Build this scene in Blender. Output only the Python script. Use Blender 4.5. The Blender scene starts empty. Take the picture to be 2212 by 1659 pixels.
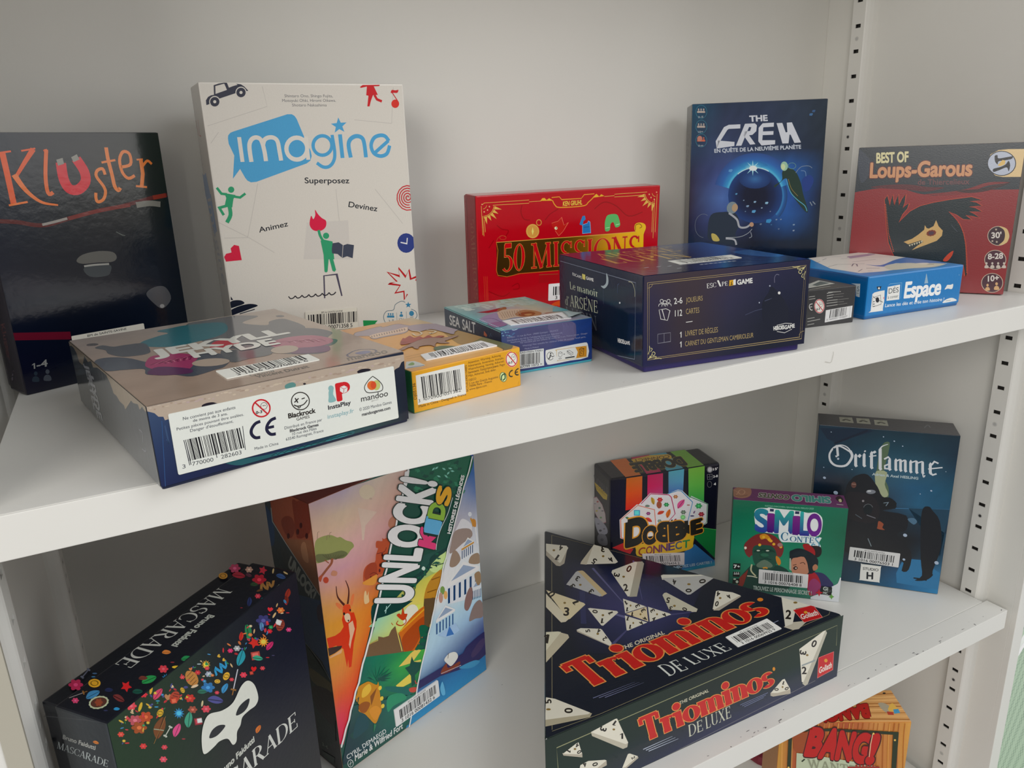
import bpy, math, random
from mathutils import Vector, Matrix, Euler
random.seed(7)
SC = bpy.context.scene
# light levels
WORLD = .93
LIGHTS = [('window_light', (.62, -1.55, 1.6), (-.3, .2, -.1), 1.5, 1.2, 18, (.97, .985, 1.0)),
          ('room_bounce', (-1.9, -1.35, .72), (-.5, .2, -.1), 1.0, 1.0, 19, (1.0, .96, .90)),
          ('side_fill', (1.7, -1.6, .55), (-.4, .2, -.05), 1.2, 1.2, 9, (1.0, .97, .94))]  # last entry: low fill lamp added at right front to lift the walls
COL = SC.collection
# ---------------- camera ----------------
IW, IH, FPX = 2212.0, 1659.0, 1621.8275
CAM_LOC = Vector((-0.73945, -0.36015, 0.13933))
CAM_ROT = Euler((1.275, 0.03533, -0.48562), 'XYZ')
cd = bpy.data.cameras.new('camera'); cam = bpy.data.objects.new('camera', cd); COL.objects.link(cam)
cam.location = CAM_LOC; cam.rotation_euler = CAM_ROT
cd.sensor_fit = 'HORIZONTAL'; cd.sensor_width = 36.0; cd.lens = FPX * 36.0 / IW; cd.clip_start = 0.01; cd.clip_end = 60
SC.camera = cam
CM = CAM_ROT.to_matrix()
# ---------------- view / world / light ----------------
SC.view_settings.view_transform = 'Standard'; SC.view_settings.look = 'None'
SC.view_settings.exposure = 0.02; SC.view_settings.gamma = 1.0; SC.view_settings.use_curve_mapping = False
wd = bpy.data.worlds.new('room_light'); SC.world = wd; wd.use_nodes = True
nt = wd.node_tree; bgn = nt.nodes['Background']
tcn = nt.nodes.new('ShaderNodeTexCoord'); sep = nt.nodes.new('ShaderNodeSeparateXYZ')
rmp = nt.nodes.new('ShaderNodeValToRGB'); mp = nt.nodes.new('ShaderNodeMapRange')
nt.links.new(tcn.outputs['Generated'], sep.inputs[0]); nt.links.new(sep.outputs['Z'], mp.inputs['Value'])
mp.inputs['From Min'].default_value = -1; mp.inputs['From Max'].default_value = 1
nt.links.new(mp.outputs['Result'], rmp.inputs[0]); nt.links.new(rmp.outputs['Color'], bgn.inputs['Color'])
rmp.color_ramp.elements[0].position = 0.3; rmp.color_ramp.elements[0].color = (.34, .28, .22, 1)
rmp.color_ramp.elements[1].position = 0.75; rmp.color_ramp.elements[1].color = (.50, .51, .53, 1)
bgn.inputs['Strength'].default_value = WORLD
def area(name, loc, target, sx, sy, power, col):
    l = bpy.data.lights.new(name, 'AREA'); l.shape = 'RECTANGLE'; l.size = sx; l.size_y = sy; l.energy = power; l.color = col
    o = bpy.data.objects.new(name, l); COL.objects.link(o); o.location = loc
    o.rotation_euler = (Vector(target) - Vector(loc)).to_track_quat('-Z', 'Y').to_euler()
    return o
for A_ in LIGHTS: area(*A_)
# ---------------- helpers ----------------
def s2l(c):
    c = c / 255.0
    return c / 12.92 if c <= .04045 else ((c + .055) / 1.055) ** 2.4
NAMED = {'k': '1c2026', 'w': 'e8e8e0'}
def C(c, g=1.0):
    if isinstance(c, str):
        c = NAMED.get(c, c); c = tuple(int(c[i:i+2], 16) for i in (0, 2, 4))
    return tuple(min(max(s2l(v) - .006, s2l(v) * .45) * g, .86) for v in c)   # print colour as reflectance, less the sheen of the lamination
def mesh_obj(name, verts, faces, cols, mat, parent=None, smooth=False):
    me = bpy.data.meshes.new(name); me.from_pydata(verts, [], faces); me.update()
    at = me.color_attributes.new('Col', 'FLOAT_COLOR', 'CORNER')
    if cols is not None:
        buf = []
        for f, c in zip(faces, cols):
            if isinstance(c[0], (tuple, list)):
                for q in c: buf += [q[0], q[1], q[2], 1.0]
            else: buf += [c[0], c[1], c[2], 1.0] * len(f)
        at.data.foreach_set('color', buf)
    me.materials.append(mat)
    if smooth: me.polygons.foreach_set('use_smooth', [True] * len(me.polygons))
    o = bpy.data.objects.new(name, me); COL.objects.link(o)
    if parent: o.parent = parent
    return o
def tag(o, label, cat, group=None, kind=None):
    if label: o['label'] = label
    if cat: o['category'] = cat
    if group: o['group'] = group
    if kind: o['kind'] = kind
    return o
def print_mat(name, rough=.16, bump=.02, scale=220, spec=.5, var=.04):
    m = bpy.data.materials.new(name); m.use_nodes = True; n = m.node_tree; b = n.nodes['Principled BSDF']
    a = n.nodes.new('ShaderNodeVertexColor'); a.layer_name = 'Col'
    tc = n.nodes.new('ShaderNodeTexCoord'); ns = n.nodes.new('ShaderNodeTexNoise'); ns.inputs['Scale'].default_value = scale
    ns.inputs['Detail'].default_value = 3
    n.links.new(tc.outputs['Object'], ns.inputs['Vector'])
    mr = n.nodes.new('ShaderNodeMapRange'); mr.inputs['To Min'].default_value = 1 - var; mr.inputs['To Max'].default_value = 1 + var
    n.links.new(ns.outputs['Fac'], mr.inputs['Value'])
    mx = n.nodes.new('ShaderNodeMix'); mx.data_type = 'RGBA'; mx.blend_type = 'MULTIPLY'; mx.inputs['Factor'].default_value = 1
    n.links.new(a.outputs['Color'], mx.inputs['A']); n.links.new(mr.outputs['Result'], mx.inputs['B'])
    n.links.new(mx.outputs['Result'], b.inputs['Base Color'])
    bp = n.nodes.new('ShaderNodeBump'); bp.inputs['Strength'].default_value = bump; bp.inputs['Distance'].default_value = .001
    n.links.new(ns.outputs['Fac'], bp.inputs['Height']); n.links.new(bp.outputs['Normal'], b.inputs['Normal'])
    b.inputs['Roughness'].default_value = rough; b.inputs['Specular IOR Level'].default_value = spec
    return m
M_GLOSS = print_mat('glossy_laminated_print', .13, .05, 160)
M_PEEL = print_mat('rippled_laminated_print', .14, .09, 150, .5, .03)
M_LINEN = print_mat('linen_textured_print', .26, .05, 900, .5, .04)
M_SATIN = print_mat('satin_card_print', .3, .1, 300)
M_PAPER = print_mat('paper_label', .45, .1, 500, .4, .02)
# ---- photo pixel -> point on a plane of the scene
VW = [0.0, 0.0, 1.0]
def view(ox=0, oy=0, s=1.0): VW[:] = [ox, oy, s]
def px(q): return (VW[0] + q[0] / VW[2], VW[1] + q[1] / VW[2])
def ray(q):
    x, y = px(q)
    return CM @ Vector(((x - IW / 2) / FPX, -(y - IH / 2) / FPX, -1.0))
DZ = .000022
class Face:
    def __init__(s, O, S, T, W, H, gain):
        s.O, s.S, s.T, s.W, s.H, s.g = Vector(O), Vector(S), Vector(T), W, H, gain
        s.N = s.S.cross(s.T).normalized(); s.z0 = 0.0; s.planes = None; s.boxes = []; s.V = []; s.F = []; s.Cc = []
    def uv(s, q):
        d = ray(q); t = (s.O - CAM_LOC).dot(s.N) / d.dot(s.N); P = CAM_LOC + d * t - s.O
        return (P.dot(s.S), P.dot(s.T))
    def uv_of(s, P): P = P - s.O; return (P.dot(s.S), P.dot(s.T))
    def layer(s, pts):
        x0 = min(p[0] for p in pts); x1 = max(p[0] for p in pts); y0 = min(p[1] for p in pts); y1 = max(p[1] for p in pts)
        L = 1
        for b in s.boxes:
            if b[4] >= L and x0 < b[1] and x1 > b[0] and y0 < b[3] and y1 > b[2]: L = b[4] + 1
        s.boxes.append((x0, x1, y0, y1, L)); return L
    def clip(s, P, e=.0003):
        def cut(P, f, g):
            out = []
            for i in range(len(P)):
                a, b = P[i - 1], P[i]; fa, fb = f(a), f(b)
                if (fa >= 0) != (fb >= 0):
                    t = fa / (fa - fb); out.append((a[0] + (b[0] - a[0]) * t, a[1] + (b[1] - a[1]) * t))
                if fb >= 0: out.append(b)
            return out
        for f in (s.planes or (lambda p: p[0] - e, lambda p: s.W - e - p[0], lambda p: p[1] - e - s.z0, lambda p: s.H - e - p[1])):
            if len(P) < 3: return []
            if any(f(p) < 0 for p in P): P = cut(P, f, None)
        return P
    def raw(s, pts, faces, cols, L):
        n = len(s.V); s.V += [(p[0], p[1], L) for p in pts]; s.F += [tuple(n + i for i in f) for f in faces]; s.Cc += cols
    def puv(s, P, c, clip=True, L=None):
        if clip: P = s.clip(P)
        if len(P) < 3: return
        a = sum(P[i - 1][0] * P[i][1] - P[i][0] * P[i - 1][1] for i in range(len(P)))
        if a < 0: P = P[::-1]
        L = L or s.layer(P)
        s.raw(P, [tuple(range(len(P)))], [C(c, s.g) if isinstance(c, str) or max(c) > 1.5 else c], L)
    def poly(s, P, c): s.puv([s.uv(q) for q in P], c)
    def blob(s, P, c, k=4):
        s.puv(smooth([s.uv(q) for q in P], k), c)
    def ell(s, x, y, rx, ry, c, rot=0, n=20, jag=0):
        r = math.radians(rot); P = []
        for i in range(n):
            a = 2 * math.pi * i / n; j = 1 - (jag if i % 2 else 0)
            u, v = rx * math.cos(a) * j, ry * math.sin(a) * j
            P.append((x + u * math.cos(r) - v * math.sin(r), y + u * math.sin(r) + v * math.cos(r)))
        s.poly(P, c)
    def ring(s, x, y, rx, ry, w, c, a0=0, a1=360, n=28):
        s.line([(x + rx * math.cos(math.radians(a0 + (a1 - a0) * i / n)), y - ry * math.sin(math.radians(a0 + (a1 - a0) * i / n))) for i in range(n + 1)], w, c)
    def line(s, P, w, c, sm=False, w2=None):
        a = s.uv(P[0]); b = s.uv((P[0][0] + 1, P[0][1])); d = s.uv((P[0][0], P[0][1] + 1))
        k = abs((b[0] - a[0]) * (d[1] - a[1]) - (b[1] - a[1]) * (d[0] - a[0])) ** .5
        Q = [s.uv(q) for q in P]
        if sm: Q = smooth(Q, 4, False)
        s.stroke(Q, w * k, c, w2=None if w2 is None else w2 * k)
    def stroke(s, Q, w, c, w2=None, L=None):
        n = len(Q); Lf, Rt = [], []
        for i in range(n):
            a = Q[max(i - 1, 0)]; b = Q[min(i + 1, n - 1)]; dx, dy = b[0] - a[0], b[1] - a[1]; l = math.hypot(dx, dy) or 1e-9
            m = 1.0
            if 0 < i < n - 1:
                e1 = (Q[i][0] - a[0], Q[i][1] - a[1]); l1 = math.hypot(*e1) or 1e-9
                m = 1 / max(.5, (e1[0] * dx + e1[1] * dy) / (l1 * l))
            ww = w if w2 is None else w + (w2 - w) * i / (n - 1)
            nx, ny = -dy / l * ww / 2 * m, dx / l * ww / 2 * m
            Lf.append((Q[i][0] + nx, Q[i][1] + ny)); Rt.append((Q[i][0] - nx, Q[i][1] - ny))
        if L is None:
            L = s.layer(Lf + Rt)
        for i in range(n - 1):
            s.puv([Lf[i], Lf[i + 1], Rt[i + 1], Rt[i]][::-1], c, L=L)
    def rad(s, x, y, rx, ry, stops, a0=0, a1=360, n=36):
        """blended rings round a centre: stops = [(radius factor, colour), ...]"""
        pts, cols = [], []; m = len(stops)
        for k, c in stops:
            for i in range(n + 1):
                a = math.radians(a0 + (a1 - a0) * i / n); pts.append(s.uv((x + rx * k * math.cos(a), y - ry * k * math.sin(a)))); cols.append(C(c, s.g))
        F, K = [], []; sg = 0
        for j in range(m - 1):
            for i in range(n):
                q = [j * (n + 1) + i, (j + 1) * (n + 1) + i, (j + 1) * (n + 1) + i + 1, j * (n + 1) + i + 1]
                ar = sum(pts[q[t - 1]][0] * pts[q[t]][1] - pts[q[t]][0] * pts[q[t - 1]][1] for t in range(4))
                if ar < 0: q = q[::-1]
                F.append(tuple(q)); K.append([cols[t] for t in q])
        s.raw(pts, F, K, s.layer(pts))
    def grad(s, A, B, D, rows, n=16, jit=0.0, E=None):
        """colours rows (top first) blended over the patch A=bottom left, B=bottom right, D=top left (pixels), or whole face if A is None"""
        if A is None: a, b, d, e = (.0004, .0004 + s.z0), (s.W - .0004, .0004 + s.z0), (.0004, s.H - .0004), (s.W - .0004, s.H - .0004)
        else:
            a, b, d = s.uv(A), s.uv(B), s.uv(D); e = s.uv(E) if E else (b[0] + d[0] - a[0], b[1] + d[1] - a[1])
        G = [[C(x, s.g) for x in r.split()] for r in rows]; R = len(G)
        pts, cols = [], []
        rr = random.Random(len(s.V) + 5)
        for j in range(n + 1):
            for i in range(n + 1):
                u, v = i / n, j / n
                pts.append(((a[0] * (1 - u) + b[0] * u) * (1 - v) + (d[0] * (1 - u) + e[0] * u) * v, (a[1] * (1 - u) + b[1] * u) * (1 - v) + (d[1] * (1 - u) + e[1] * u) * v))
                y = (1 - v) * (R - 1); j0 = min(int(y), R - 2) if R > 1 else 0; fy = y - j0 if R > 1 else 0
                def smp(row):
                    x = u * (len(row) - 1); i0 = min(int(x), len(row) - 2) if len(row) > 1 else 0; fx = x - i0 if len(row) > 1 else 0
                    r2 = row[min(i0 + 1, len(row) - 1)]; return [row[i0][k] * (1 - fx) + r2[k] * fx for k in range(3)]
                c0, c1 = smp(G[j0]), smp(G[min(j0 + 1, R - 1)]); jj = 1 + rr.uniform(-jit, jit)
                cols.append(tuple(max(0, (c0[k] * (1 - fy) + c1[k] * fy) * jj) for k in range(3)))
        cl = lambda p: (min(max(p[0], .0003), s.W - .0003), min(max(p[1], .0003 + s.z0), s.H - .0003))
        pts = [cl(p) for p in pts]
        F, K = [], []
        sgn = (b[0] - a[0]) * (d[1] - a[1]) - (b[1] - a[1]) * (d[0] - a[0])
        for j in range(n):
            for i in range(n):
                q = [j * (n + 1) + i, j * (n + 1) + i + 1, (j + 1) * (n + 1) + i + 1, (j + 1) * (n + 1) + i]
                if sgn < 0: q = q[::-1]
                F.append(tuple(q)); K.append([cols[t] for t in q])
        s.raw(pts, F, K, s.layer(pts))
    def frame(s, A, B, D):
        a, b, d = s.uv(A), s.uv(B), s.uv(D)
        return a, (b[0] - a[0], b[1] - a[1]), (d[0] - a[0], d[1] - a[1])
    def text(s, t, A, B, D, c, bold=0.0, top='H', out=None, outw=.03, shear=0, grow=None, space=1.0, c2=None):
        """baseline from A to B, cap height from A up to D"""
        a, e1, e2 = s.frame(A, B, D)
        def put(off, col, L=None):
            V, F, x0, x1 = glyphs(t, off, shear, space)
            h = CAPH if top == 'H' else XH
            _, _, y0, y1 = glyphs(t, 0, shear, space)
            P = []
            for (x, y) in V:
                u = (x - y0) / (y1 - y0); v = y / h
                P.append((a[0] + e1[0] * u + e2[0] * v, a[1] + e1[1] * u + e2[1] * v))
            if not P: return
            sg = e1[0] * e2[1] - e1[1] * e2[0]
            FF = F if sg > 0 else [f[::-1] for f in F]
            if c2 and off == bold:
                k1, k2 = C(col, s.g), C(c2, s.g); KK = []
                for f in FF:
                    KK.append([tuple(k2[k] + (k1[k] - k2[k]) * min(1, max(0, V[i][1] / h)) for k in range(3)) for i in f])
            else: KK = [C(col, s.g)] * len(FF)
            s.raw(P, FF, KK, s.layer(P))
        if out: put(bold + outw, out)
        put(bold, c)
    def serif(s, t, A, B, D, c, tw=.16, hw=.045, sl=.2, out=None, outw=.05, sp=.06, slab=None, only=None):
        a, e1, e2 = s.frame(A, B, D)
        X = 0; G = []
        for ch in t:
            g = GLY.get(ch)
            if g is None: X += .35; continue
            G.append((X, g)); X += g[0] + sp
        X -= sp
        sg = e1[0] * e2[1] - e1[1] * e2[0]
        def put(gr, col):
            PP = []
            for x, g in G:
                for Q in glyph_polys(g, tw, hw, sl, gr, slab): PP.append([(x + q[0], q[1]) for q in Q])
            R = [[(a[0] + e1[0] * q[0] / X + e2[0] * q[1], a[1] + e1[1] * q[0] / X + e2[1] * q[1]) for q in Q] for Q in PP]
            V, F = union(R)
            if V: s.raw(V, F, [C(col, s.g)] * len(F), s.layer(V))
        if out: put(outw, out)
        put(0, c)
    def barcode(s, A, B, D, c='1c1c20', n=48, seed=1):
        a, e1, e2 = s.frame(A, B, D); rr = random.Random(seed); x = 0; L = None; Q = []
        while x < 1:
            w = rr.choice((1, 1, 1, 2, 3)) / (n * 2.0)
            if x + w > 1: break
            Q.append((x, x + w)); x += w + rr.choice((1, 1, 2, 2, 3)) / (n * 2.0)
        m = lambda u, v: (a[0] + e1[0] * u + e2[0] * v, a[1] + e1[1] * u + e2[1] * v)
        L = s.layer([m(0, 0), m(1, 0), m(0, 1), m(1, 1)])
        for (x, y) in Q: s.puv([m(x, 0), m(y, 0), m(y, 1), m(x, 1)], c, L=L)
    def geometry(s, dz=DZ):
        V = []
        for (u, v, L) in s.V: V.append(s.O + s.S * u + s.T * v + s.N * (dz * L))
        return V
def smooth(P, k=4, closed=True):
    n = len(P); out = []
    R = range(n) if closed else range(n - 1)
    for i in R:
        if closed: p0, p1, p2, p3 = P[i - 1], P[i], P[(i + 1) % n], P[(i + 2) % n]
        else: p0, p1, p2, p3 = P[max(i - 1, 0)], P[i], P[i + 1], P[min(i + 2, n - 1)]
        for j in range(k):
            t = j / k; t2 = t * t; t3 = t2 * t
            out.append(tuple(.5 * (2 * p1[q] + (p2[q] - p0[q]) * t + (2 * p0[q] - 5 * p1[q] + 4 * p2[q] - p3[q]) * t2 + (3 * p1[q] - p0[q] - 3 * p2[q] + p3[q]) * t3) for q in (0, 1)))
    if not closed: out.append(P[-1])
    return out
_gc = {}
from mathutils.geometry import delaunay_2d_cdt
def union(polys):
    """merge overlapping flat polygons into one clean triangle sheet"""
    V, F = [], []
    for P in polys:
        a = sum(P[i - 1][0] * P[i][1] - P[i][0] * P[i - 1][1] for i in range(len(P)))
        if abs(a) < 1e-12: continue
        if a < 0: P = P[::-1]
        n = len(V); V += [Vector((p[0], p[1])) for p in P]; F.append(list(range(n, n + len(P))))
    if not F: return [], []
    r = delaunay_2d_cdt(V, [], F, 0, 1e-6, True)
    return [tuple(v) for v in r[0]], [tuple(f) for f, o in zip(r[2], r[5]) if o]
def glyphs(t, off=0.0, shear=0, space=1.0):
    key = (t, round(off, 4), shear, space)
    if key in _gc: return _gc[key]
    if t == '1':
        k = CAPH; w = .055 + off; P = [(.2 - w, 0), (.2 + w, 0), (.2 + w, k), (.2 - w * .4, k), (.02 - off, k * .78), (.02 - off, k * .64), (.2 - w, k * .8)]
        V, F = union([P]); _gc[key] = (V, F, -.02, .3); return _gc[key]
    if off > 0:
        V, F, x0, x1 = glyphs(t, 0.0, shear, space)
        E = {}
        for f in F:
            for i in range(len(f)):
                e = (min(f[i - 1], f[i]), max(f[i - 1], f[i])); E[e] = E.get(e, 0) + 1
        P = [[V[i] for i in f] for f in F]; h = off
        for (a, b), n in E.items():
            if n != 1: continue
            (ax, ay), (bx, by) = V[a], V[b]; l = math.hypot(bx - ax, by - ay) or 1e-9; nx, ny = -(by - ay) / l * h, (bx - ax) / l * h
            P.append([(ax + nx, ay + ny), (bx + nx, by + ny), (bx - nx, by - ny), (ax - nx, ay - ny)])
            P.append([(ax + h * math.cos(i * .7854 + .39), ay + h * math.sin(i * .7854 + .39)) for i in range(8)])
        V2, F2 = union(P); _gc[key] = (V2, F2, x0, x1); return _gc[key]
    cu = bpy.data.curves.new('lettering', 'FONT'); cu.body = t; cu.offset = off; cu.shear = shear; cu.space_character = space
    cu.resolution_u = 6 if len(t) < 14 else 3
    o = bpy.data.objects.new('lettering', cu); me = o.to_mesh()
    V = [(v.co.x, v.co.y) for v in me.vertices]; F = []
    for p in me.polygons:
        f = tuple(p.vertices); ar = sum(V[f[i - 1]][0] * V[f[i]][1] - V[f[i]][0] * V[f[i - 1]][1] for i in range(len(f)))
        F.append(f if ar > 0 else f[::-1])
    o.to_mesh_clear(); bpy.data.objects.remove(o); bpy.data.curves.remove(cu)
    xs = [v[0] for v in V] or [0, 1]
    _gc[key] = (V, F, min(xs), max(xs)); return _gc[key]
CAPH = .7
_v = glyphs('H')[0]; CAPH = max(v[1] for v in _v); _v = glyphs('x')[0]; XH = max(v[1] for v in _v)
# stroke alphabet with serifs: advance, straight strokes (T thick / H thin), arcs cx cy rx ry a0 a1, serif points
GLY = {
 'A': (.8, ['H .1 0 .4 1', 'T .4 1 .7 0', 'H .21 .34 .58 .34'], [], '.1 0 .7 0'),
 'B': (.7, ['T .16 0 .16 1', 'H .1 1 .32 1', 'H .1 .53 .36 .53', 'H .1 0 .34 0'], ['.32 .765 .24 .235 -90 90', '.34 .265 .29 .265 -90 90'], '.16 0 .16 1'),
 'C': (.8, ['H .74 .66 .74 .96', 'H .74 .1 .74 .3'], ['.46 .5 .38 .5 42 318'], ''),
 'D': (.85, ['T .16 0 .16 1', 'H .1 1 .38 1', 'H .1 0 .38 0'], ['.38 .5 .4 .5 -90 90'], '.16 0 .16 1'),
 'E': (.7, ['T .16 0 .16 1', 'H .1 .98 .6 .98', 'H .1 .51 .5 .51', 'H .1 .02 .63 .02', 'H .6 .78 .6 1', 'H .64 0 .64 .24', 'H .5 .4 .5 .62'], [], '.16 0 .16 1'),
 'F': (.65, ['T .16 0 .16 1', 'H .1 .98 .6 .98', 'H .1 .51 .5 .51', 'H .6 .78 .6 1', 'H .5 .4 .5 .62'], [], '.16 0 .16 1'),
 'G': (.85, ['T .72 0 .72 .42', 'H .72 .72 .72 .98', 'H .55 .44 .84 .44'], ['.46 .5 .38 .5 42 318'], ''),
 'I': (.32, ['T .16 0 .16 1'], [], '.16 0 .16 1'),
 'K': (.8, ['T .16 0 .16 1', 'H .2 .45 .62 1', 'T .32 .58 .68 0'], [], '.16 0 .16 1 .62 1 .68 0'),
 'L': (.65, ['T .16 0 .16 1', 'H .1 .02 .58 .02', 'H .58 0 .58 .26'], [], '.16 0 .16 1'),
 'M': (1.0, ['H .12 0 .16 1', 'T .16 1 .48 0', 'H .48 0 .82 1', 'T .82 1 .86 0'], [], '.12 0 .86 0 .14 1 .82 1'),
 'N': (.85, ['H .14 0 .14 1', 'T .14 1 .7 0', 'H .7 0 .7 1'], [], '.14 0 .12 1 .7 1'),
 'O': (.88, [], ['.44 .5 .38 .5 0 360'], ''),
 'P': (.68, ['T .16 0 .16 1', 'H .1 1 .34 1', 'H .1 .48 .34 .48'], ['.34 .74 .25 .26 -90 90'], '.16 0 .16 1'),
 'R': (.8, ['T .16 0 .16 1', 'H .1 1 .34 1', 'H .1 .5 .34 .5', 'T .38 .5 .7 0'], ['.34 .75 .25 .25 -90 90'], '.16 0 .16 1 .72 0'),
 'S': (.62, ['H .54 .72 .54 .97', 'H .08 .03 .08 .28'], ['S .31 .75 .21 .25 30 270', 'S .31 .25 .24 .25 90 -150'], ''),
 'T': (.75, ['T .37 0 .37 1', 'H .05 .98 .69 .98', 'H .06 .74 .06 1', 'H .68 .74 .68 1'], [], '.37 0'),
 'U': (.85, ['T .16 .3 .16 1', 'H .7 .3 .7 1'], ['.43 .3 .27 .3 180 360'], '.16 1 .7 1'),
 'W': (1.15, ['T .08 1 .34 0', 'H .34 0 .56 1', 'T .56 1 .8 0', 'H .8 0 1.04 1'], [], '.08 1 .56 1 1.04 1'),
 'X': (.8, ['T .12 1 .66 0', 'H .12 0 .66 1'], [], '.12 0 .66 0 .12 1 .66 1'),
 'a': (.58, ['T .46 0 .46 .45'], ['.28 .45 .18 .2 0 150', '.26 .19 .19 .19 0 360'], ''),
 'c': (.55, [], ['.3 .33 .22 .33 45 315'], ''),
 'd': (.64, ['T .5 0 .5 1'], ['.27 .33 .21 .33 0 360'], '.47 1 .52 0'),
 'e': (.58, ['H .08 .36 .5 .36'], ['.29 .33 .22 .33 0 318'], ''),
 'f': (.42, ['T .16 0 .16 .8', 'H .04 .64 .36 .64'], ['.28 .8 .13 .2 40 180'], '.16 0'),
 'i': (.32, ['T .16 0 .16 .66', 'D .16 .88'], [], '.16 0 .1 .66'),
 'l': (.32, ['T .16 0 .16 1'], [], '.16 0 .1 1'),
 'm': (1.0, ['T .16 0 .16 .66', 'T .5 0 .5 .46', 'T .84 0 .84 .46'], ['.33 .44 .17 .22 0 180', '.67 .44 .17 .22 0 180'], '.16 0 .5 0 .84 0 .1 .66'),
 'n': (.66, ['T .16 0 .16 .66', 'T .52 0 .52 .46'], ['.34 .44 .18 .22 0 180'], '.16 0 .52 0 .1 .66'),
 'o': (.62, [], ['.31 .33 .24 .33 0 360'], ''),
 'r': (.48, ['T .16 0 .16 .66'], ['.34 .42 .16 .22 50 180'], '.16 0 .1 .66'),
 's': (.5, [], ['S .25 .49 .15 .17 20 270', 'S .25 .17 .17 .17 90 -150'], ''),
 't': (.4, ['T .18 .1 .18 .88', 'H .04 .64 .36 .64'], ['.28 .12 .1 .12 180 300'], ''),
 'u': (.66, ['T .16 .2 .16 .66', 'T .52 0 .52 .66'], ['.33 .22 .17 .22 180 360'], '.1 .66 .47 .66 .56 0'),
 '5': (.6, ['T .14 .97 .5 .97', 'H .14 .55 .14 1'], ['.26 .3 .26 .3 -140 110'], ''),
 '0': (.62, [], ['.31 .5 .24 .5 0 360'], ''),
 "'": (.2, ['T .1 .78 .1 1'], [], ''), '-': (.4, ['H .06 .36 .34 .36'], [], ''),
}
def glyph_polys(g, tw, hw, sl, gr, slab):
    out = []
    def seg(x0, y0, x1, y1, w):
        dx, dy = x1 - x0, y1 - y0; l = math.hypot(dx, dy) or 1e-6; ux, uy = dx / l, dy / l; h = w / 2 + gr
        nx, ny = -uy * h, ux * h; x0 -= ux * gr; y0 -= uy * gr; x1 += ux * gr; y1 += uy * gr
        out.append([(x0 + nx, y0 + ny), (x1 + nx, y1 + ny), (x1 - nx, y1 - ny), (x0 - nx, y0 - ny)])
    for st in g[1]:
        p = st.split(); v = [float(z) for z in p[1:]]
        if p[0] == 'D':
            r = tw * .62 + gr; out.append([(v[0] + r * math.cos(i * .5236), v[1] + r * math.sin(i * .5236)) for i in range(12)]); continue
        seg(*v, tw if p[0] == 'T' else hw)
    for st in g[2]:
        p = st.split(); S_ = p[0] == 'S'; v = [float(z) for z in (p[1:] if S_ else p)]
        cx, cy, rx, ry, a0, a1 = v; n = max(6, int(abs(a1 - a0) / 18)); I, O_ = [], []
        for i in range(n + 1):
            a = math.radians(a0 + (a1 - a0) * i / n)
            w = hw + (tw - hw) * (abs(math.cos(a)) if not S_ else .75)
            w = w / 2
            I.append((cx + (rx - w - gr) * math.cos(a), cy + (ry - hw / 2 * 0 - w * .9 - gr) * math.sin(a)))
            O_.append((cx + (rx + w + gr) * math.cos(a) if not S_ else cx + (rx + w + gr) * math.cos(a), cy + (ry + w * .1 + gr) * math.sin(a)))
        for i in range(n): out.append([I[i], I[i + 1], O_[i + 1], O_[i]])
    v = [float(z) for z in g[3].split()]
    th = slab or hw
    for i in range(0, len(v), 2):
        y = v[i + 1]; y = y + th / 2 if y < .3 else y - th / 2
        seg(v[i] - sl / 2 - tw / 2 * .6, y, v[i] + sl / 2 + tw / 2 * .6, y, th)
    return out
# ---------------- box games ----------------
SHZ = [0.0, -0.32266, -0.572]
def rbox(x0, y0, z0, x1, y1, z1, r, cols):
    """bevelled box; cols dict by face letter F B L R T U"""
    import bmesh
    bm = bmesh.new(); bmesh.ops.create_cube(bm, size=1)
    for v in bm.verts: v.co = Vector((x0 if v.co.x < 0 else x1, y0 if v.co.y < 0 else y1, z0 if v.co.z < 0 else z1))
    if r > 0: bmesh.ops.bevel(bm, geom=bm.edges[:], offset=r, segments=2, profile=.6, affect='EDGES')
    V = [tuple(v.co) for v in bm.verts]; F, K = [], []
    for f in bm.faces:
        n = f.normal; ax = max(range(3), key=lambda i: abs(n[i])); k = 'RBT'[ax] if n[ax] > 0 else 'LFU'[ax]
        F.append(tuple(v.index for v in f.verts)); K.append(cols.get(k, cols['F']))
    bm.free(); return V, F, K

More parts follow.
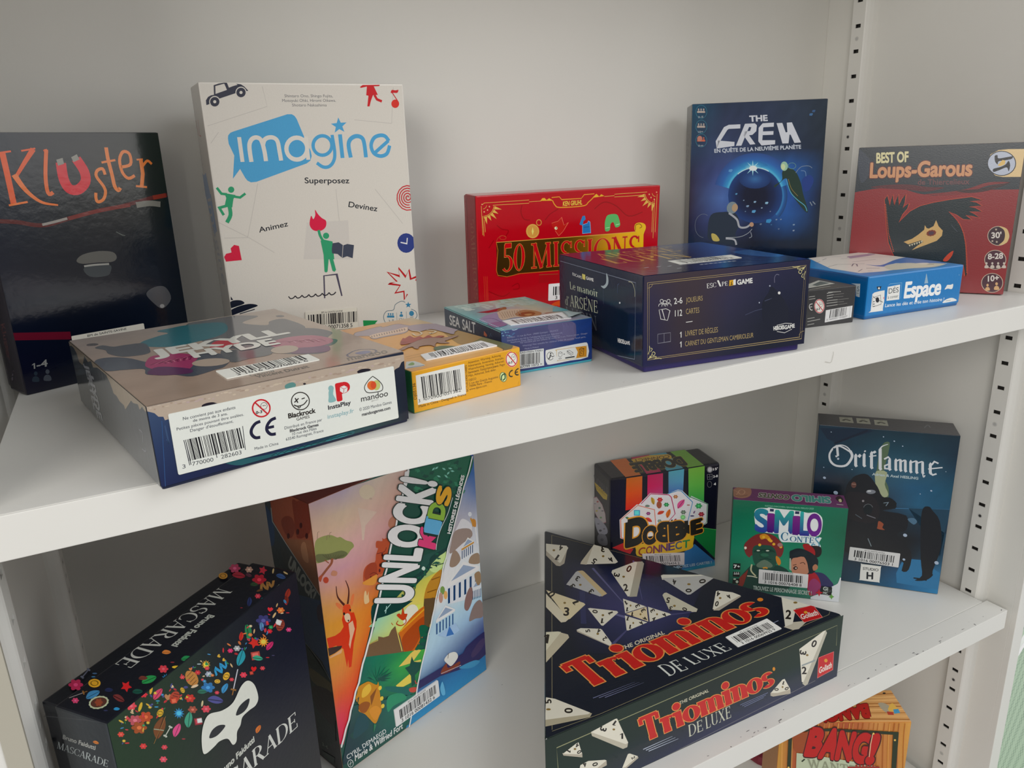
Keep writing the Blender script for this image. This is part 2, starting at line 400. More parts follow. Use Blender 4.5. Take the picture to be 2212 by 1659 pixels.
class Box:
    def __init__(s, name, label, fit, shelf, cols, gain=(1, 1, 1), mat=None, lid=None, group=None, warp=0, r=.0008, tint=None, side=None, tray=True, z0=0.0):
        x, y, a, w, d, h, t = fit
        s.w, s.d, s.h, s.warp = w, d, h, warp; s.mat = mat or M_GLOSS
        z = SHZ[shelf] + (math.sin(t) * d if t > 0 else -math.sin(t) * 0)
        s.root = bpy.data.objects.new(name, None); COL.objects.link(s.root); s.root.empty_display_size = .02
        u = Vector((math.cos(a), math.sin(a), 0)); v = Vector((-math.sin(a), math.cos(a), 0)); k = Vector((0, 0, 1))
        W2 = k * math.cos(t) + v * math.sin(t); V2 = v * math.cos(t) - k * math.sin(t)
        if t < 0: z += 0
        s.M = Matrix(((u.x, V2.x, W2.x, x), (u.y, V2.y, W2.y, y), (u.z, V2.z, W2.z, z), (0, 0, 0, 1)))
        s.root.matrix_world = s.M; s.MI = s.M.inverted()
        tag(s.root, label, 'board game box', group)
        O = s.M.translation
        gF, gT, gL = gain
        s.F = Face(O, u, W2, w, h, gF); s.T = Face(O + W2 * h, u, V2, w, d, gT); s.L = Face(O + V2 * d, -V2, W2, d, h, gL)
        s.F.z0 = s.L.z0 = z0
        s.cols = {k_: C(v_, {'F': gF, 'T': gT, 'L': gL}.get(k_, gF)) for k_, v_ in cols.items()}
        s.side = side; s.lidspec = lid; s.r = r; s.tint = tint; s.tray = tray
    def wp(s, P):
        if s.warp: P = Vector(P); P.z -= s.warp * max(0, P.x / s.w) * max(0, 1 - P.y / s.d) * max(0, P.z / s.h)
        return P
    def part(s, name, V, F, K, mat=None): return mesh_obj(name, [s.wp(v) for v in V], F, K, mat or s.mat, s.root)
    def finish(s, tray_col='303038', lidname='lid', split=None):
        """split: ('up', f) lid covers the top fraction, tray shows below; ('front', f) lid covers the front part of a standing box"""
        w, d, h = s.w, s.d, s.h; tc = C(tray_col, s.F.g); tcs = {'F': tc}
        if split is None: parts = [(0, 0, 0, w, d, h)]; tr = None
        elif split[0] == 'up':
            z = split[1]; i = split[2] if len(split) > 2 else .0012; parts = [(0, 0, z, w, d, h)]; tr = (i, i, 0, w - i, d - i, h - .002)
        else:
            y = split[1]; i = .0012; parts = [(0, 0, 0, w, y, h)]; tr = (i, .002, i, w - i, d, h - i)
        V, F, K = rbox(*parts[0], s.r, s.cols)
        for fc in (s.F, s.T, s.L):
            n = len(V); V = list(V) + [tuple(s.MI @ v) for v in fc.geometry()]
            F = F + [tuple(n + i for i in f) for f in fc.F]; K = K + fc.Cc
        s.part(lidname, V, F, K)
        if tr: s.part('tray', *rbox(*tr, s.r, tcs))
    def sticker(s, face, A, B, D, num='', seed=1, head='BM de SAINTE-SAVINE', name='barcode_label', th=.00025, bars=(.08, .3, .92, .82), col='e4e4dc', E=None, paint=None, g=None, rnd=.0008):
        """white library sticker on a face: corners A bottom left, B bottom right, D top left"""
        f = Face(face.O + face.N * (DZ * (1 + max([q_[4] for q_ in face.boxes] or [0])) + th), face.S, face.T, face.W, face.H, g or face.g)
        a = face.uv(A); b = face.uv(B); d = face.uv(D); e = face.uv(E) if E else (b[0] + d[0] - a[0], b[1] + d[1] - a[1])
        P = [a, b, e, d]
        ar = sum(P[i - 1][0] * P[i][1] - P[i][0] * P[i - 1][1] for i in range(4))
        if ar < 0: P = P[::-1]
        c = C(col, f.g)
        if rnd:
            Q = []
            for i in range(4):
                p, p0, p1 = P[i], P[i - 1], P[(i + 1) % 4]
                l0 = math.hypot(p0[0] - p[0], p0[1] - p[1]); l1 = math.hypot(p1[0] - p[0], p1[1] - p[1])
                s_ = (p[0] + (p0[0] - p[0]) * rnd / l0, p[1] + (p0[1] - p[1]) * rnd / l0); e_ = (p[0] + (p1[0] - p[0]) * rnd / l1, p[1] + (p1[1] - p[1]) * rnd / l1)
                for k in range(5):
                    t_ = k / 4; Q.append(tuple(s_[j] * (1 - t_) ** 2 + p[j] * 2 * t_ * (1 - t_) + e_[j] * t_ ** 2 for j in (0, 1)))
            P = Q
        m = lambda u, v: (a[0] + (b[0] - a[0]) * u + (d[0] - a[0]) * v, a[1] + (b[1] - a[1]) * u + (d[1] - a[1]) * v)
        f.m = m
        if not paint:
            old = f.uv; f.uv = lambda q: m(*q)
            f.barcode((bars[0], bars[1]), (bars[2], bars[1]), (bars[0], bars[3]), seed=seed)
            if head: f.text(head, (.3, .87), (.7, .87), (.3, .95), '202024')
            if num: f.text(num, (.12, .06), (.88, .06), (.12, .25), '202024', bold=.01)
            f.uv = old
        else: paint(f)
        V = [face.O + face.S * q[0] + face.T * q[1] + face.N * .0001 for q in P] + [f.O + f.S * q[0] + f.T * q[1] for q in P]
        n = len(P); F = [tuple(range(n, 2 * n))] + [(i, (i + 1) % n, n + (i + 1) % n, n + i) for i in range(n)]; K = [c] * (n + 1)
        n = 2 * n; V = V + f.geometry(); F += [tuple(n + i for i in q) for q in f.F]; K += f.Cc
        return mesh_obj(name, [s.wp(s.MI @ v) for v in V], F, K, M_PAPER, s.root)
# ---------------- painted steel cabinet ----------------
def paint_mat(name, col, rough=.35, specks=False):
    m = bpy.data.materials.new(name); m.use_nodes = True; n = m.node_tree; b = n.nodes['Principled BSDF']
    tc = n.nodes.new('ShaderNodeTexCoord'); ns = n.nodes.new('ShaderNodeTexNoise'); ns.inputs['Scale'].default_value = 9; ns.inputs['Detail'].default_value = 4
    n.links.new(tc.outputs['Object'], ns.inputs['Vector'])
    rp = n.nodes.new('ShaderNodeValToRGB'); rp.color_ramp.elements[0].color = tuple(c * .96 for c in col) + (1,); rp.color_ramp.elements[1].color = tuple(min(1, c * 1.03) for c in col) + (1,)
    n.links.new(ns.outputs['Fac'], rp.inputs[0]); out = rp.outputs['Color']
    if specks:
        mpn = n.nodes.new('ShaderNodeMapping'); mpn.inputs['Scale'].default_value = (60, 190, 190); n.links.new(tc.outputs['Object'], mpn.inputs['Vector'])
        n2 = n.nodes.new('ShaderNodeTexNoise'); n2.inputs['Scale'].default_value = 2.2; n2.inputs['Detail'].default_value = 2; n.links.new(mpn.outputs['Vector'], n2.inputs['Vector'])
        sx = n.nodes.new('ShaderNodeSeparateXYZ'); n.links.new(tc.outputs['Object'], sx.inputs[0])
        # worn chips gather along the front lip
        mr = n.nodes.new('ShaderNodeMapRange'); n.links.new(sx.outputs['Y'], mr.inputs['Value'])
        mr.inputs['From Min'].default_value = .0; mr.inputs['From Max'].default_value = .014; mr.inputs['To Min'].default_value = .63 if specks == 2 else .74; mr.inputs['To Max'].default_value = .78
        gt = n.nodes.new('ShaderNodeMath'); gt.operation = 'GREATER_THAN'; n.links.new(n2.outputs['Fac'], gt.inputs[0]); n.links.new(mr.outputs['Result'], gt.inputs[1])
        gy = n.nodes.new('ShaderNodeMath'); gy.operation = 'GREATER_THAN'; n.links.new(sx.outputs['Y'], gy.inputs[0]); gy.inputs[1].default_value = .0008
        ml = n.nodes.new('ShaderNodeMath'); ml.operation = 'MULTIPLY'; n.links.new(gt.outputs[0], ml.inputs[0]); n.links.new(gy.outputs[0], ml.inputs[1])
        mx = n.nodes.new('ShaderNodeMix'); mx.data_type = 'RGBA'; n.links.new(ml.outputs[0], mx.inputs['Factor']); n.links.new(out, mx.inputs['A']); mx.inputs['B'].default_value = (.18, .17, .17, 1); out = mx.outputs['Result']
    n.links.new(out, b.inputs['Base Color']); b.inputs['Roughness'].default_value = rough
    n3 = n.nodes.new('ShaderNodeTexNoise'); n3.inputs['Scale'].default_value = 260; n.links.new(tc.outputs['Object'], n3.inputs['Vector'])
    bp = n.nodes.new('ShaderNodeBump'); bp.inputs['Strength'].default_value = .06; bp.inputs['Distance'].default_value = .001; n.links.new(n3.outputs['Fac'], bp.inputs['Height']); n.links.new(bp.outputs['Normal'], b.inputs['Normal'])
    return m
PW = (.765, .755, .71)
M_WHITE = paint_mat('white_painted_steel', PW, .42)
M_SHELF = paint_mat('white_painted_shelf', PW, .38, 1)
M_SHELF2 = paint_mat('worn_white_painted_shelf', PW, .38, 2)
M_WALL = paint_mat('matte_back_panel_paint', PW, .55)
def quads(name, V, F, mat, parent=None): return mesh_obj(name, V, F, None, mat, parent)
def boxes_mesh(L, r=0):
    V, F = [], []
    for b in L:
        v, f, _ = rbox(*b, r, {'F': (0, 0, 0)}); n = len(V); V += v; F += [tuple(n + i for i in q) for q in f]
    return V, F
XL, XR, YB = -.8137, 0.0, .29306
ZT, ZBOT = .62, -.86
cabt = bpy.data.objects.new('cabinet', None); COL.objects.link(cabt); cabt.location = (XL / 2, .15, ZBOT)
tag(cabt, 'white painted steel cabinet with slotted rails holding the shelves', 'cabinet')
def cpart(name, L, r=.0004, mat=None):
    V, F = boxes_mesh(L, r); V = [(v[0] - XL / 2, v[1] - .15, v[2] - ZBOT) for v in V]
    return quads(name, V, F, mat or M_WHITE, cabt)
cpart('back_panel', [(-.83, YB, ZBOT, .03, YB + .012, ZT)], 0, M_WALL)
cpart('side_panel', [(.0135, .0, ZBOT, .0305, YB, ZT), (.0135, -.0055, ZBOT, .0305, .0005, ZT)], .0006)
cpart("side_panel", [(-.835, .003, ZBOT, -.8235, YB, ZT)], .0004)
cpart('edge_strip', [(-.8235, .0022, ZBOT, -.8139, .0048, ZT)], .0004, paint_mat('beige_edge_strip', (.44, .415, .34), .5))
cpart('bottom_panel', [(-.82, .0, ZBOT, .0135, YB, ZBOT + .02)])
cpart('top_panel', [(-.82, .0, ZT - .02, .0135, YB, ZT)])
M_DARK = bpy.data.materials.new('slot_shade_black'); M_DARK.use_nodes = True; M_DARK.node_tree.nodes['Principled BSDF'].inputs['Base Color'].default_value = (.02, .018, .016, 1)  # black that stands for the shade inside the rail slots
def rail(y0, y1, sgn, zc, holes, ph):
    """slotted upright: flat strip at x=0 with oblong slots every 25 mm, folded back to the side panel"""
    V, F = [], []
    xb = .0185 if sgn < 0 else .0135
    def P(x, y, z):
        X = x if sgn > 0 else XL - x
        V.append((X - XL / 2, y - .15, z - ZBOT)); return len(V) - 1
    def quad(a, b, c, d):
        q = [P(*a), P(*b), P(*c), P(*d)]; F.append(tuple(q))
    ym = (y0 + y1) / 2; sw, sh = .0034, .0019
    ks = range(int((zc - ZT) / .025), int((zc - ZBOT) / .025) + 1)
    for k in ks:
        z = zc - k * .025; zu, zd = z + .0125, z - .0125
        quad((0, y0, zd), (0, y0, zu), (0, ym - sw, zu), (0, ym - sw, zd)); quad((0, ym + sw, zd), (0, ym + sw, zu), (0, y1, zu), (0, y1, zd))
        quad((0, ym - sw, z + sh), (0, ym - sw, zu), (0, ym + sw, zu), (0, ym + sw, z + sh)); quad((0, ym - sw, zd), (0, ym - sw, z - sh), (0, ym + sw, z - sh), (0, ym + sw, zd))
        dp = .0012
        for (a, b) in (((ym - sw, z - sh), (ym + sw, z - sh)), ((ym + sw, z - sh), (ym + sw, z + sh)), ((ym + sw, z + sh), (ym - sw, z + sh)), ((ym - sw, z + sh), (ym - sw, z - sh))):
            quad((0, *a), (0, *b), (dp, *b), (dp, *a))
    zt, zb = zc - ks[0] * .025 + .0125, zc - ks[-1] * .025 - .0125
    quad((0, y1, zb), (0, y1, zt), (xb, y1 + .0002, zt), (xb, y1 + .0002, zb))
    prof = [(0, y0), (.0008, y0 - .0012), (.0035, y0 - .0030), (.0075, y0 - .0042), (xb, y0 - .0048)]
    for a, b in zip(prof, prof[1:]): quad((*a, zb), (*a, zt), (*b, zt), (*b, zb))
    o = quads('slotted_rail', V, F, M_WHITE, cabt)
    # black sheet added behind the slots as painted shade, and small round fixing holes midway between some slots
    X = (lambda x: x) if sgn > 0 else (lambda x: XL - x)
    xa, xb_ = sorted((X(.003), X(.0045)))
    Vb, Fb = boxes_mesh([(xa, y0 + .0022, ZBOT + .02, xb_, y1 - .0022, ZT - .02)]); quads('slot_shade', [(v[0] - XL / 2, v[1] - .15, v[2] - ZBOT) for v in Vb], Fb, M_DARK, o)
    for k in ks:
        if (k - ph) % 4 == 0:
            z = zc - (k + .5) * .025; V2, F2, K = [], [], []
            for r, x, c in ((.0024, -.0001, (.62, .61, .58)), (.0015, -.0002, (.05, .05, .05) if (k - ph) % 8 == 4 else (.5, .5, .48))):
                n = len(V2); V2 += [(X(x) - XL / 2, ym + r * math.cos(i * .5236) - .15, z + r * math.sin(i * .5236) - ZBOT) for i in range(12)] + [(X(.001) - XL / 2, ym + r * math.cos(i * .5236) - .15, z + r * math.sin(i * .5236) - ZBOT) for i in range(12)]
                F2.append(tuple(range(n, n + 12))); K.append(c)
                for i in range(12): F2.append((n + i, n + (i + 1) % 12, n + 12 + (i + 1) % 12, n + 12 + i)); K.append(c)
            mesh_obj('fixing_hole', V2, F2, K, M_SATIN, o)
rail(.0310, .0467, 1, -.0441, 1, 3); rail(.2335, .2490, 1, .2580, 1, 0)
rail(.0310, .0467, -1, -.0441, 1, 3); rail(.2395, .2585, -1, .2580, 1, 0)
def shelf(z, label, mat, seam=False):
    ys = .0216 if seam else .0016
    o = bpy.data.objects.new('shelf_board', None); COL.objects.link(o); o.location = (XL / 2, 0, z); tag(o, label, 'shelf', 'removable steel shelves')
    V, F = boxes_mesh([(XL + .0018, ys, -.0211, -.0018, YB - .001, 0)], .0005); quads('deck', [(v[0] - XL / 2, v[1], v[2]) for v in V], F, mat, o)
    V, F = boxes_mesh([(XL - .0008, 0, -.0211, .0046, ys - .0004, 0)], .0005); quads('front_lip', [(v[0] - XL / 2, v[1], v[2]) for v in V], F, mat, o)
    return o
sh1 = shelf(0, 'upper white steel shelf carrying nine or more game boxes with a smooth bright front edge', M_SHELF)
sh1['label'] = 'upper white steel shelf, the one under the tan and dark blue boxes'
sh2 = shelf(SHZ[1], 'lower white steel shelf with chipped front edge, under the triangular black box', M_SHELF2, True)
sh3 = shelf(SHZ[2], 'third white steel shelf at the bottom, under the wood-look box', M_SHELF)
sh0 = shelf(.4150, 'unseen topmost white steel shelf added to shade the wall, above the tall white box', M_SHELF)  # out of view, added to keep light off the upper back wall
# fine hair lying on the bright edge of the upper shelf
def hair(pts, r=.00012):
    V, F = [], []
    for p in pts:
        for i in range(5): V.append((p[0] + r * math.cos(i * 1.2566), p[1] - .0003 + r * math.sin(i * 1.2566) * .5, p[2] + r * math.sin(i * 1.2566)))
    for j in range(len(pts) - 1):
        for i in range(5): F.append((j * 5 + i, j * 5 + (i + 1) % 5, j * 5 + 5 + (i + 1) % 5, j * 5 + 5 + i))
    return V, F
fs = Face((0, 0, 0), (1, 0, 0), (0, 0, 1), 1, 1, 1)
view(1680, 700, 4.158)
hp = [fs.uv(q) for q in ((422, 338), (445, 342), (470, 346), (480, 335), (488, 305), (496, 275), (497, 248))]
V, F = hair([(p[0], -.0001, p[1]) for p in hp]); hr = mesh_obj('hair', V, F, [(.35, .33, .28)] * len(F), M_SATIN)
tag(hr, 'thin grey hooked hair stuck on the front edge of the upper shelf', 'hair')
# ---------------- room beyond ----------------
fl = quads('floor', [(-4, -4, -1.3), (4, -4, -1.3), (4, 4, -1.3), (-4, 4, -1.3)], [(0, 1, 2, 3)], paint_mat('pale_floor_paint', (.60, .62, .64), .5)); fl['kind'] = 'structure'
# chair with green mesh back beside the cabinet
def mesh_fabric():
    m = bpy.data.materials.new('green_mesh_fabric'); m.use_nodes = True; n = m.node_tree; b = n.nodes['Principled BSDF']
    tc = n.nodes.new('ShaderNodeTexCoord'); mpn = n.nodes.new('ShaderNodeMapping'); mpn.inputs['Rotation'].default_value = (0, math.radians(38), 0); mpn.inputs['Scale'].default_value = (1, 1, .55)
    v = n.nodes.new('ShaderNodeTexVoronoi'); v.inputs['Scale'].default_value = 260; v.inputs['Randomness'].default_value = 0
    n.links.new(tc.outputs['Object'], mpn.inputs['Vector']); n.links.new(mpn.outputs['Vector'], v.inputs['Vector'])
    r = n.nodes.new('ShaderNodeValToRGB'); r.color_ramp.elements[0].position = .22; r.color_ramp.elements[0].color = (.20, .30, .22, 1); r.color_ramp.elements[1].position = .42; r.color_ramp.elements[1].color = (.52, .66, .50, 1)
    n.links.new(v.outputs['Distance'], r.inputs[0]); n.links.new(r.outputs['Color'], b.inputs['Base Color']); b.inputs['Roughness'].default_value = .8
    return m
ch = bpy.data.objects.new('mesh_chair', None); COL.objects.link(ch); ch.location = (.33, .06, -1.3); tag(ch, 'chair with green mesh back and white frame standing right of the cabinet', 'chair')
def curved_panel(x0, x1, z0, z1, y, bow, th, n=14, m=10):
    V, F = [], []
    for s_ in (0, 1):
        for j in range(m + 1):
            for i in range(n + 1):
                u, v = i / n, j / m; V.append((x0 + (x1 - x0) * u, y + bow * (2 * u - 1) ** 2 - .03 * v + s_ * th, z0 + (z1 - z0) * v))
    k = (n + 1) * (m + 1)
    for j in range(m):
        for i in range(n):
            a = j * (n + 1) + i; F.append((a, a + 1, a + n + 2, a + n + 1)); F.append((k + a + 1, k + a, k + a + n + 1, k + a + n + 2))
    return V, F
V, F = curved_panel(-.27, .24, .62, 1.16, .0, -.03, .004); quads('backrest', V, F, mesh_fabric(), ch)
def tube(P, r, n=8):
    V, F = [], []
    for i, p in enumerate(P):
        a = Vector(P[max(i - 1, 0)]); b = Vector(P[min(i + 1, len(P) - 1)]); d = (b - a).normalized(); u = d.orthogonal().normalized(); w = d.cross(u)
        for k in range(n): V.append(tuple(Vector(p) + u * r * math.cos(6.2832 * k / n) + w * r * math.sin(6.2832 * k / n)))
    for i in range(len(P) - 1):
        for k in range(n): F.append((i * n + k, i * n + (k + 1) % n, (i + 1) * n + (k + 1) % n, (i + 1) * n + k))
    return V, F
M_FRAME = paint_mat('white_chair_plastic', (.82, .82, .82), .3)
cz = 1.3
V, F = tube([(-.26, -.05, .62), (-.29, -.045, .74), (-.272, -.04, .875), (-.20, -.035, .93), (-.08, -.02, .97), (.1, -.02, .97), (.22, -.04, .93), (.26, -.045, .75), (.24, -.05, .62)], .007); quads('frame', V, F, M_FRAME, ch)
V, F = boxes_mesh([(-.25, -.42, .44, .24, .02, .50)], .02); quads('seat', V, F, mesh_fabric(), ch)
V, F = tube([(0, .02, .47), (0, .06, .55), (0, .03, .70)], .02); quads('back_support', V, F, M_FRAME, ch)
for (lx, ly) in ((-.22, -.40), (.21, -.40), (-.22, .0), (.21, .0)):
    V, F = tube([(lx, ly, .46), (lx * 1.1, ly, .0)], .013); quads('leg', V, F, M_FRAME, ch)
FIT = {
 'kluster': (-0.80638, 0.20453, 0.44096, 0.11815, 0.032, 0.16373, -0.01208),
 'imagine': (-0.67209, 0.21607, 0.01004, 0.14559, 0.04779, 0.19372, -0.00955),
 'missions': (-0.46375, 0.23482, -0.06006, 0.18702, 0.03087, 0.10774, -0.04012),
 'arsene': (-0.4497, 0.01773, -0.12172, 0.13071, 0.12949, 0.06418, 0),
 'espace': (-0.20708, 0.04111, -0.06974, 0.11202, 0.10783, 0.03565, 0),
 'lilblack': (-0.30901, 0.05535, -0.15597, 0.09, 0.06, 0.03014, 0),
 'loups': (-0.0992, 0.14737, -0.98432, 0.1336, 0.028, 0.13378, 0.02986),
 'crew': (-0.22051, 0.24374, -0.56597, 0.12889, 0.03749, 0.17992, 0.02827),
 'jekyll': (-0.7391, -0.01007, 0.19818, 0.13072, 0.17719, 0.04035, 0),
 'dino': (-0.60395, 0.0265, 0.17883, 0.07806, 0.13047, 0.02507, 0),
 'salt': (-0.52797, 0.06423, -0.01884, 0.06964, 0.09911, 0.03107, 0),
 'unlock': (-0.64918, 0.13014, 0.35421, 0.16283, 0.06166, 0.2339, 0.00785),
 'mascarade': (-0.78158, 0.00040, 0.70373, 0.14617, 0.04723, 0.20636, -0.003),
 'dobble': (-0.31497, 0.24555, -0.21325, 0.1308, 0.0482, 0.12868, 0),
 'similo': (-0.21009, 0.17228, -0.74687, 0.11204, 0.03112, 0.10891, 0),
 'oriflamme': (-0.11672, 0.14986, -0.83172, 0.13097, 0.03937, 0.17914, 0.00979),
 'bang': (-0.2618, 0.0444, -0.5259, 0.1199, 0.0434, 0.1948, 0),
}
# ---------------- shared print motifs ----------------
def tx(f, s, x1, y1, x2, y2, x3, y3, c='202226', b=0.0, **k): f.text(s, (x1, y1), (x2, y2), (x3, y3), c, bold=b, **k)
def star(f, x, y, r, c, n=5, r2=.42, rot=-90):
    f.poly([(x + r * (1 if i % 2 == 0 else r2) * math.cos(math.radians(rot + i * 180 / n)), y + r * (1 if i % 2 == 0 else r2) * math.sin(math.radians(rot + i * 180 / n))) for i in range(2 * n)], c)
def flower(f, x, y, r, c, n=5, mid=None, sq=1.0):
    P = []
    for i in range(n * 6):
        a = 2 * math.pi * i / (n * 6); q = r * (.68 + .32 * abs(math.cos(n * a / 2))); P.append((x + q * math.cos(a), y + q * sq * math.sin(a)))
    f.poly(P, c)
    if mid: f.ell(x, y, r * .3, r * .3 * sq, mid, n=10)
def warn(f, x, y, rx, ry, w=10, red='c01c28'):
    f.ell(x, y, rx, ry, 'e0dcd4'); f.ring(x, y, rx * .9, ry * .9, w, red)
    f.ring(x + rx * .28, y - ry * .25, rx * .33, ry * .36, w * .28, '20242c'); f.ell(x + rx * .2, y - ry * .28, rx * .06, ry * .06, '20242c', n=6); f.ell(x + rx * .38, y - ry * .3, rx * .06, ry * .06, '20242c', n=6)
    f.line([(x - rx * .62, y - ry * .58), (x + rx * .62, y + ry * .58)], w * .9, red)
    tx(f, '0-3', x - rx * .55, y + ry * .62, x + rx * .08, y + ry * .48, x - rx * .57, y + ry * .34, '202428', .02)
def ce(f, x, y, s, c='1c1e2c', k=-.22, w=.2):
    q = lambda u, v: (x + u * s, y + v * s + u * s * k)
    f.line([q(.62, -.5), q(.3, -.42), q(.06, -.12), q(.06, .2), q(.3, .48), q(.62, .52)], s * w, c, True)
    f.line([q(1.62, -.5), q(1.3, -.42), q(1.06, -.12), q(1.06, .2), q(1.3, .48), q(1.62, .52)], s * w, c, True); f.line([q(1.06, .02), q(1.5, .02)], s * w * .9, c)
def person(f, x, y, s, c):
    f.ell(x, y - s * .55, s * .24, s * .28, c, n=12); f.blob([(x - s * .42, y + s * .5), (x - s * .38, y), (x, y - s * .2), (x + s * .38, y), (x + s * .42, y + s * .5)], c, 3)
# ---------------- upper shelf ----------------
def kluster():
    b = Box('game_box', 'dark navy box with wavy orange title and red magnet letter, leftmost on upper shelf', FIT['kluster'], 0, {'F': '141c28', 'L': '241c2e', 'T': '10141c'}, (GK, GK, GK), M_PEEL, r=.0012)
    f = b.F; view(0, 250, 2.633)
    f.grad(None, None, None, ['1c2c3c 262c34 2c3234 24302c', '1a2434 20282e 2a2c2c 1e2a28', '161f2e 161e28 171f28 14202a', '131c2a 121a24 121c28 10202c', '18182c 101c28 0e1a26 10202c'], 10)  # upper rows have the grey-teal sheen painted into the navy
    f.line([(-10, 600), (100, 605), (200, 622), (280, 618), (390, 585), (560, 540), (700, 512), (860, 468), (950, 450)], 26, '5c2828', True)
    f.line([(390, 585), (560, 541), (740, 508)], 22, '78302c', True); f.line([(870, 466), (944, 452)], 24, '8a3428', True)
    f.line([(240, 620), (300, 606), (382, 584)], 15, '9a9690', True); f.line([(775, 508), (850, 498), (912, 504)], 32, '808078', True)
    f.poly([(75, 1235), (400, 1228), (405, 1272), (82, 1278)], '641c2c')
    f.blob([(435, 825), (470, 790), (560, 770), (640, 775), (664, 805), (640, 830), (560, 835), (470, 842)], '62625e')
    f.blob([(480, 862), (620, 846), (628, 890), (600, 912), (510, 914)], '40464a'); f.line([(478, 856), (540, 848), (620, 843)], 11, '9a9a94', True)
    f.blob([(832, 1012), (880, 974), (940, 975), (973, 1040), (925, 1096), (870, 1062)], '55565a'); f.ell(922, 1082, 13, 11, '9a9a9a')
    o1, o2 = 'e05a28', 'e8803a'
    f.line([(12, 208), (45, 350), (78, 502)], 34, o1); f.line([(-8, 212), (62, 202)], 11, o1); f.line([(50, 510), (157, 490)], 12, 'e8783a')
    f.line([(188, 190), (140, 265), (92, 345)], 30, o1, w2=18); f.line([(120, 200), (200, 186)], 10, o1)
    f.line([(80, 335), (130, 405), (180, 455), (245, 495), (330, 508)], 34, 'e8783a', True, w2=10)
    f.line([(250, 205), (270, 198)], 22, o1); f.line([(262, 192), (258, 330), (266, 415), (280, 446), (302, 436)], 22, 'e06a30', True)
    f.line([(346, 268), (362, 360), (395, 415), (445, 420), (486, 375), (478, 315), (433, 245)], 58, 'd42030', True)
    f.poly([(320, 250), (356, 240), (364, 274), (330, 284)], '909088'); f.poly([(404, 236), (436, 219), (452, 248), (418, 264)], '909088')
    f.line([(598, 335), (583, 302), (553, 312), (548, 345), (588, 400), (600, 435), (588, 475), (558, 490), (546, 470), (545, 438)], 17, o2, True)
    f.line([(603, 180), (615, 250), (638, 340), (652, 400), (672, 424), (684, 410)], 21, o2, True); f.line([(577, 266), (656, 252)], 12, o2)
    f.line([(690, 292), (742, 276), (736, 218), (700, 205), (680, 250), (695, 320), (730, 356), (766, 340)], 17, o2, True)
    f.line([(800, 248), (812, 330), (806, 402)], 22, o2); f.line([(812, 285), (838, 256), (863, 275)], 14, o2, True); f.line([(776, 250), (812, 247)], 9, o2); f.line([(773, 400), (836, 406)], 11, o2)
    tx(f, '1', 180, 1442, 204, 1438, 178, 1410, '8c8e8c'); tx(f, '-4', 210, 1436, 270, 1424, 208, 1398, '8c8e8c', .02)
    person(f, 203, 1490, 44, '2c3844'); person(f, 270, 1482, 48, '4a505a')
    for i in range(3): f.line([(660 + i * 18, 660 + i * 9), (700 + i * 6, 682)], 5, '59605c')
    l = b.L; view(0, 640, 6.38)
    tx(l, 'Kluster', 8, 390, 105, 885, 62, 372, '6a3a3e', .01); l.ring(188, 1115, 28, 88, 5, '554458'); tx(l, '8+', 178, 1160, 186, 1060, 160, 1160, '8a8090', .02)
    view(0, 250, 2.633)
    def paint(g):
        view(0, 250, 2.633); tx(g, 'BM de SAINTE-SAVINE', 498, 1258, 720, 1217, 496, 1246, '24262a', .01)
        g.barcode((450, 1390), (780, 1330), (444, 1278), seed=3)
    b.sticker(f, (436, 1410), (840, 1330), (404, 1254), E=(816, 1180), paint=paint, col='d8d4c8')
    b.finish('2a2034', split=('front', .026))
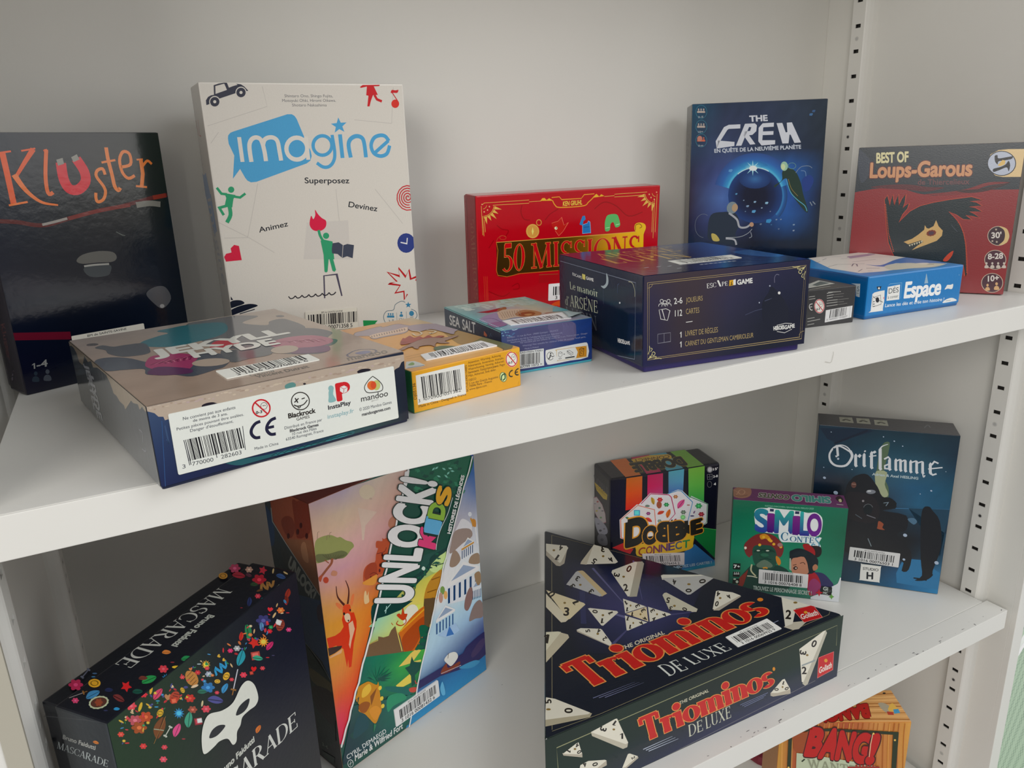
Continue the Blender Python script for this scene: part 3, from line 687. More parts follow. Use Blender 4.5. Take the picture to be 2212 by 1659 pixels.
def imagine():
    b = Box('game_box', 'tall white box with blue speech-bubble title and green torch-bearing figure, on upper shelf', FIT['imagine'], 0, {'F': 'c4c0b8', 'L': 'b0aca6', 'T': 'c0bcb4'}, (GI, GI, GI), M_LINEN, r=.0012)
    f = b.F; view(400, 160, 4.148)
    for P in ([(200, 465), (735, 290), (690, 110)], [(560, 1465), (620, 1150), (650, 980)], [(350, 1470), (570, 1465), (800, 1600)], [(1515, 410), (1850, 442), (1865, 120)], [(1350, 1030), (1400, 1500)], [(230, 620), (300, 520)], [(1700, 1030), (1950, 1340)], [(300, 1330), (560, 1460)]):
        f.line(P, 5, 'b2aea8')
    f.poly([(1090, 1330), (1460, 1310), (1480, 1659), (1060, 1659)], 'bcb8b2')
    bl = '4894c0'
    f.poly([(383, 575), (386, 548), (404, 527), (430, 515), (915, 360), (955, 360), (980, 375), (998, 400), (1078, 590), (1125, 690), (1134, 735), (1122, 775), (1090, 800), (640, 965), (590, 970), (558, 955), (538, 930), (492, 850), (428, 938), (440, 730), (390, 625)], bl)
    w = 'cac6be'
    f.line([(483, 565), (514, 787)], 36, w)
    f.line([(594, 787), (580, 700), (576, 630), (596, 585), (632, 568), (670, 580), (692, 620), (712, 700), (724, 780)], 38, w, True)
    f.line([(698, 630), (712, 588), (750, 568), (796, 572), (828, 605), (845, 690), (860, 775)], 38, w, True)
    f.ring(1000, 668, 93, 98, 38, w); f.line([(1082, 560), (1103, 768)], 36, w)
    f.ring(1230, 640, 84, 87, 30, bl); f.line([(1316, 545), (1340, 700), (1330, 780), (1290, 828), (1235, 832), (1180, 796)], 30, bl, True)
    f.line([(1387, 540), (1410, 752)], 36, bl); star(f, 1378, 462, 74, bl, rot=-95)
    f.line([(1484, 748), (1464, 640), (1480, 585), (1530, 556), (1582, 570), (1604, 620), (1620, 746)], 36, bl, True)
    f.line([(1700, 705), (1822, 596)], 30, bl); f.line([(1826, 600), (1790, 556), (1740, 550), (1690, 575), (1666, 640), (1690, 708), (1750, 735), (1808, 712), (1832, 640)], 32, bl, True)
    g = '66666a'
    tx(f, 'Shintaro Ono, Shingo Fujita,', 890, 208, 1322, 208, 889, 182, g); tx(f, 'Motoyuki Ohki, Hiromi Oikawa,', 870, 250, 1350, 248, 869, 224, g); tx(f, 'Shotaro Nakashima', 958, 290, 1268, 290, 957, 265, g)
    tx(f, 'Superposez', 1073, 978, 1470, 978, 1070, 928, '2c2e34', .012); tx(f, 'Devinez', 1462, 1190, 1718, 1230, 1470, 1142, '2c2e34', .012); tx(f, 'Animez', 665, 1420, 922, 1362, 656, 1374, '2c2e34', .012)
    s = '383a46'
    f.poly([(190, 278), (186, 235), (205, 205), (232, 190), (258, 186), (255, 100), (300, 85), (350, 77), (374, 78), (392, 122), (455, 98), (452, 86), (500, 92), (530, 112), (566, 150), (520, 155), (470, 165), (300, 222), (215, 270)], s)
    f.poly([(272, 178), (270, 108), (350, 86), (374, 142)], 'c4c0b8'); f.poly([(392, 118), (380, 82), (450, 84), (470, 96)], 'c4c0b8')
    for x, y in ((265, 248), (500, 165)): f.ell(x, y, 50, 52, 'c4c0b8'); f.ell(x, y, 42, 43, s); f.ell(x, y, 14, 14, 'c4c0b8')
    r = 'b82228'
    f.poly([(1565, 116), (1590, 98), (1745, 96), (1738, 108), (1690, 110), (1726, 186), (1682, 190), (1664, 240), (1652, 290), (1632, 290), (1642, 194), (1622, 190), (1628, 112), (1574, 124)], r); f.line([(1696, 188), (1718, 226), (1762, 245)], 22, r)
    f.ell(1882, 266, 35, 38, 'c43028'); f.line([(1908, 248), (1852, 162)], 8, r); f.blob([(1842, 168), (1852, 142), (1882, 146), (1910, 142), (1900, 168), (1868, 168)], r)
    n = '2c8e64'
    f.ell(412, 1036, 28, 28, n); f.line([(283, 1018), (325, 1072), (375, 1078)], 24, n); f.line([(425, 1096), (492, 1106), (540, 1070)], 22, n); f.poly([(350, 1066), (452, 1084), (432, 1120), (422, 1195), (352, 1190), (368, 1110)], n)
    f.line([(380, 1178), (306, 1198), (346, 1264)], 24, n); f.line([(396, 1180), (406, 1262), (374, 1330)], 34, n, True)
    P = [(1994 + (112 * (1 - i / 80)) * math.cos(i * .42) * .95, 1104 + (122 * (1 - i / 80)) * math.sin(i * .42)) for i in range(76)]
    for i in range(75):
        if max(P[i][0], P[i + 1][0]) < 2026: f.line(P[i:i + 2], 9, 'b42830')
    f.blob([(1163, 1216), (1190, 1255), (1225, 1290), (1262, 1316), (1258, 1370), (1215, 1404), (1150, 1400), (1115, 1350), (1128, 1270), (1148, 1300), (1166, 1262)], 'c41c40')
    f.ell(1262, 1449, 28, 28, n); f.line([(1196, 1398), (1210, 1450), (1246, 1510)], 24, n, True); f.poly([(1222, 1478), (1320, 1500), (1330, 1600), (1336, 1659), (1243, 1659), (1236, 1560)], n)
    k = '3a4050'
    f.poly([(1320, 1516), (1375, 1507), (1412, 1532), (1404, 1645), (1365, 1612), (1308, 1606)], k); f.poly([(1417, 1534), (1452, 1522), (1512, 1532), (1500, 1650), (1450, 1632), (1408, 1648)], k)
    f.ell(1980, 1514, 79, 88, '2c3a78'); f.line([(1990, 1468), (1986, 1520), (1930, 1508)], 9, 'd0d0d0')
    view(400, 520, 4.254)
    f.poly([(1244, -2), (1338, 2), (1345, 60), (1352, 140), (1386, 268), (1372, 285), (1354, 276), (1320, 150), (1308, 283), (1294, 292), (1280, 283), (1272, 130)], n)
    f.poly([(358, 150), (376, 120), (426, 108), (418, 70), (450, 38), (494, 48), (520, 178), (376, 192)], 'c01c3c')
    f.line([(1282, 528), (1275, 322), (1392, 308), (1440, 508)], 13, '484456')
    for i in range(7):
        x = 950 + i * 62; y = 512 - i * 6; f.line([(x, y), (x + 18, y + 20), (x + 44, y + 14), (x + 62, y - 6)], 10, '2c2c34', True)
    q = '1e222e'
    f.poly([(418, 510), (442, 545), (420, 546)], q); f.blob([(406, 575), (440, 550), (510, 548), (544, 576), (470, 605), (408, 620)], q); f.blob([(410, 645), (500, 600), (600, 580), (668, 596), (600, 625), (500, 662), (414, 688)], q); f.line([(500, 672), (640, 630)], 8, q)
    f.line([(2118, 366), (2132, 328), (2072, 352), (2056, 265), (2026, 332), (1960, 250), (1970, 326), (1860, 290), (1946, 376), (1870, 395), (1976, 410), (1930, 480), (2010, 465), (2015, 542), (2042, 490)], 12, 'a8141e')
    u = '3c7898'
    f.line([(1842, 760), (1822, 700), (1850, 648), (1914, 636), (1930, 588), (1985, 556), (2022, 566)], 5, '48606e', True); f.line([(2076, 628), (2118, 650), (2130, 692), (2108, 722)], 5, '48606e', True); star(f, 2050, 590, 30, u)
    for x in (1868, 1888, 1908): person(f, x, 690, 30, u)
    person(f, 1986, 680, 34, u); f.ell(2080, 668, 22, 24, u); f.line([(1942, 660), (1948, 745)], 3, '70787c'); f.line([(2032, 650), (2036, 735)], 3, '70787c')
    tx(f, '3-8', 1870, 755, 1918, 748, 1868, 728, '606468'); tx(f, '12+', 1966, 740, 2012, 734, 1964, 712, '606468'); tx(f, "30'", 2066, 722, 2100, 716, 2064, 700, '606468')
    f.poly([(1634, 732), (1770, 733), (1744, 762), (1802, 768), (1640, 806)], '1e8248'); f.ell(1530, 812, 26, 16, '28241c')
    b.sticker(f, (1108, 838), (1590, 796), (1100, 652), '3 1016 00071358 5', 11, E=(1572, 612), bars=(.05, .3, .97, .84), col='c8c4b8')
    l = b.L; view(380, 160, 6.383)
    l.line([(275, 640), (315, 850)], 8, 'a05a58'); l.line([(305, 630), (328, 850), (345, 855)], 7, 'a05a58')
    l.poly([(366, 1362), (386, 1400), (410, 1358), (480, 1690), (408, 1690)], '7a8fae')
    view(380, 420, 5.92); l.poly([(378, -5), (446, -5), (525, 470), (494, 512), (468, 400)], '7a8fae')
    tx(l, 'Imagine', 402, 60, 600, 1150, 446, 44, '9a9da2')
    b.finish('b0aca6', split=('front', .044))
def missions():
    b = Box('game_box', 'red box with gold sunburst corners and scroll banner, behind the dark blue lidded box', FIT['missions'], 0, {'F': 'ac1020', 'L': '7c0c1c', 'T': 'a01420'}, (GM, GM, GM), M_GLOSS, r=.0012)
    f = b.F; view(980, 380, 4.608); gd = 'd0a850'
    for P in ([(680, 290), (670, 360), (700, 430), (760, 440)], [(910, 440), (960, 380), (1040, 330)], [(430, 490), (480, 530), (545, 545), (520, 600)], [(1400, 330), (1500, 260), (1620, 300), (1740, 400), (1880, 360)], [(350, 720), (400, 640)], [(580, 1100), (640, 1070), (650, 1120), (590, 1130)], [(350, 1150), (480, 1200), (560, 1160)]): f.line(P, 10, '900c1a', True)
    for P in ([(300, 270), (750, 240)], [(390, 292), (750, 272)], [(750, 258), (870, 250)], [(1600, 182), (1925, 160)], [(1600, 210), (1900, 190)], [(1500, 205), (1600, 196)], [(2025, 180), (2004, 560)], [(2000, 230), (1984, 620)], [(1984, 250), (1972, 560)], [(275, 300), (290, 590)], [(288, 400), (302, 600)], [(306, 440), (315, 560)], [(305, 270), (280, 290)], [(300, 1000), (312, 1240)], [(318, 1000), (330, 1240)], [(334, 1000), (342, 1240)]): f.line(P, 4.5, gd if P[0][1] < 900 else 'c04028')
    def sun(cx, cy, a0, a1, r):
        for i in range(5):
            a = math.radians(a0 + (a1 - a0) * (i + .5) / 5); d = math.radians(8); R = r * (1.75 if i % 2 == 0 else 1.6)
            f.poly([(cx + r * 1.08 * math.cos(a - d), cy + r * 1.08 * math.sin(a - d)), (cx + R * math.cos(a), cy + R * math.sin(a)), (cx + r * 1.08 * math.cos(a + d), cy + r * 1.08 * math.sin(a + d))], gd)
            if i % 2 == 0: f.ell(cx + r * .62 * math.cos(a), cy + r * .62 * math.sin(a), 7, 8, 'e0a070', n=8)
        f.ring(cx, cy, r, r, 5, gd, -a0, -a1, 12); f.ring(cx, cy, r * .35, r * .35, 4, gd, -a0, -a1, 8)
        f.ell(cx - (6 if a1 < 100 else -8), cy - 6, 7, 7, 'e0a070', n=8)
    sun(288, 290, 5, 85, 112); sun(2012, 168, 95, 175, 108)
    f.poly([(862, 248), (882, 222), (905, 220), (925, 240), (950, 222), (990, 246)], 'e0a830'); f.poly([(1380, 218), (1420, 178), (1450, 205), (1468, 182), (1500, 200)], 'e0a830')
    f.line([(985, 246), (1008, 290), (1060, 314), (1290, 298), (1340, 262), (1390, 216)], 9, 'd89830', True); f.line([(975, 215), (1052, 208), (1075, 236), (1270, 224), (1300, 186), (1400, 178)], 7, 'd89830')
    tx(f, 'KEN GRUHL', 1087, 300, 1278, 284, 1085, 256, 'e8b848', .03, shear=.15)
    f.ell(786, 550, 66, 72, 'c89044'); f.ring(786, 550, 58, 64, 4, 'e0b060'); f.ring(848, 464, 24, 28, 8, 'c88c40'); f.poly([(786, 510), (796, 552), (786, 590), (776, 552)], 'f0d070')
    f.blob([(976, 470), (1040, 450), (1074, 412), (1098, 490), (1142, 462), (1090, 550), (1046, 596), (1010, 545), (985, 510)], 'b42420'); f.line([(976, 470), (1040, 450), (1074, 412), (1098, 490), (1142, 462), (1090, 550), (1046, 596), (1010, 545)], 4, 'e06850'); f.ell(1018, 520, 15, 15, 'e8e0b0'); f.ell(1024, 518, 5, 5, '401010')
    f.poly([(1252, 482), (1282, 400), (1306, 396), (1314, 432), (1290, 452), (1288, 498)], '3478b4'); f.poly([(1282, 488), (1330, 470), (1340, 448), (1356, 458), (1364, 566), (1282, 574)], '2c70b0'); f.line([(1282, 488), (1330, 470), (1340, 448), (1356, 458), (1364, 566), (1282, 574), (1282, 488)], 4, '7ab0d8'); f.line([(1296, 512), (1350, 506)], 5, '205080')
    f.blob([(1510, 548), (1504, 480), (1512, 430), (1530, 394), (1575, 380), (1618, 382), (1640, 408), (1656, 490), (1612, 512), (1590, 462), (1562, 478), (1552, 540)], '58ac60'); f.line([(1512, 520), (1552, 512)], 5, 'b0e0b0'); f.line([(1612, 488), (1652, 478)], 5, 'b0e0b0')
    f.grad((432, 985), (1885, 872), (424, 662), ['3c2c12 4a3414 40300f 7a5416 d89c14 e0b020', '38280f 402c10 38280e 704c12 c88c10 dca818'], 12, E=(1890, 548))
    f.blob([(430, 960), (445, 1000), (520, 1004), (640, 972), (520, 975)], '3c2c12')
    f.line([(424, 662), (900, 628), (1440, 588), (1890, 548)], 6, 'd0a048'); f.line([(424, 662), (440, 740), (425, 940), (440, 990), (530, 1004), (660, 972), (1040, 942)], 6, 'b86828')
    f.blob([(1802, 540), (1806, 482), (1850, 464), (1900, 478), (1912, 520), (1888, 590), (1870, 720), (1846, 600)], 'e0b020'); f.line([(1810, 540), (1812, 490), (1852, 478), (1872, 505), (1850, 520)], 6, '7a3c10', True)
    f.ring(490, 615, 32, 20, 4, 'b84830'); f.line([(424, 662), (440, 620), (480, 592), (520, 610)], 4, 'b84830', True)
    f.serif('50', (484, 958), (702, 938), (487, 690), 'b8161e', .17, .07, .1, out='c88a3c', outw=.018)
    f.serif('MISSIONS', (775, 922), (1850, 822), (770, 676), 'b01820', .15, .05, .16, out='c87c34', outw=.018, sp=.05)
    f.line([(850, 985), (1040, 975)], 5, '8a5030'); f.poly([(850, 990), (1200, 968), (1200, 1046), (846, 1066)], 'a01a20')
    f.blob([(1000, 1260), (1080, 1235), (1160, 1215), (1300, 1200), (1300, 1290), (1000, 1290)], 'c84a14')
    b.sticker(f, (940, 1243), (1492, 1190), (944, 1076), '3 1016 00064203 9', 12)
    l = b.L; l.serif('50MISSIONS', (160, 425), (206, 1225), (198, 420), '8c4434', .13, .05, .12)
    l.line([(128, 215), (165, 1230)], 4, '580814')
    b.finish('7c0c1c', split=('front', .025))
def arsene():
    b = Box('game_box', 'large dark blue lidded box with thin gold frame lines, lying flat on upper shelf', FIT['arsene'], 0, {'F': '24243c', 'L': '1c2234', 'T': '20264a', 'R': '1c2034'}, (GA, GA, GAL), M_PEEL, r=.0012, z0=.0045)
    f = b.F; view(1190, 510, 3.814); g = 'a89468'; w = 'd8d8d4'
    f.grad(None, None, None, ['3a3444 40363c 3a3344 282a48 242640', '2c2c4a 3e3438 30304a 20263e 1a2138', '262846 3a3238 2a2c40 182130 161d30', '20244a 342c40 24283c 1a2030 1c203a'], 10)  # brownish room reflection blended into the navy print colours
    f.blob([(1740, 560), (1790, 470), (1830, 420), (1960, 600), (1900, 780), (1760, 720)], '1c2232', 3)
    for o in (0, 14): f.line([(795 + o, 385 + o), (2105 - o, 240 + o), (2064 - o, 845 - o), (795 + o, 1022 - o), (795 + o, 385 + o)], 3.2, g)
    def orn(x, y, sx, sy):
        for P in ([(0, 0), (25, 28), (40, 60), (58, 50), (48, 30), (30, 40)], [(0, 0), (30, 18), (66, 22), (60, 4)], [(0, 40), (14, 80), (10, 110)], [(45, 0), (85, 8), (110, 4)], [(20, 60), (34, 84), (22, 92)]):
            f.line([(x + a * sx, y + c * sy) for a, c in P], 5, 'c4bc88', True)
        f.ell(x + 20 * sx, y + 20 * sy, 7, 7, 'c4bc88')
    orn(2098, 248, -1, 1); orn(800, 1014, 1, -1); f.ring(2085, 822, 40, 40, 3, g, 90, 180, 8); f.ring(800, 392, 36, 36, 3, g, 270, 360, 8)
    f.serif('ESC', (1284, 431), (1362, 419), (1282, 392), w, .16, .05, .1); f.poly([(1368, 366), (1382, 363), (1404, 414), (1390, 416)], w); f.serif('PE', (1408, 413), (1458, 406), (1406, 378), w, .16, .05, .1)
    f.poly([(1470, 364), (1502, 360), (1502, 404), (1468, 412)], 'd8a428'); f.poly([(1502, 360), (1522, 354), (1522, 402), (1502, 404)], 'dcdcd8'); f.line([(1494, 372), (1484, 386), (1492, 396), (1478, 404)], 5, '201c14')
    tx(f, 'GAME', 1537, 400, 1660, 384, 1535, 362, w, .04)
    for x in (912, 938, 968): f.ring(x, 535 if x != 938 else 545, 13, 14, 4, w); f.line([(x - 26, 580), (x - 18, 560), (x + 16, 558), (x + 22, 576)], 4, w, True)
    f.line([(912, 604), (948, 598), (980, 614), (960, 694), (905, 684), (890, 606), (915, 604), (940, 692)], 4, w); f.line([(880, 808), (985, 795), (985, 868), (880, 884), (880, 808)], 3.5, '80808c'); f.line([(932, 802), (932, 878)], 3.5, '80808c')
    tx(f, '2-6', 1015, 560, 1083, 552, 1013, 512, w, .01); tx(f, 'JOUEURS', 1113, 548, 1250, 530, 1112, 508, g); tx(f, '112', 1022, 662, 1080, 655, 1022, 612, w, .01); tx(f, 'CARTES', 1113, 643, 1222, 630, 1112, 600, g)
    f.line([(1112, 710), (1166, 702)], 5, w); tx(f, '1', 1060, 838, 1078, 835, 1060, 790, w); tx(f, 'LIVRET DE RÈGLES', 1107, 825, 1375, 791, 1106, 782, g); tx(f, '1', 1060, 918, 1078, 915, 1060, 870, w)
    tx(f, 'CARNET DU GENTLEMAN CAMBRIOLEUR', 1105, 908, 1668, 834, 1104, 868, g)
    tx(f, 'HEROES', 1835, 776, 1922, 764, 1833, 746, w, .05); tx(f, 'GAME', 1926, 768, 2008, 752, 1924, 738, w, .04); f.line([(1860, 735), (1930, 718), (1985, 720)], 4, w); f.line([(1862, 786), (1925, 796), (1985, 766)], 4, w)
    f.ell(1880, 468, 11, 12, w); f.ell(1716, 548, 5, 6, 'a8b0c0'); f.ell(1803, 410, 6, 6, 'a8b0c0'); f.line([(1842, 385), (1842, 340), (1858, 316), (1880, 320)], 5, '6a6a80', True)
    f.line([(1760, 535), (1820, 512), (1800, 520)], 3, '5a6080'); f.line([(1600, 650), (1680, 615), (1740, 600)], 4, '484e68')
    t = b.T
    t.grad(None, None, None, ['20264a 24305c 2c5088', '20244a 1c2244 24386c', '1e2044 1a1e3c 1c2348'], 6)
    t.serif('LUPIN', (520, 228), (1180, 172), (395, 190), 'b89858', .17, .06, .12); t.serif('ARSENE', (420, 180), (1080, 122), (330, 152), 'b89858', .17, .06, .12)
    tx(t, 'Le manoir', 700, 118, 1020, 88, 660, 106, 'a09878'); [t.line([(1228 + i * 38, 236 - i * 4), (1256 + i * 38, 232 - i * 4)], 9, 'c4c8cc') for i in range(8)]
    for x, y in ((770, 262), (870, 255), (960, 250), (1040, 268)): t.line([(x, y), (x + 36, y - 6)], 5, 'b8c0c8')
    t.blob([(1500, 130), (1700, 110), (1900, 140), (1880, 170), (1650, 160)], '34609a')
    b.sticker(t, (1060, 236), (1575, 180), (960, 208), '3 1016 00067155 8', 13, bars=(.1, .22, .85, .86), E=(1482, 157))
    l = b.L; s = 'aab09a'
    l.blob([(70, 640), (300, 560), (690, 660), (690, 1010), (90, 900)], '152230', 3)
    l.line([(78, 205), (700, 385), (690, 1015)], 3, '606878'); l.line([(62, 880), (690, 1015)], 3, '606878')
    tx(l, 'ESCAPE', 180, 322, 256, 354, 178, 300, 'c8c8c0', .01); l.poly([(258, 310), (284, 318), (284, 362), (260, 352)], 'c8b060'); tx(l, 'GAME', 292, 356, 352, 374, 290, 332, 'd8d8d4', .04)
    l.serif('Le', (158, 434), (205, 448), (153, 374), s, .13, .05, .08); l.serif('manoir', (218, 452), (392, 505), (213, 392), s, .13, .05, .08)
    l.serif("d'", (120, 565), (150, 574), (118, 490), '868c7c', .13, .05, .08); l.serif('ARSENE', (158, 578), (388, 636), (155, 484), '9aa08c', .14, .05, .12); l.line([(292, 498), (300, 512)], 6, '9aa08c')
    l.serif('LUPIN', (130, 690), (388, 782), (120, 578), '4c5258', .14, .05, .12)
    l.blob([(458, 305), (474, 350), (470, 400), (440, 432), (412, 410), (436, 408), (456, 380)], '8c98a0'); l.ell(568, 550, 6, 8, 'd0d4d4'); l.line([(432, 430), (434, 560)], 2, '50586a'); l.line([(548, 470), (548, 405), (562, 392)], 4, '3c4860')
    tx(l, 'HEROES', 553, 874, 606, 888, 550, 842, 'b8b8b8', .04); tx(l, 'GAME', 608, 890, 652, 896, 606, 862, 'b8b8b8', .03); l.line([(640, 375), (670, 385), (690, 440), (692, 500)], 5, '8c8c78', True)
    b.finish('2c2460', split=('up', .0045, .0028))
def espace():
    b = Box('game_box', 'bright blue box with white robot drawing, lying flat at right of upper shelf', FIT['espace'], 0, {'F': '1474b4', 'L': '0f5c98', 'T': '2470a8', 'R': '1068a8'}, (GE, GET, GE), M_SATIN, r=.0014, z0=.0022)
    f = b.F; view(1720, 530, 5.821); w = 'dcdcd8'; k = '1c2028'
    f.poly([(908, 846), (935, 826), (958, 612), (985, 592), (1050, 575), (1112, 565), (1106, 700), (1088, 800), (1090, 822)], w); f.line([(962, 640), (1010, 680), (1090, 715)], 5, k); f.ell(1020, 686, 22, 34, k); f.line([(960, 660), (1060, 625), (1066, 740), (960, 775), (960, 660)], 4, '404448')
    f.poly([(1012, 520), (1072, 514), (1056, 558), (1024, 560)], k); f.ell(1040, 540, 12, 14, w); f.ell(1102, 662, 9, 14, 'd090a0')
    for y in (710, 740, 770): f.line([(966, y), (985, y - 4)], 8, k)
    f.line([(1160, 505), (1180, 485), (1328, 470), (1310, 670)], 4, '80b0d0'); f.poly([(1150, 522), (1306, 492), (1294, 680), (1134, 698)], w)
    tx(f, 'DÉS', 1160, 608, 1285, 588, 1162, 545, '40484c'); tx(f, 'à conter', 1150, 672, 1282, 652, 1150, 636, '4c5458')
    tx(f, 'Espace', 1356, 660, 1806, 612, 1382, 468, 'e4e8e8', .035, space=.94); f.poly([(1610, 480), (1638, 350), (1658, 474)], '9cb8c8')
    for i in range(6): f.line([(1630 - i * 4, 390 + i * 15), (1648 + i * 1, 388 + i * 15)], 2.5, '3a70a0')
    tx(f, 'Lance les dés et crée ton histoire !', 1115, 777, 1858, 696, 1118, 735, 'd4dce0', .015, shear=.12)
    f.blob([(1866, 556), (1885, 520), (1900, 498), (1940, 496), (1972, 486), (1968, 528), (1950, 550), (1905, 544)], w); f.blob([(1840, 724), (1880, 682), (1950, 660), (2000, 675), (2014, 694), (1960, 706)], w); f.line([(1880, 698), (1940, 690)], 6, '8898a0')
    f.ell(2048, 372, 4, 6, '80a8c8')
    l = b.L; l.poly([(690, 478), (806, 484), (796, 652), (752, 640), (748, 500)], 'b8c4cc'); tx(l, 'S', 765, 575, 790, 580, 768, 515, '48606e'); l.line([(758, 600), (790, 606)], 5, '60787e')
    l.line([(200, 275), (870, 420)], 4, '0c4c84')
    t = b.T
    t.poly([(150, 160), (890, 78), (1420, 146), (1900, 230), (1500, 275), (1080, 328), (800, 350), (600, 318), (430, 292)], 'c4bcb4')
    t.blob([(870, 240), (1060, 250), (1250, 180), (1420, 150), (1650, 180), (1880, 222), (1750, 262), (1650, 220), (1400, 232), (1250, 225), (1100, 268)], '2c5c9c')
    t.blob([(1110, 265), (1230, 232), (1450, 222), (1600, 240), (1700, 225), (1880, 232), (1740, 270), (1450, 290), (1200, 310)], 'b4b0a0')
    for x1, y1, x2, y2, ww in ((400, 270, 520, 240, 4), (520, 240, 860, 232, 4), (700, 262, 720, 230, 5), (720, 230, 760, 236, 5), (760, 236, 770, 264, 5), (640, 150, 900, 118, 9), (900, 100, 990, 108, 9), (320, 150, 560, 140, 4), (700, 210, 1000, 176, 4), (780, 330, 830, 300, 5), (900, 320, 960, 322, 5), (880, 290, 1050, 288, 6), (1650, 240, 1730, 238, 10), (230, 225, 300, 205, 4), (330, 185, 380, 165, 4), (1240, 196, 1300, 190, 6), (560, 170, 1200, 140, 3)):
        t.line([(x1, y1), (x2, y2)], ww, '5c5c68' if ww < 8 else '3c3c48')
    t.poly([(640, 140), (900, 108), (1000, 112), (900, 135), (680, 165)], '8c7c90')
    b.finish('0f5c98', split=('up', .0022, .0006))
def lilblack():
    b = Box('game_box', 'small black box squeezed between the dark blue lidded box and the bright blue box', FIT['lilblack'], 0, {'F': '38383a', 'T': '48443f', 'R': '2c2c2e'}, (GL, GL, GL), M_SATIN, r=.0008)
    f = b.F; view(1720, 530, 5.821); g = 'a8a8a4'
    for x1, y1, x2, y2 in ((160, 650, 235, 638), (160, 680, 240, 668), (385, 605, 460, 590), (385, 635, 470, 620), (385, 665, 460, 652), (385, 698, 520, 682), (380, 730, 520, 712), (380, 765, 520, 745), (140, 922, 230, 908), (140, 960, 300, 928), (140, 1000, 225, 985), (400, 590, 560, 580)): f.line([(x1, y1), (x2, y2)], 7, g)
    for x1, y1, x2, y2 in ((470, 590, 550, 582), (475, 620, 600, 606), (470, 650, 590, 640), (525, 682, 660, 668), (525, 712, 600, 706), (525, 745, 640, 728)): f.line([(x1, y1), (x2, y2)], 5, '787874')
    f.line([(205, 735), (172, 745), (165, 780), (185, 812), (205, 812)], 10, 'c8c8c4', True); f.line([(172, 776), (200, 772)], 8, 'c8c8c4')
    warn(f, 291, 765, 66, 90, 9, 'c03a48')
    f.poly([(372, 816), (708, 757), (692, 905), (358, 970)], 'd8d8d8'); f.barcode((415, 915), (622, 878), (428, 812), seed=5, n=34); f.line([(680, 765), (664, 910)], 2, '606060')
    tx(f, '3 760353 122607', 378, 948, 640, 900, 380, 928, '404044')
    t = b.T; t.poly([(120, 500), (280, 440), (490, 480), (150, 540)], 'c8c8bc'); t.poly([(200, 500), (300, 452), (420, 474), (260, 512)], '5c6460')
    t.line([(160, 560), (430, 512)], 8, 'b0b0a8')
    b.finish('2c2c2e', lidname='carton')
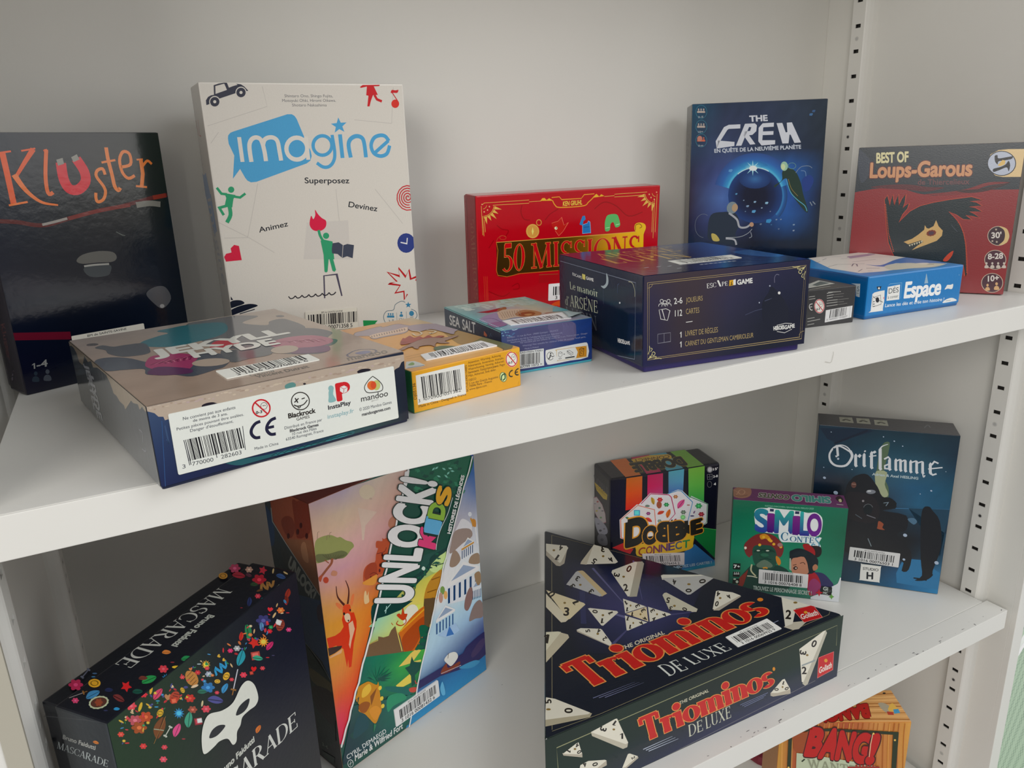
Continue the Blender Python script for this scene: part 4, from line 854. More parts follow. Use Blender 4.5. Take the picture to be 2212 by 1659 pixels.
def loups():
    b = Box('game_box', 'red and black box with clawed wolf figure, rightmost on upper shelf', FIT['loups'], 0, {'F': '8a2c30', 'L': '30343a', 'T': '24282e', 'R': '5a1c20'}, (GG, GG, GG), M_LINEN, r=.0012)
    f = b.F; view(1810, 290, 4.61)
    f.poly([(150, 100), (1900, 60), (1900, 640), (100, 640)], '30383f'); f.blob([(210, 150), (330, 280), (300, 420), (230, 480), (200, 300)], '3c4450')
    f.poly([(80, 598), (200, 572), (350, 545), (500, 530), (650, 545), (800, 590), (950, 612), (1100, 606), (1250, 590), (1400, 548), (1550, 552), (1850, 548), (1850, 1700), (60, 1700)], '8c2e32')
    f.blob([(330, 530), (480, 505), (700, 500), (900, 525), (1060, 530), (960, 560), (860, 572), (760, 560), (600, 548)], '5c2c32'); f.blob([(860, 600), (1100, 610), (1300, 580), (1500, 510), (1720, 482), (1500, 478), (1300, 540), (1100, 575)], '7c2c30'); f.blob([(1180, 560), (1400, 545), (1600, 500), (1720, 482), (1500, 560), (1300, 585)], '40282c')
    tx(f, 'BEST OF', 385, 285, 700, 272, 385, 190, 'd8d0a0', .04, out='20242a', outw=.03); tx(f, 'Loups-Garous', 322, 430, 1328, 408, 330, 290, 'cc9268', .038, out='5c2c30', outw=.04)
    tx(f, 'de Thiercelieux', 795, 503, 1308, 497, 797, 450, '6c4448', .02)
    f.poly([(1900, 146), (1700, 148), (1600, 158), (1520, 200), (1485, 280), (1510, 360), (1570, 412), (1640, 426), (1900, 424)], 'dcc08c'); f.ell(1630, 290, 145, 125, '20262c', n=32); f.ell(1630, 290, 136, 117, 'b4bccc', n=32)
    f.blob([(1562, 215), (1590, 210), (1600, 240), (1700, 225), (1740, 220), (1730, 245), (1660, 260), (1600, 270), (1590, 300), (1565, 270)], '181c20'); f.blob([(1700, 265), (1715, 310), (1700, 368), (1680, 330), (1600, 360), (1550, 375), (1548, 345), (1620, 325), (1670, 300)], '181c20'); f.poly([(1590, 310), (1640, 255), (1668, 262), (1662, 300), (1620, 318)], 'dcb868')
    P = [(466, 650), (492, 612), (505, 660), (516, 718), (530, 650), (547, 604), (552, 660), (562, 716), (580, 650), (602, 604), (604, 660), (606, 712), (640, 640), (674, 602), (665, 680), (645, 735), (680, 705), (706, 690), (690, 740), (640, 800), (606, 880), (650, 835), (720, 768), (820, 715), (950, 682), (1100, 655), (1250, 635), (1330, 625), (1436, 655), (1380, 662), (1310, 668), (1380, 680), (1432, 712), (1380, 715), (1305, 722), (1370, 735), (1432, 770), (1370, 770), (1308, 770), (1360, 795), (1412, 832), (1340, 815), (1270, 805), (1330, 850), (1250, 846), (1180, 800), (1100, 768), (1160, 830), (1210, 890), (1250, 985), (1272, 1100), (1282, 1250), (1286, 1390), (1268, 1415), (1252, 1300), (1000, 1330), (600, 1300), (545, 1180), (505, 1080), (488, 950), (480, 850), (472, 740)]
    f.line(P + [P[0]], 13, 'b8452f'); f.poly(P, '1c2a30')
    J = [(476, 700 + i * 14) for i in range(36)]
    for i in range(30): f.ell(474 + i * 1.6 + (i > 18) * (i - 18) * 3, 700 + i * 16, 7, 6, 'b84830', n=5)
    for i in range(32): f.ell(1200 + 82 * (1 - math.exp(-i / 7)), 880 + i * 16, 6, 6, 'b84830', n=5)
    f.poly([(655, 1072), (740, 1040), (800, 1000), (860, 950), (866, 905), (884, 935), (905, 940), (952, 915), (978, 855), (1002, 915), (1044, 960), (1036, 1010), (985, 1060), (880, 1100), (736, 1154), (790, 1110), (850, 1072), (828, 1056), (700, 1096)], 'd0aa6c'); f.ell(930, 984, 52, 32, '7c3828', rot=-12, jag=.12); f.ell(930, 984, 28, 18, '503848', rot=-12)
    for i in range(6): f.poly([(705 + i * 24, 1102 - i * 8), (716 + i * 24, 1120 - i * 7), (726 + i * 24, 1098 - i * 8)], 'd0c8a8')
    f.blob([(1046, 1256), (1090, 1200), (1148, 1160), (1135, 1210), (1090, 1262)], 'c44428'); f.line([(1130, 900), (1160, 940), (1190, 970)], 5, '48505a', True)
    c = 'c4b4a0'
    for x, y in ((1598, 1012), (1567, 1250), (1536, 1480)): f.ell(x, y, 108, 97, '4c2c38' if y > 1100 else '3c2a34', n=32); f.ring(x, y, 106, 95, 6, c)
    f.blob([(1600, 915), (1680, 940), (1704, 1010), (1680, 1080), (1600, 1106), (1650, 1060), (1664, 1000), (1650, 950)], 'd4b880')
    tx(f, "30'", 1530, 1035, 1626, 1030, 1530, 980, 'd8d0c8', .03); tx(f, '8-28', 1495, 1245, 1642, 1236, 1495, 1192, 'd8d0c8', .03); tx(f, '10+', 1495, 1466, 1602, 1456, 1495, 1412, 'd8d0c8', .03)
    for x, y in ((1575, 948), (1538, 1064), (1582, 1072)): star(f, x, y, 14, c)
    for i in range(4): person(f, 1480 + i * 58, 1310, 44, 'c8bcb0')
    person(f, 1490, 1530, 50, 'd4a878'); person(f, 1580, 1520, 56, 'd4a878')
    b.finish('5a1c20', split=('front', .024))
def crew():
    b = Box('game_box', 'dark space-themed box with glowing planet and astronauts, upright against the back wall', FIT['crew'], 0, {'F': '24344c', 'L': '38383c', 'T': '18202c', 'R': '18202c'}, (GC, GC, GC), M_PEEL, r=.0012)
    f = b.F; view(1460, 190, 4.367)
    f.grad(None, None, None, ['20506c 2c3850 303a52 323e50 2e3844', '28465c 36405e 323e5a 303c50 2c3640', '2a3c58 3c4a70 2c3850 2c3850 28323e', '302e46 40508c 3c70b8 2c66b4 283850', '342c40 4c6cac 2458a0 2c5aa8 242c3c', '282640 3c4c84 1c2848 2c5ca0 242e3c', '1c2a40 2c3650 161e2e 1c2a40 1c2838', '1a3048 304a68 141e30 0e1826 0e1a28', '182c44 24405c 10182a 0c1420 0e1824'], 20, .12)
    f.rad(748, 1015, 262, 268, [(.96, '2c6cae'), (1.0, '58b8dc'), (1.08, '3890c8'), (1.25, '3468b0'), (1.5, '34508c')], 18, 165)
    f.rad(748, 1015, 262, 268, [(.96, '204880'), (1.0, '3c84bc'), (1.06, '2c5c9c'), (1.16, '284878')], -42, 18, 14)
    f.rad(748, 1015, 255, 260, [(0, '141c30'), (.4, '161f36'), (.7, '1e2c52'), (1.0, '24427c')], 0, 360)
    f.rad(745, 860, 150, 90, [(0, '3c70a8'), (.5, '2c4c84'), (1.0, '223a6c')], 0, 360, 24)
    f.rad(728, 758, 150, 70, [(0, 'c8e8f0'), (.25, '7cc8e0'), (.6, '3c90c4'), (1.0, '3070b0')], 20, 160, 20)
    f.ring(748, 1010, 256, 258, 9, 'b8dce4', 60, 130, 16); star(f, 725, 755, 75, '9cd4e4', 8, .28); f.ell(728, 758, 38, 24, 'e4ece8')
    wv = 'd0d4dc'
    tx(f, 'THE', 698, 317, 864, 309, 694, 264, wv, .04)
    f.line([(608, 362), (500, 367), (470, 382), (392, 510), (392, 534), (552, 528)], 38, wv); f.poly([(566, 546), (652, 338), (745, 334), (764, 352), (758, 408), (722, 442), (690, 446), (750, 530), (700, 535), (640, 450), (650, 410), (700, 405), (712, 370), (690, 368), (618, 544)], wv)
    f.line([(924, 346), (822, 352), (802, 378), (796, 500), (812, 518), (936, 512)], 38, wv); f.line([(806, 428), (920, 424)], 34, wv)
    f.poly([(950, 332), (1004, 330), (1036, 420), (1052, 416), (1046, 328), (1094, 324), (1180, 514), (1118, 518), (1082, 440), (1072, 440), (1062, 522), (1005, 524)], wv)
    tx(f, 'EN QUÊTE DE LA NEUVIÈME PLANÈTE', 365, 611, 1180, 572, 363, 577, 'c4ccd8', .03)
    for y, s in ((225, '3-5'), (365, '10+'), (495, '20 min')):
        f.ring(240, y, 52, 62, 4, '3c7c90'); tx(f, s, 210, y + 58, 258, y + 55, 209, y + 42, 'a0a8b0', .02)
        for i in range(3): person(f, 214 + i * 24, y - 6, 30, 'b4a8a0' if y < 480 else 'c86850')
    f.ell(225, 478, 24, 26, 'c08070')
    d = '2a3646'
    f.blob([(330, 1200), (440, 1170), (560, 1180), (600, 1280), (560, 1380), (580, 1480), (330, 1440), (300, 1350)], d); f.ell(530, 1130, 50, 58, '7c8c94', rot=20); f.ell(556, 1130, 28, 38, 'b49878', rot=10); f.line([(500, 1180), (575, 1240), (600, 1310), (660, 1315), (700, 1290)], 18, 'a8acb4', True); f.ell(714, 1288, 20, 22, 'bc9478')
    f.line([(470, 1410), (600, 1405), (680, 1370), (718, 1330)], 5, 'a0a8b0', True); f.line([(470, 1420), (550, 1430), (570, 1480)], 16, 'b0b4bc', True); f.blob([(335, 1375), (380, 1385), (412, 1440), (350, 1440)], 'c0b060'); f.ring(260, 1300, 80, 110, 3, '707a88', 60, 270); f.line([(690, 1415), (715, 1400), (705, 1360)], 6, '9098a4', True)
    f.blob([(1004, 790), (1060, 755), (1130, 790), (1180, 900), (1200, 1000), (1245, 1150), (1220, 1165), (1110, 1030), (1070, 960), (1040, 850), (940, 935), (930, 918), (1000, 870)], '2c4038'); f.line([(1040, 860), (1080, 980), (1140, 1050), (1215, 1110), (1236, 1162)], 7, '58a8c4', True); f.line([(1060, 860), (1090, 950), (1150, 1020)], 5, '8c7c48', True)
    f.ell(1022, 738, 34, 44, '9cc4a8'); f.ell(1012, 745, 20, 28, 'c8d8a8'); f.line([(1130, 800), (1180, 745), (1250, 735), (1285, 755)], 4, '8c9ca8', True); f.line([(1180, 780), (1220, 790), (1225, 860), (1200, 900)], 6, '6c8cb8', True); f.ring(1095, 735, 36, 28, 4, '6c9c94')
    f.blob([(1190, 870), (1260, 820), (1300, 870), (1260, 960), (1210, 970)], '2c4488'); f.line([(1265, 1075), (1285, 1110)], 8, '8894a0'); f.line([(1290, 1070), (1315, 1098)], 8, '8894a0')
    for x, y, r, c in ((745, 1075, 14, '8cb0cc'), (676, 1115, 16, '7c98b8'), (856, 1085, 18, '8cb8d4'), (734, 1165, 22, '5ca0d0'), (810, 1132, 9, '9cb0c8'), (875, 1255, 30, '3c90c8'), (948, 1242, 10, '8098b4'), (990, 1240, 9, '8098b4'), (800, 1285, 12, '6c8098'), (1112, 1290, 12, '8098b4'), (1110, 1345, 11, '90a0b4'), (970, 1330, 9, '6c7c98'), (570, 1000, 12, '5c9cc8'), (640, 1060, 8, '8098b4'), (890, 1165, 7, '8098b4'), (515, 780, 22, '5c98cc'), (1275, 250, 20, '48709c'), (1300, 218, 18, '40608c'), (655, 1165, 7, '6c88a8'), (900, 1290, 7, '4c80a8')): f.ell(x, y, r, r * .7, c, rot=-15, n=9, jag=.2)
    l = b.L; l.line([(110, 440), (100, 500)], 10, '686a70'); tx(l, 'THE CREW', 105, 420, 92, 760, 125, 430, '5c5e64')
    b.finish('18202c', split=('front', .034))
def jekyll():
    b = Box('game_box', 'sand and navy box with torn-paper edging and long white label, overhanging upper shelf', FIT['jekyll'], 0, {'F': '1a2442', 'L': '54585c', 'T': 'a09080', 'R': '24303c'}, (GJ, GJT, GJ), M_GLOSS, r=.0012, z0=.0015)
    t = b.T; view(130, 660, 2.873)
    t.grad(None, None, None, ['9c9088 a89c90 ac9c90', '9c8c80 a89888 b0a090', 'a08c7c a48f80 ac9888', '9c8878 9c8878 a89484'], 14, .07)
    t.blob([(780, 122), (920, 90), (1060, 66), (1160, 62), (1228, 68), (1130, 108), (1280, 122), (1300, 98), (1375, 82), (1440, 96), (1520, 132), (1480, 165), (1330, 190), (1150, 215), (900, 230)], '66686c')
    t.blob([(500, 230), (610, 190), (670, 172), (600, 160), (700, 138), (790, 122), (1000, 105), (1040, 150), (980, 190), (850, 225), (700, 255), (540, 255)], '3c7680')
    t.blob([(216, 264), (262, 248), (330, 256), (400, 246), (520, 235), (560, 280), (540, 300), (470, 312), (380, 318), (300, 300), (280, 278)], '54585e')
    t.blob([(1320, 190), (1420, 150), (1540, 140), (1640, 150), (1690, 170), (1660, 200), (1720, 212), (1700, 240), (1640, 262), (1668, 280), (1600, 300), (1450, 302), (1250, 290), (1000, 260), (900, 235), (1100, 200)], '5e6066')
    t.blob([(212, 352), (250, 330), (340, 322), (440, 330), (560, 352), (700, 320), (860, 300), (1000, 300), (1060, 330), (1020, 380), (960, 400), (820, 440), (700, 430), (540, 430), (520, 395), (400, 400), (290, 408), (250, 385)], '4c525c')
    t.blob([(1000, 280), (1200, 280), (1310, 292), (1290, 310), (1180, 330), (1060, 352)], '5c6064')
    t.blob([(528, 362), (560, 320), (640, 305), (760, 298), (850, 318), (840, 345), (800, 395), (700, 400), (600, 398), (540, 385)], 'a04068'); t.blob([(540, 420), (610, 382), (800, 392), (812, 420), (700, 432), (600, 434)], '5c3458')
    for i in range(9): t.line([(560 + i * 26, 372 - i * 5), (620 + i * 24, 350 - i * 4), (660 + i * 18, 362 - i * 3)], 4, 'c06c88' if i % 2 else '7c2c50', True)
    t.blob([(1290, 240), (1400, 200), (1560, 185), (1680, 205), (1680, 232), (1560, 262), (1400, 270)], 'a86478'); t.blob([(1450, 268), (1560, 258), (1660, 250), (1668, 282), (1560, 296), (1440, 298)], '6c4868')
    for i in range(7): t.line([(1330 + i * 44, 235 - i * 4), (1400 + i * 36, 222 - i * 2), (1430 + i * 36, 234 - i * 2)], 4, 'c890a0' if i % 2 else '8c4c60', True)
    t.ell(935, 354, 118, 24, 'b0a090', rot=-4); t.ell(1393, 274, 86, 24, 'b0a090', rot=-5); t.ell(200, 243, 38, 8, '4c484a', rot=-4); t.ell(1364, 66, 26, 6, '66686c')
    t.blob([(930, 262), (960, 225), (1060, 212), (1110, 230), (1080, 250), (1000, 268)], 'b83444')
    w = 'dcdcd4'
    tx(t, 'JEKYLL', 592, 320, 1418, 173, 552, 284, w, .05); tx(t, 'HYDE', 842, 326, 1360, 240, 800, 291, w, .05)
    b.sticker(t, (1035, 459), (1613, 342), (965, 412), '3 1016 00070842 6', 21, E=(1541, 308), bars=(.14, .28, .92, .9), head='')
    tx(t, 'Geonil', 1180, 440, 1330, 412, 1172, 428, '4c443c', .02); tx(t, 'Vincent Dutrait', 1225, 450, 1548, 384, 1208, 436, '4c443c', .02)
    t.line([(1780, 306), (1830, 280), (1900, 272), (1955, 276), (1955, 292), (1900, 308), (1800, 318), (1780, 306)], 7, '605c6c', True); t.blob([(1830, 295), (1900, 280), (1930, 290), (1870, 304)], '70708c'); tx(t, 'mandoo', 1790, 342, 2036, 293, 1778, 326, '6c645c', .01, top='x')
    f = b.F
    f.grad(None, None, None, ['3c5070 24345c 1e2c50 1c2844 262c3c', '2c3c60 1a2444 1c2c48 1c2c40 1c2030', '1e2850 1c2444 203050 24484c 1a1c2c'], 8)
    f.poly([(500, 600), (2150, 300), (2150, 335), (2118, 352), (2104, 382), (2080, 395), (2060, 420), (1600, 520), (700, 720), (672, 705), (650, 712), (640, 690), (610, 690), (585, 668), (555, 660), (530, 655)], 'b4a494')
    for i in range(60):
        x = 560 + i * 26; f.ell(x, 640 - i * 5.0 + random.uniform(-12, 14), random.uniform(6, 22), random.uniform(3, 7), random.choice(('c0b0a0', 'a89484', 'b8a4a0', 'c4b4a0')), rot=-12, n=7)
    f.blob([(878, 622), (905, 606), (945, 600), (970, 606), (1000, 615), (900, 640)], '201c28'); f.blob([(1842, 412), (1868, 395), (1912, 392), (1925, 402), (1870, 425)], '201c28'); f.blob([(1398, 492), (1440, 476), (1462, 490), (1450, 510), (1400, 515)], '5c8c88'); f.ell(1516, 486, 9, 6, '302830')
    view(350, 760, 4.022)
    f.blob([(540, 960), (700, 930), (930, 890), (1340, 785), (1650, 690), (1640, 730), (1480, 790), (1300, 860), (1000, 915), (700, 985)], '285c64')
    f.blob([(1000, 880), (1330, 800), (1340, 850), (1180, 890), (1020, 905)], '2c7078'); f.blob([(1420, 770), (1560, 715), (1620, 715), (1500, 775)], '2e7880')
    for i in range(12): f.line([(950 + i * 58, 905 - i * 17), (985 + i * 58, 885 - i * 16), (1010 + i * 58, 893 - i * 17)], 7, '184048', True)
    f.line([(-2, 600), (30, 1180)], 5, '34588c'); f.line([(25, 640), (60, 800), (40, 760)], 14, '3a5074')
    def paint(g):
        view(350, 760, 4.022); c = '50545c'
        for s, x1, y1, x2, y2, x3, y3 in (('Ne convient pas aux enfants', 182, 595, 638, 494, 180, 568), ('de moins de 3 ans.', 270, 610, 570, 547, 268, 586), ('Petites pièces pouvant être avalées.', 128, 685, 710, 554, 126, 660), ("Danger d'étouffement.", 245, 698, 620, 614, 243, 673), ('Made in China', 805, 854, 1012, 806, 803, 830), ('Distribué en France par', 1065, 675, 1392, 600, 1063, 650), ('10 rue des Pâles', 1133, 726, 1343, 676, 1131, 702), ('63540 Romagnat, France', 1077, 773, 1403, 694, 1075, 749), ('© 2020 Mandoo Games', 1715, 516, 1995, 448, 1713, 490)): tx(g, s, x1, y1, x2, y2, x3, y3, c, .005)
        tx(g, 'Blackrock Games', 1112, 699, 1359, 643, 1110, 675, '34343a', .03); tx(g, 'mandoogames.com', 1738, 558, 1983, 498, 1736, 532, '2c2c34', .03)
        g.barcode((232, 950), (724, 832), (186, 768), seed=31, n=52); g.line([(190, 768), (240, 985)], 5, '1c1e30'); g.line([(204, 766), (252, 980)], 5, '1c1e30'); g.line([(470, 890), (478, 920)], 5, '1c1e30'); g.line([(700, 645), (724, 852)], 5, '1c1e30')
        tx(g, '3', 178, 1016, 206, 1010, 174, 982, c); tx(g, '770000', 265, 991, 448, 950, 260, 958, '44484e'); tx(g, '282603', 515, 930, 692, 888, 510, 897, '44484e')
        warn(g, 862, 490, 84, 82, 13); ce(g, 770, 690, 135, '1c1c38')
        g.ring(1202, 428, 78, 76, 9, '34302c'); g.line([(1150, 440), (1186, 404)], 10, '2c2824'); g.line([(1156, 402), (1180, 442)], 10, '2c2824'); g.line([(1212, 410), (1240, 400)], 9, '2c2824'); g.line([(1146, 462), (1180, 472), (1230, 456), (1262, 418)], 9, '2c2824', True); g.line([(1178, 470), (1186, 488), (1200, 480), (1204, 466)], 7, '2c2824', True)
        tx(g, 'Blackrock', 1100, 578, 1333, 528, 1095, 538, '2c2824', .035); tx(g, 'GAMES', 1170, 598, 1282, 574, 1167, 574, '34302c', .01)
        t1 = '84b0b0'; g.ell(1468, 318, 24, 26, t1); g.blob([(1450, 338), (1488, 330), (1486, 370), (1512, 424), (1450, 440), (1448, 390)], t1, 3)
        tx(g, 'P', 1532, 420, 1630, 398, 1516, 285, 'c81c24', .06); g.poly([(1546, 306), (1582, 292), (1612, 308), (1608, 344), (1576, 362), (1546, 342)], 'dcdcd8'); g.line([(1546, 306), (1580, 322), (1612, 308)], 4, 'c84048'); g.line([(1580, 322), (1576, 360)], 4, 'c84048')
        tx(g, 'InstaPlay', 1446, 503, 1640, 456, 1442, 468, '34343a', .03); tx(g, 'instaplay.fr', 1440, 582, 1666, 526, 1437, 548, '94b4b8', .02)
        g.line([(1830, 212), (1880, 248), (1914, 290), (1914, 330), (1880, 346), (1800, 356), (1768, 340), (1760, 300), (1795, 245), (1830, 212)], 7, '40403c', True)
        g.ell(1862, 290, 34, 44, 'b8c070'); g.ell(1822, 292, 40, 40, 'd86c2c'); g.ell(1836, 288, 24, 32, 'd04c24')
        tx(g, 'mandoo', 1730, 434, 1963, 382, 1728, 402, '3c3c3a', .01, top='x'); tx(g, 'games', 1820, 432, 1880, 418, 1819, 420, '8c8c88')
    b.sticker(f, (140, 1068), (2052, 572), (50, 540), E=(2008, 122), paint=paint, name='information_label', col='dcdfd8', g=1.05)
    l = b.L; view(130, 660, 2.873)
    l.grad(None, None, None, ['4c5458 5c6064 606468', '585c5c 686a6c 6c6e72', '6c6e6e 707274 6c7074'], 6)  # grey reflection of the shelf painted over the navy side
    l.poly([(30, 190), (560, 600), (530, 660), (508, 628), (495, 648), (482, 612), (455, 606), (440, 590), (405, 645), (395, 618), (370, 595), (350, 560), (332, 545), (310, 480), (285, 430), (250, 400), (230, 385), (205, 385), (192, 345), (172, 350), (150, 312), (140, 370), (118, 350), (104, 300), (84, 262), (68, 248), (58, 252)], 'a89a88')
    l.serif('JEKYLL', (158, 365), (206, 610), (185, 392), 'b0b2b8', .2, .14, .02) if 0 else None
    tx(l, 'JEKYLL', 152, 365, 210, 640, 176, 372, 'b4b6bc', .04); tx(l, 'HYDE', 176, 430, 232, 690, 206, 445, 'b4b6bc', .04)
    l.line([(490, 770), (510, 790), (515, 850)], 5, '8c8e94', True); l.line([(510, 890), (530, 905), (528, 880)], 5, '8c8e94', True)
    b.finish('14203c', split=('up', .0015, .0006))
def dino():
    b = Box('game_box', 'small orange-yellow box with dinosaurs on its top, beside the sand and navy box', FIT['dino'], 0, {'F': 'd89c20', 'L': '40905c', 'T': 'd8a058', 'R': 'd89c20'}, (GD, GDT, GD), M_SATIN, r=.0008)
    f = b.F; view(720, 680, 5.144); c = '6a4818'
    f.poly([(915, 675), (1455, 545), (1476, 885), (940, 1002)], 'dcdcd6'); f.barcode((1000, 925), (1430, 830), (972, 690), seed=41, n=46); f.line([(975, 690), (1003, 950)], 4, '303030'); f.line([(985, 688), (1012, 948)], 4, '303030'); f.line([(1200, 640), (1222, 898)], 4, '303030')
    tx(f, '3', 948, 975, 966, 972, 945, 940, '303030'); tx(f, '070900', 1018, 952, 1208, 908, 1014, 918, '303030'); tx(f, '051362', 1232, 898, 1418, 852, 1228, 864, '303030')
    tx(f, 'Made in China - Designed in France', 952, 1032, 1476, 892, 948, 1006, c, .015); tx(f, 'DJ05136', 926, 938, 910, 758, 898, 942, c, .015); tx(f, 'BC7LEL5906158885', 1500, 850, 1482, 558, 1478, 855, c, .01)
    for i, (s, x, y, x2) in enumerate((('Attention. Warning. Achtung.', 1497, 545, 1865), ('Advertencia. Avvertenza. Atenção.', 1498, 582, 1895), ('Waarschuwing. Varning. Advarsel.', 1499, 618, 1898), ('Внимание. Предупреждение. Magya', 1500, 655, 1905), ('Mijn, Advarsel, Små deler.', 1502, 690, 1810), ('DJECO', 1506, 738, 1588), ('3 rue des Grands Augustins', 1508, 775, 1832), ('75006 Paris - France', 1510, 806, 1762), ('www.djeco.com', 1512, 840, 1705))):
        tx(f, s, x, y, x2, y - (x2 - x) * .235, x - 2, y - 23, c, .01)
    warn(f, 1982, 494, 68, 88, 10); f.ell(1888, 692, 40, 56, '244c34', rot=-10); f.ell(1888, 692, 34, 50, 'c8d898', rot=-10); f.line([(1868, 725), (1870, 680), (1900, 655), (1905, 670)], 13, '244c34', True); f.line([(1905, 660), (1908, 705), (1880, 730)], 13, '244c34', True); ce(f, 1952, 660, 66, '302c20', -.28)
    f.poly([(845, 1105), (1215, 1012), (1200, 1045), (1000, 1110), (860, 1180)], '4c9460'); f.line([(1200, 1050), (1500, 968), (1800, 888), (2095, 795)], 9, 'c87820')
    f.poly([(1520, 440), (1545, 425), (1720, 405), (1660, 425), (1635, 455), (1610, 430), (1575, 450), (1560, 432)], '3c4438'); f.blob([(1962, 385), (1975, 345), (2030, 322), (2068, 338), (2090, 370), (2085, 400), (2000, 420)], 'e0aa30')
    f.line([(2060, 740), (2052, 780)], 3, 'a87010')
    t = b.T
    t.grad(None, None, None, ['c89468 d09c68 b0a48c', 'd0985c dca45c c8a468', 'd8a058 dca860 e0a84c'], 8)
    t.blob([(1150, 120), (1390, 172), (1700, 242), (1580, 290), (1540, 330), (1410, 330), (1300, 260)], '9c7c48'); t.blob([(1530, 330), (1600, 280), (1700, 240), (1850, 285), (1990, 335), (1965, 388), (1900, 392), (1800, 350)], '6c6e44')
    o = '584c4c'
    cr = [(228, 222), (250, 198), (330, 178), (440, 148), (520, 130), (560, 138), (700, 104), (790, 112), (860, 128), (840, 165), (790, 205), (640, 236), (560, 250), (470, 270), (420, 262), (395, 238), (290, 240), (240, 238)]
    t.blob(cr, 'a4969a'); t.line(cr + cr[:1], 3, o, True); t.blob([(400, 236), (500, 205), (640, 180), (800, 140), (830, 148), (800, 190), (640, 222), (520, 248), (450, 262)], 'd8bca4')
    for i in range(14): t.line([(425 + i * 28, 234 - i * 6), (432 + i * 28, 252 - i * 6)], 4, '7c6c68')
    t.blob([(840, 130), (1000, 108), (1180, 108), (1290, 140), (1385, 165), (1350, 195), (1330, 222), (1200, 190), (1080, 165), (960, 190), (850, 176)], '9a8c94'); t.line([(870, 182), (960, 195), (980, 222), (920, 238), (880, 214)], 10, 'd0c0a4', True); t.line([(1040, 175), (1140, 190), (1090, 215), (1075, 206)], 12, 'd0c0a4', True)
    t.blob([(760, 340), (770, 270), (800, 268), (850, 240), (900, 262), (960, 245), (1000, 262), (1060, 232), (1110, 255), (1180, 238), (1230, 250), (1000, 290)], '9c4438'); t.poly([(750, 300), (850, 310), (760, 332)], '8c3c34')
    st = [(714, 404), (760, 380), (790, 362), (880, 320), (980, 280), (1100, 262), (1220, 262), (1390, 238), (1280, 285), (1240, 300), (1290, 322), (1200, 325), (1150, 318), (1130, 350), (1150, 375), (1080, 345), (960, 360), (945, 385), (900, 378), (880, 362), (820, 378), (780, 398)]
    t.blob(st, '987868'); t.line(st + st[:1], 3, '704840', True)
    t.blob([(1115, 385), (1160, 360), (1250, 352), (1380, 362), (1320, 390), (1180, 412)], '58684c'); t.line([(800, 470), (1005, 425)], 5, 'a87c40'); t.line([(820, 490), (960, 462)], 4, 'a87c40'); t.line([(1820, 410), (1880, 405), (1890, 375), (1850, 365)], 4, '585038', True)
    t.poly([(810, 522), (900, 514), (960, 532), (1024, 560), (980, 575), (800, 600)], 'c8ccc4'); t.line([(820, 592), (1010, 562)], 9, '4c6c9c'); t.blob([(830, 560), (870, 530), (900, 540), (890, 560)], '7ca050')
    b.sticker(t, (1031, 516), (1826, 352), (968, 456), '3 1016 00070964 2', 42, E=(1640, 300), bars=(.1, .28, .9, .92), head='')
    b.finish('40905c', lidname='carton')
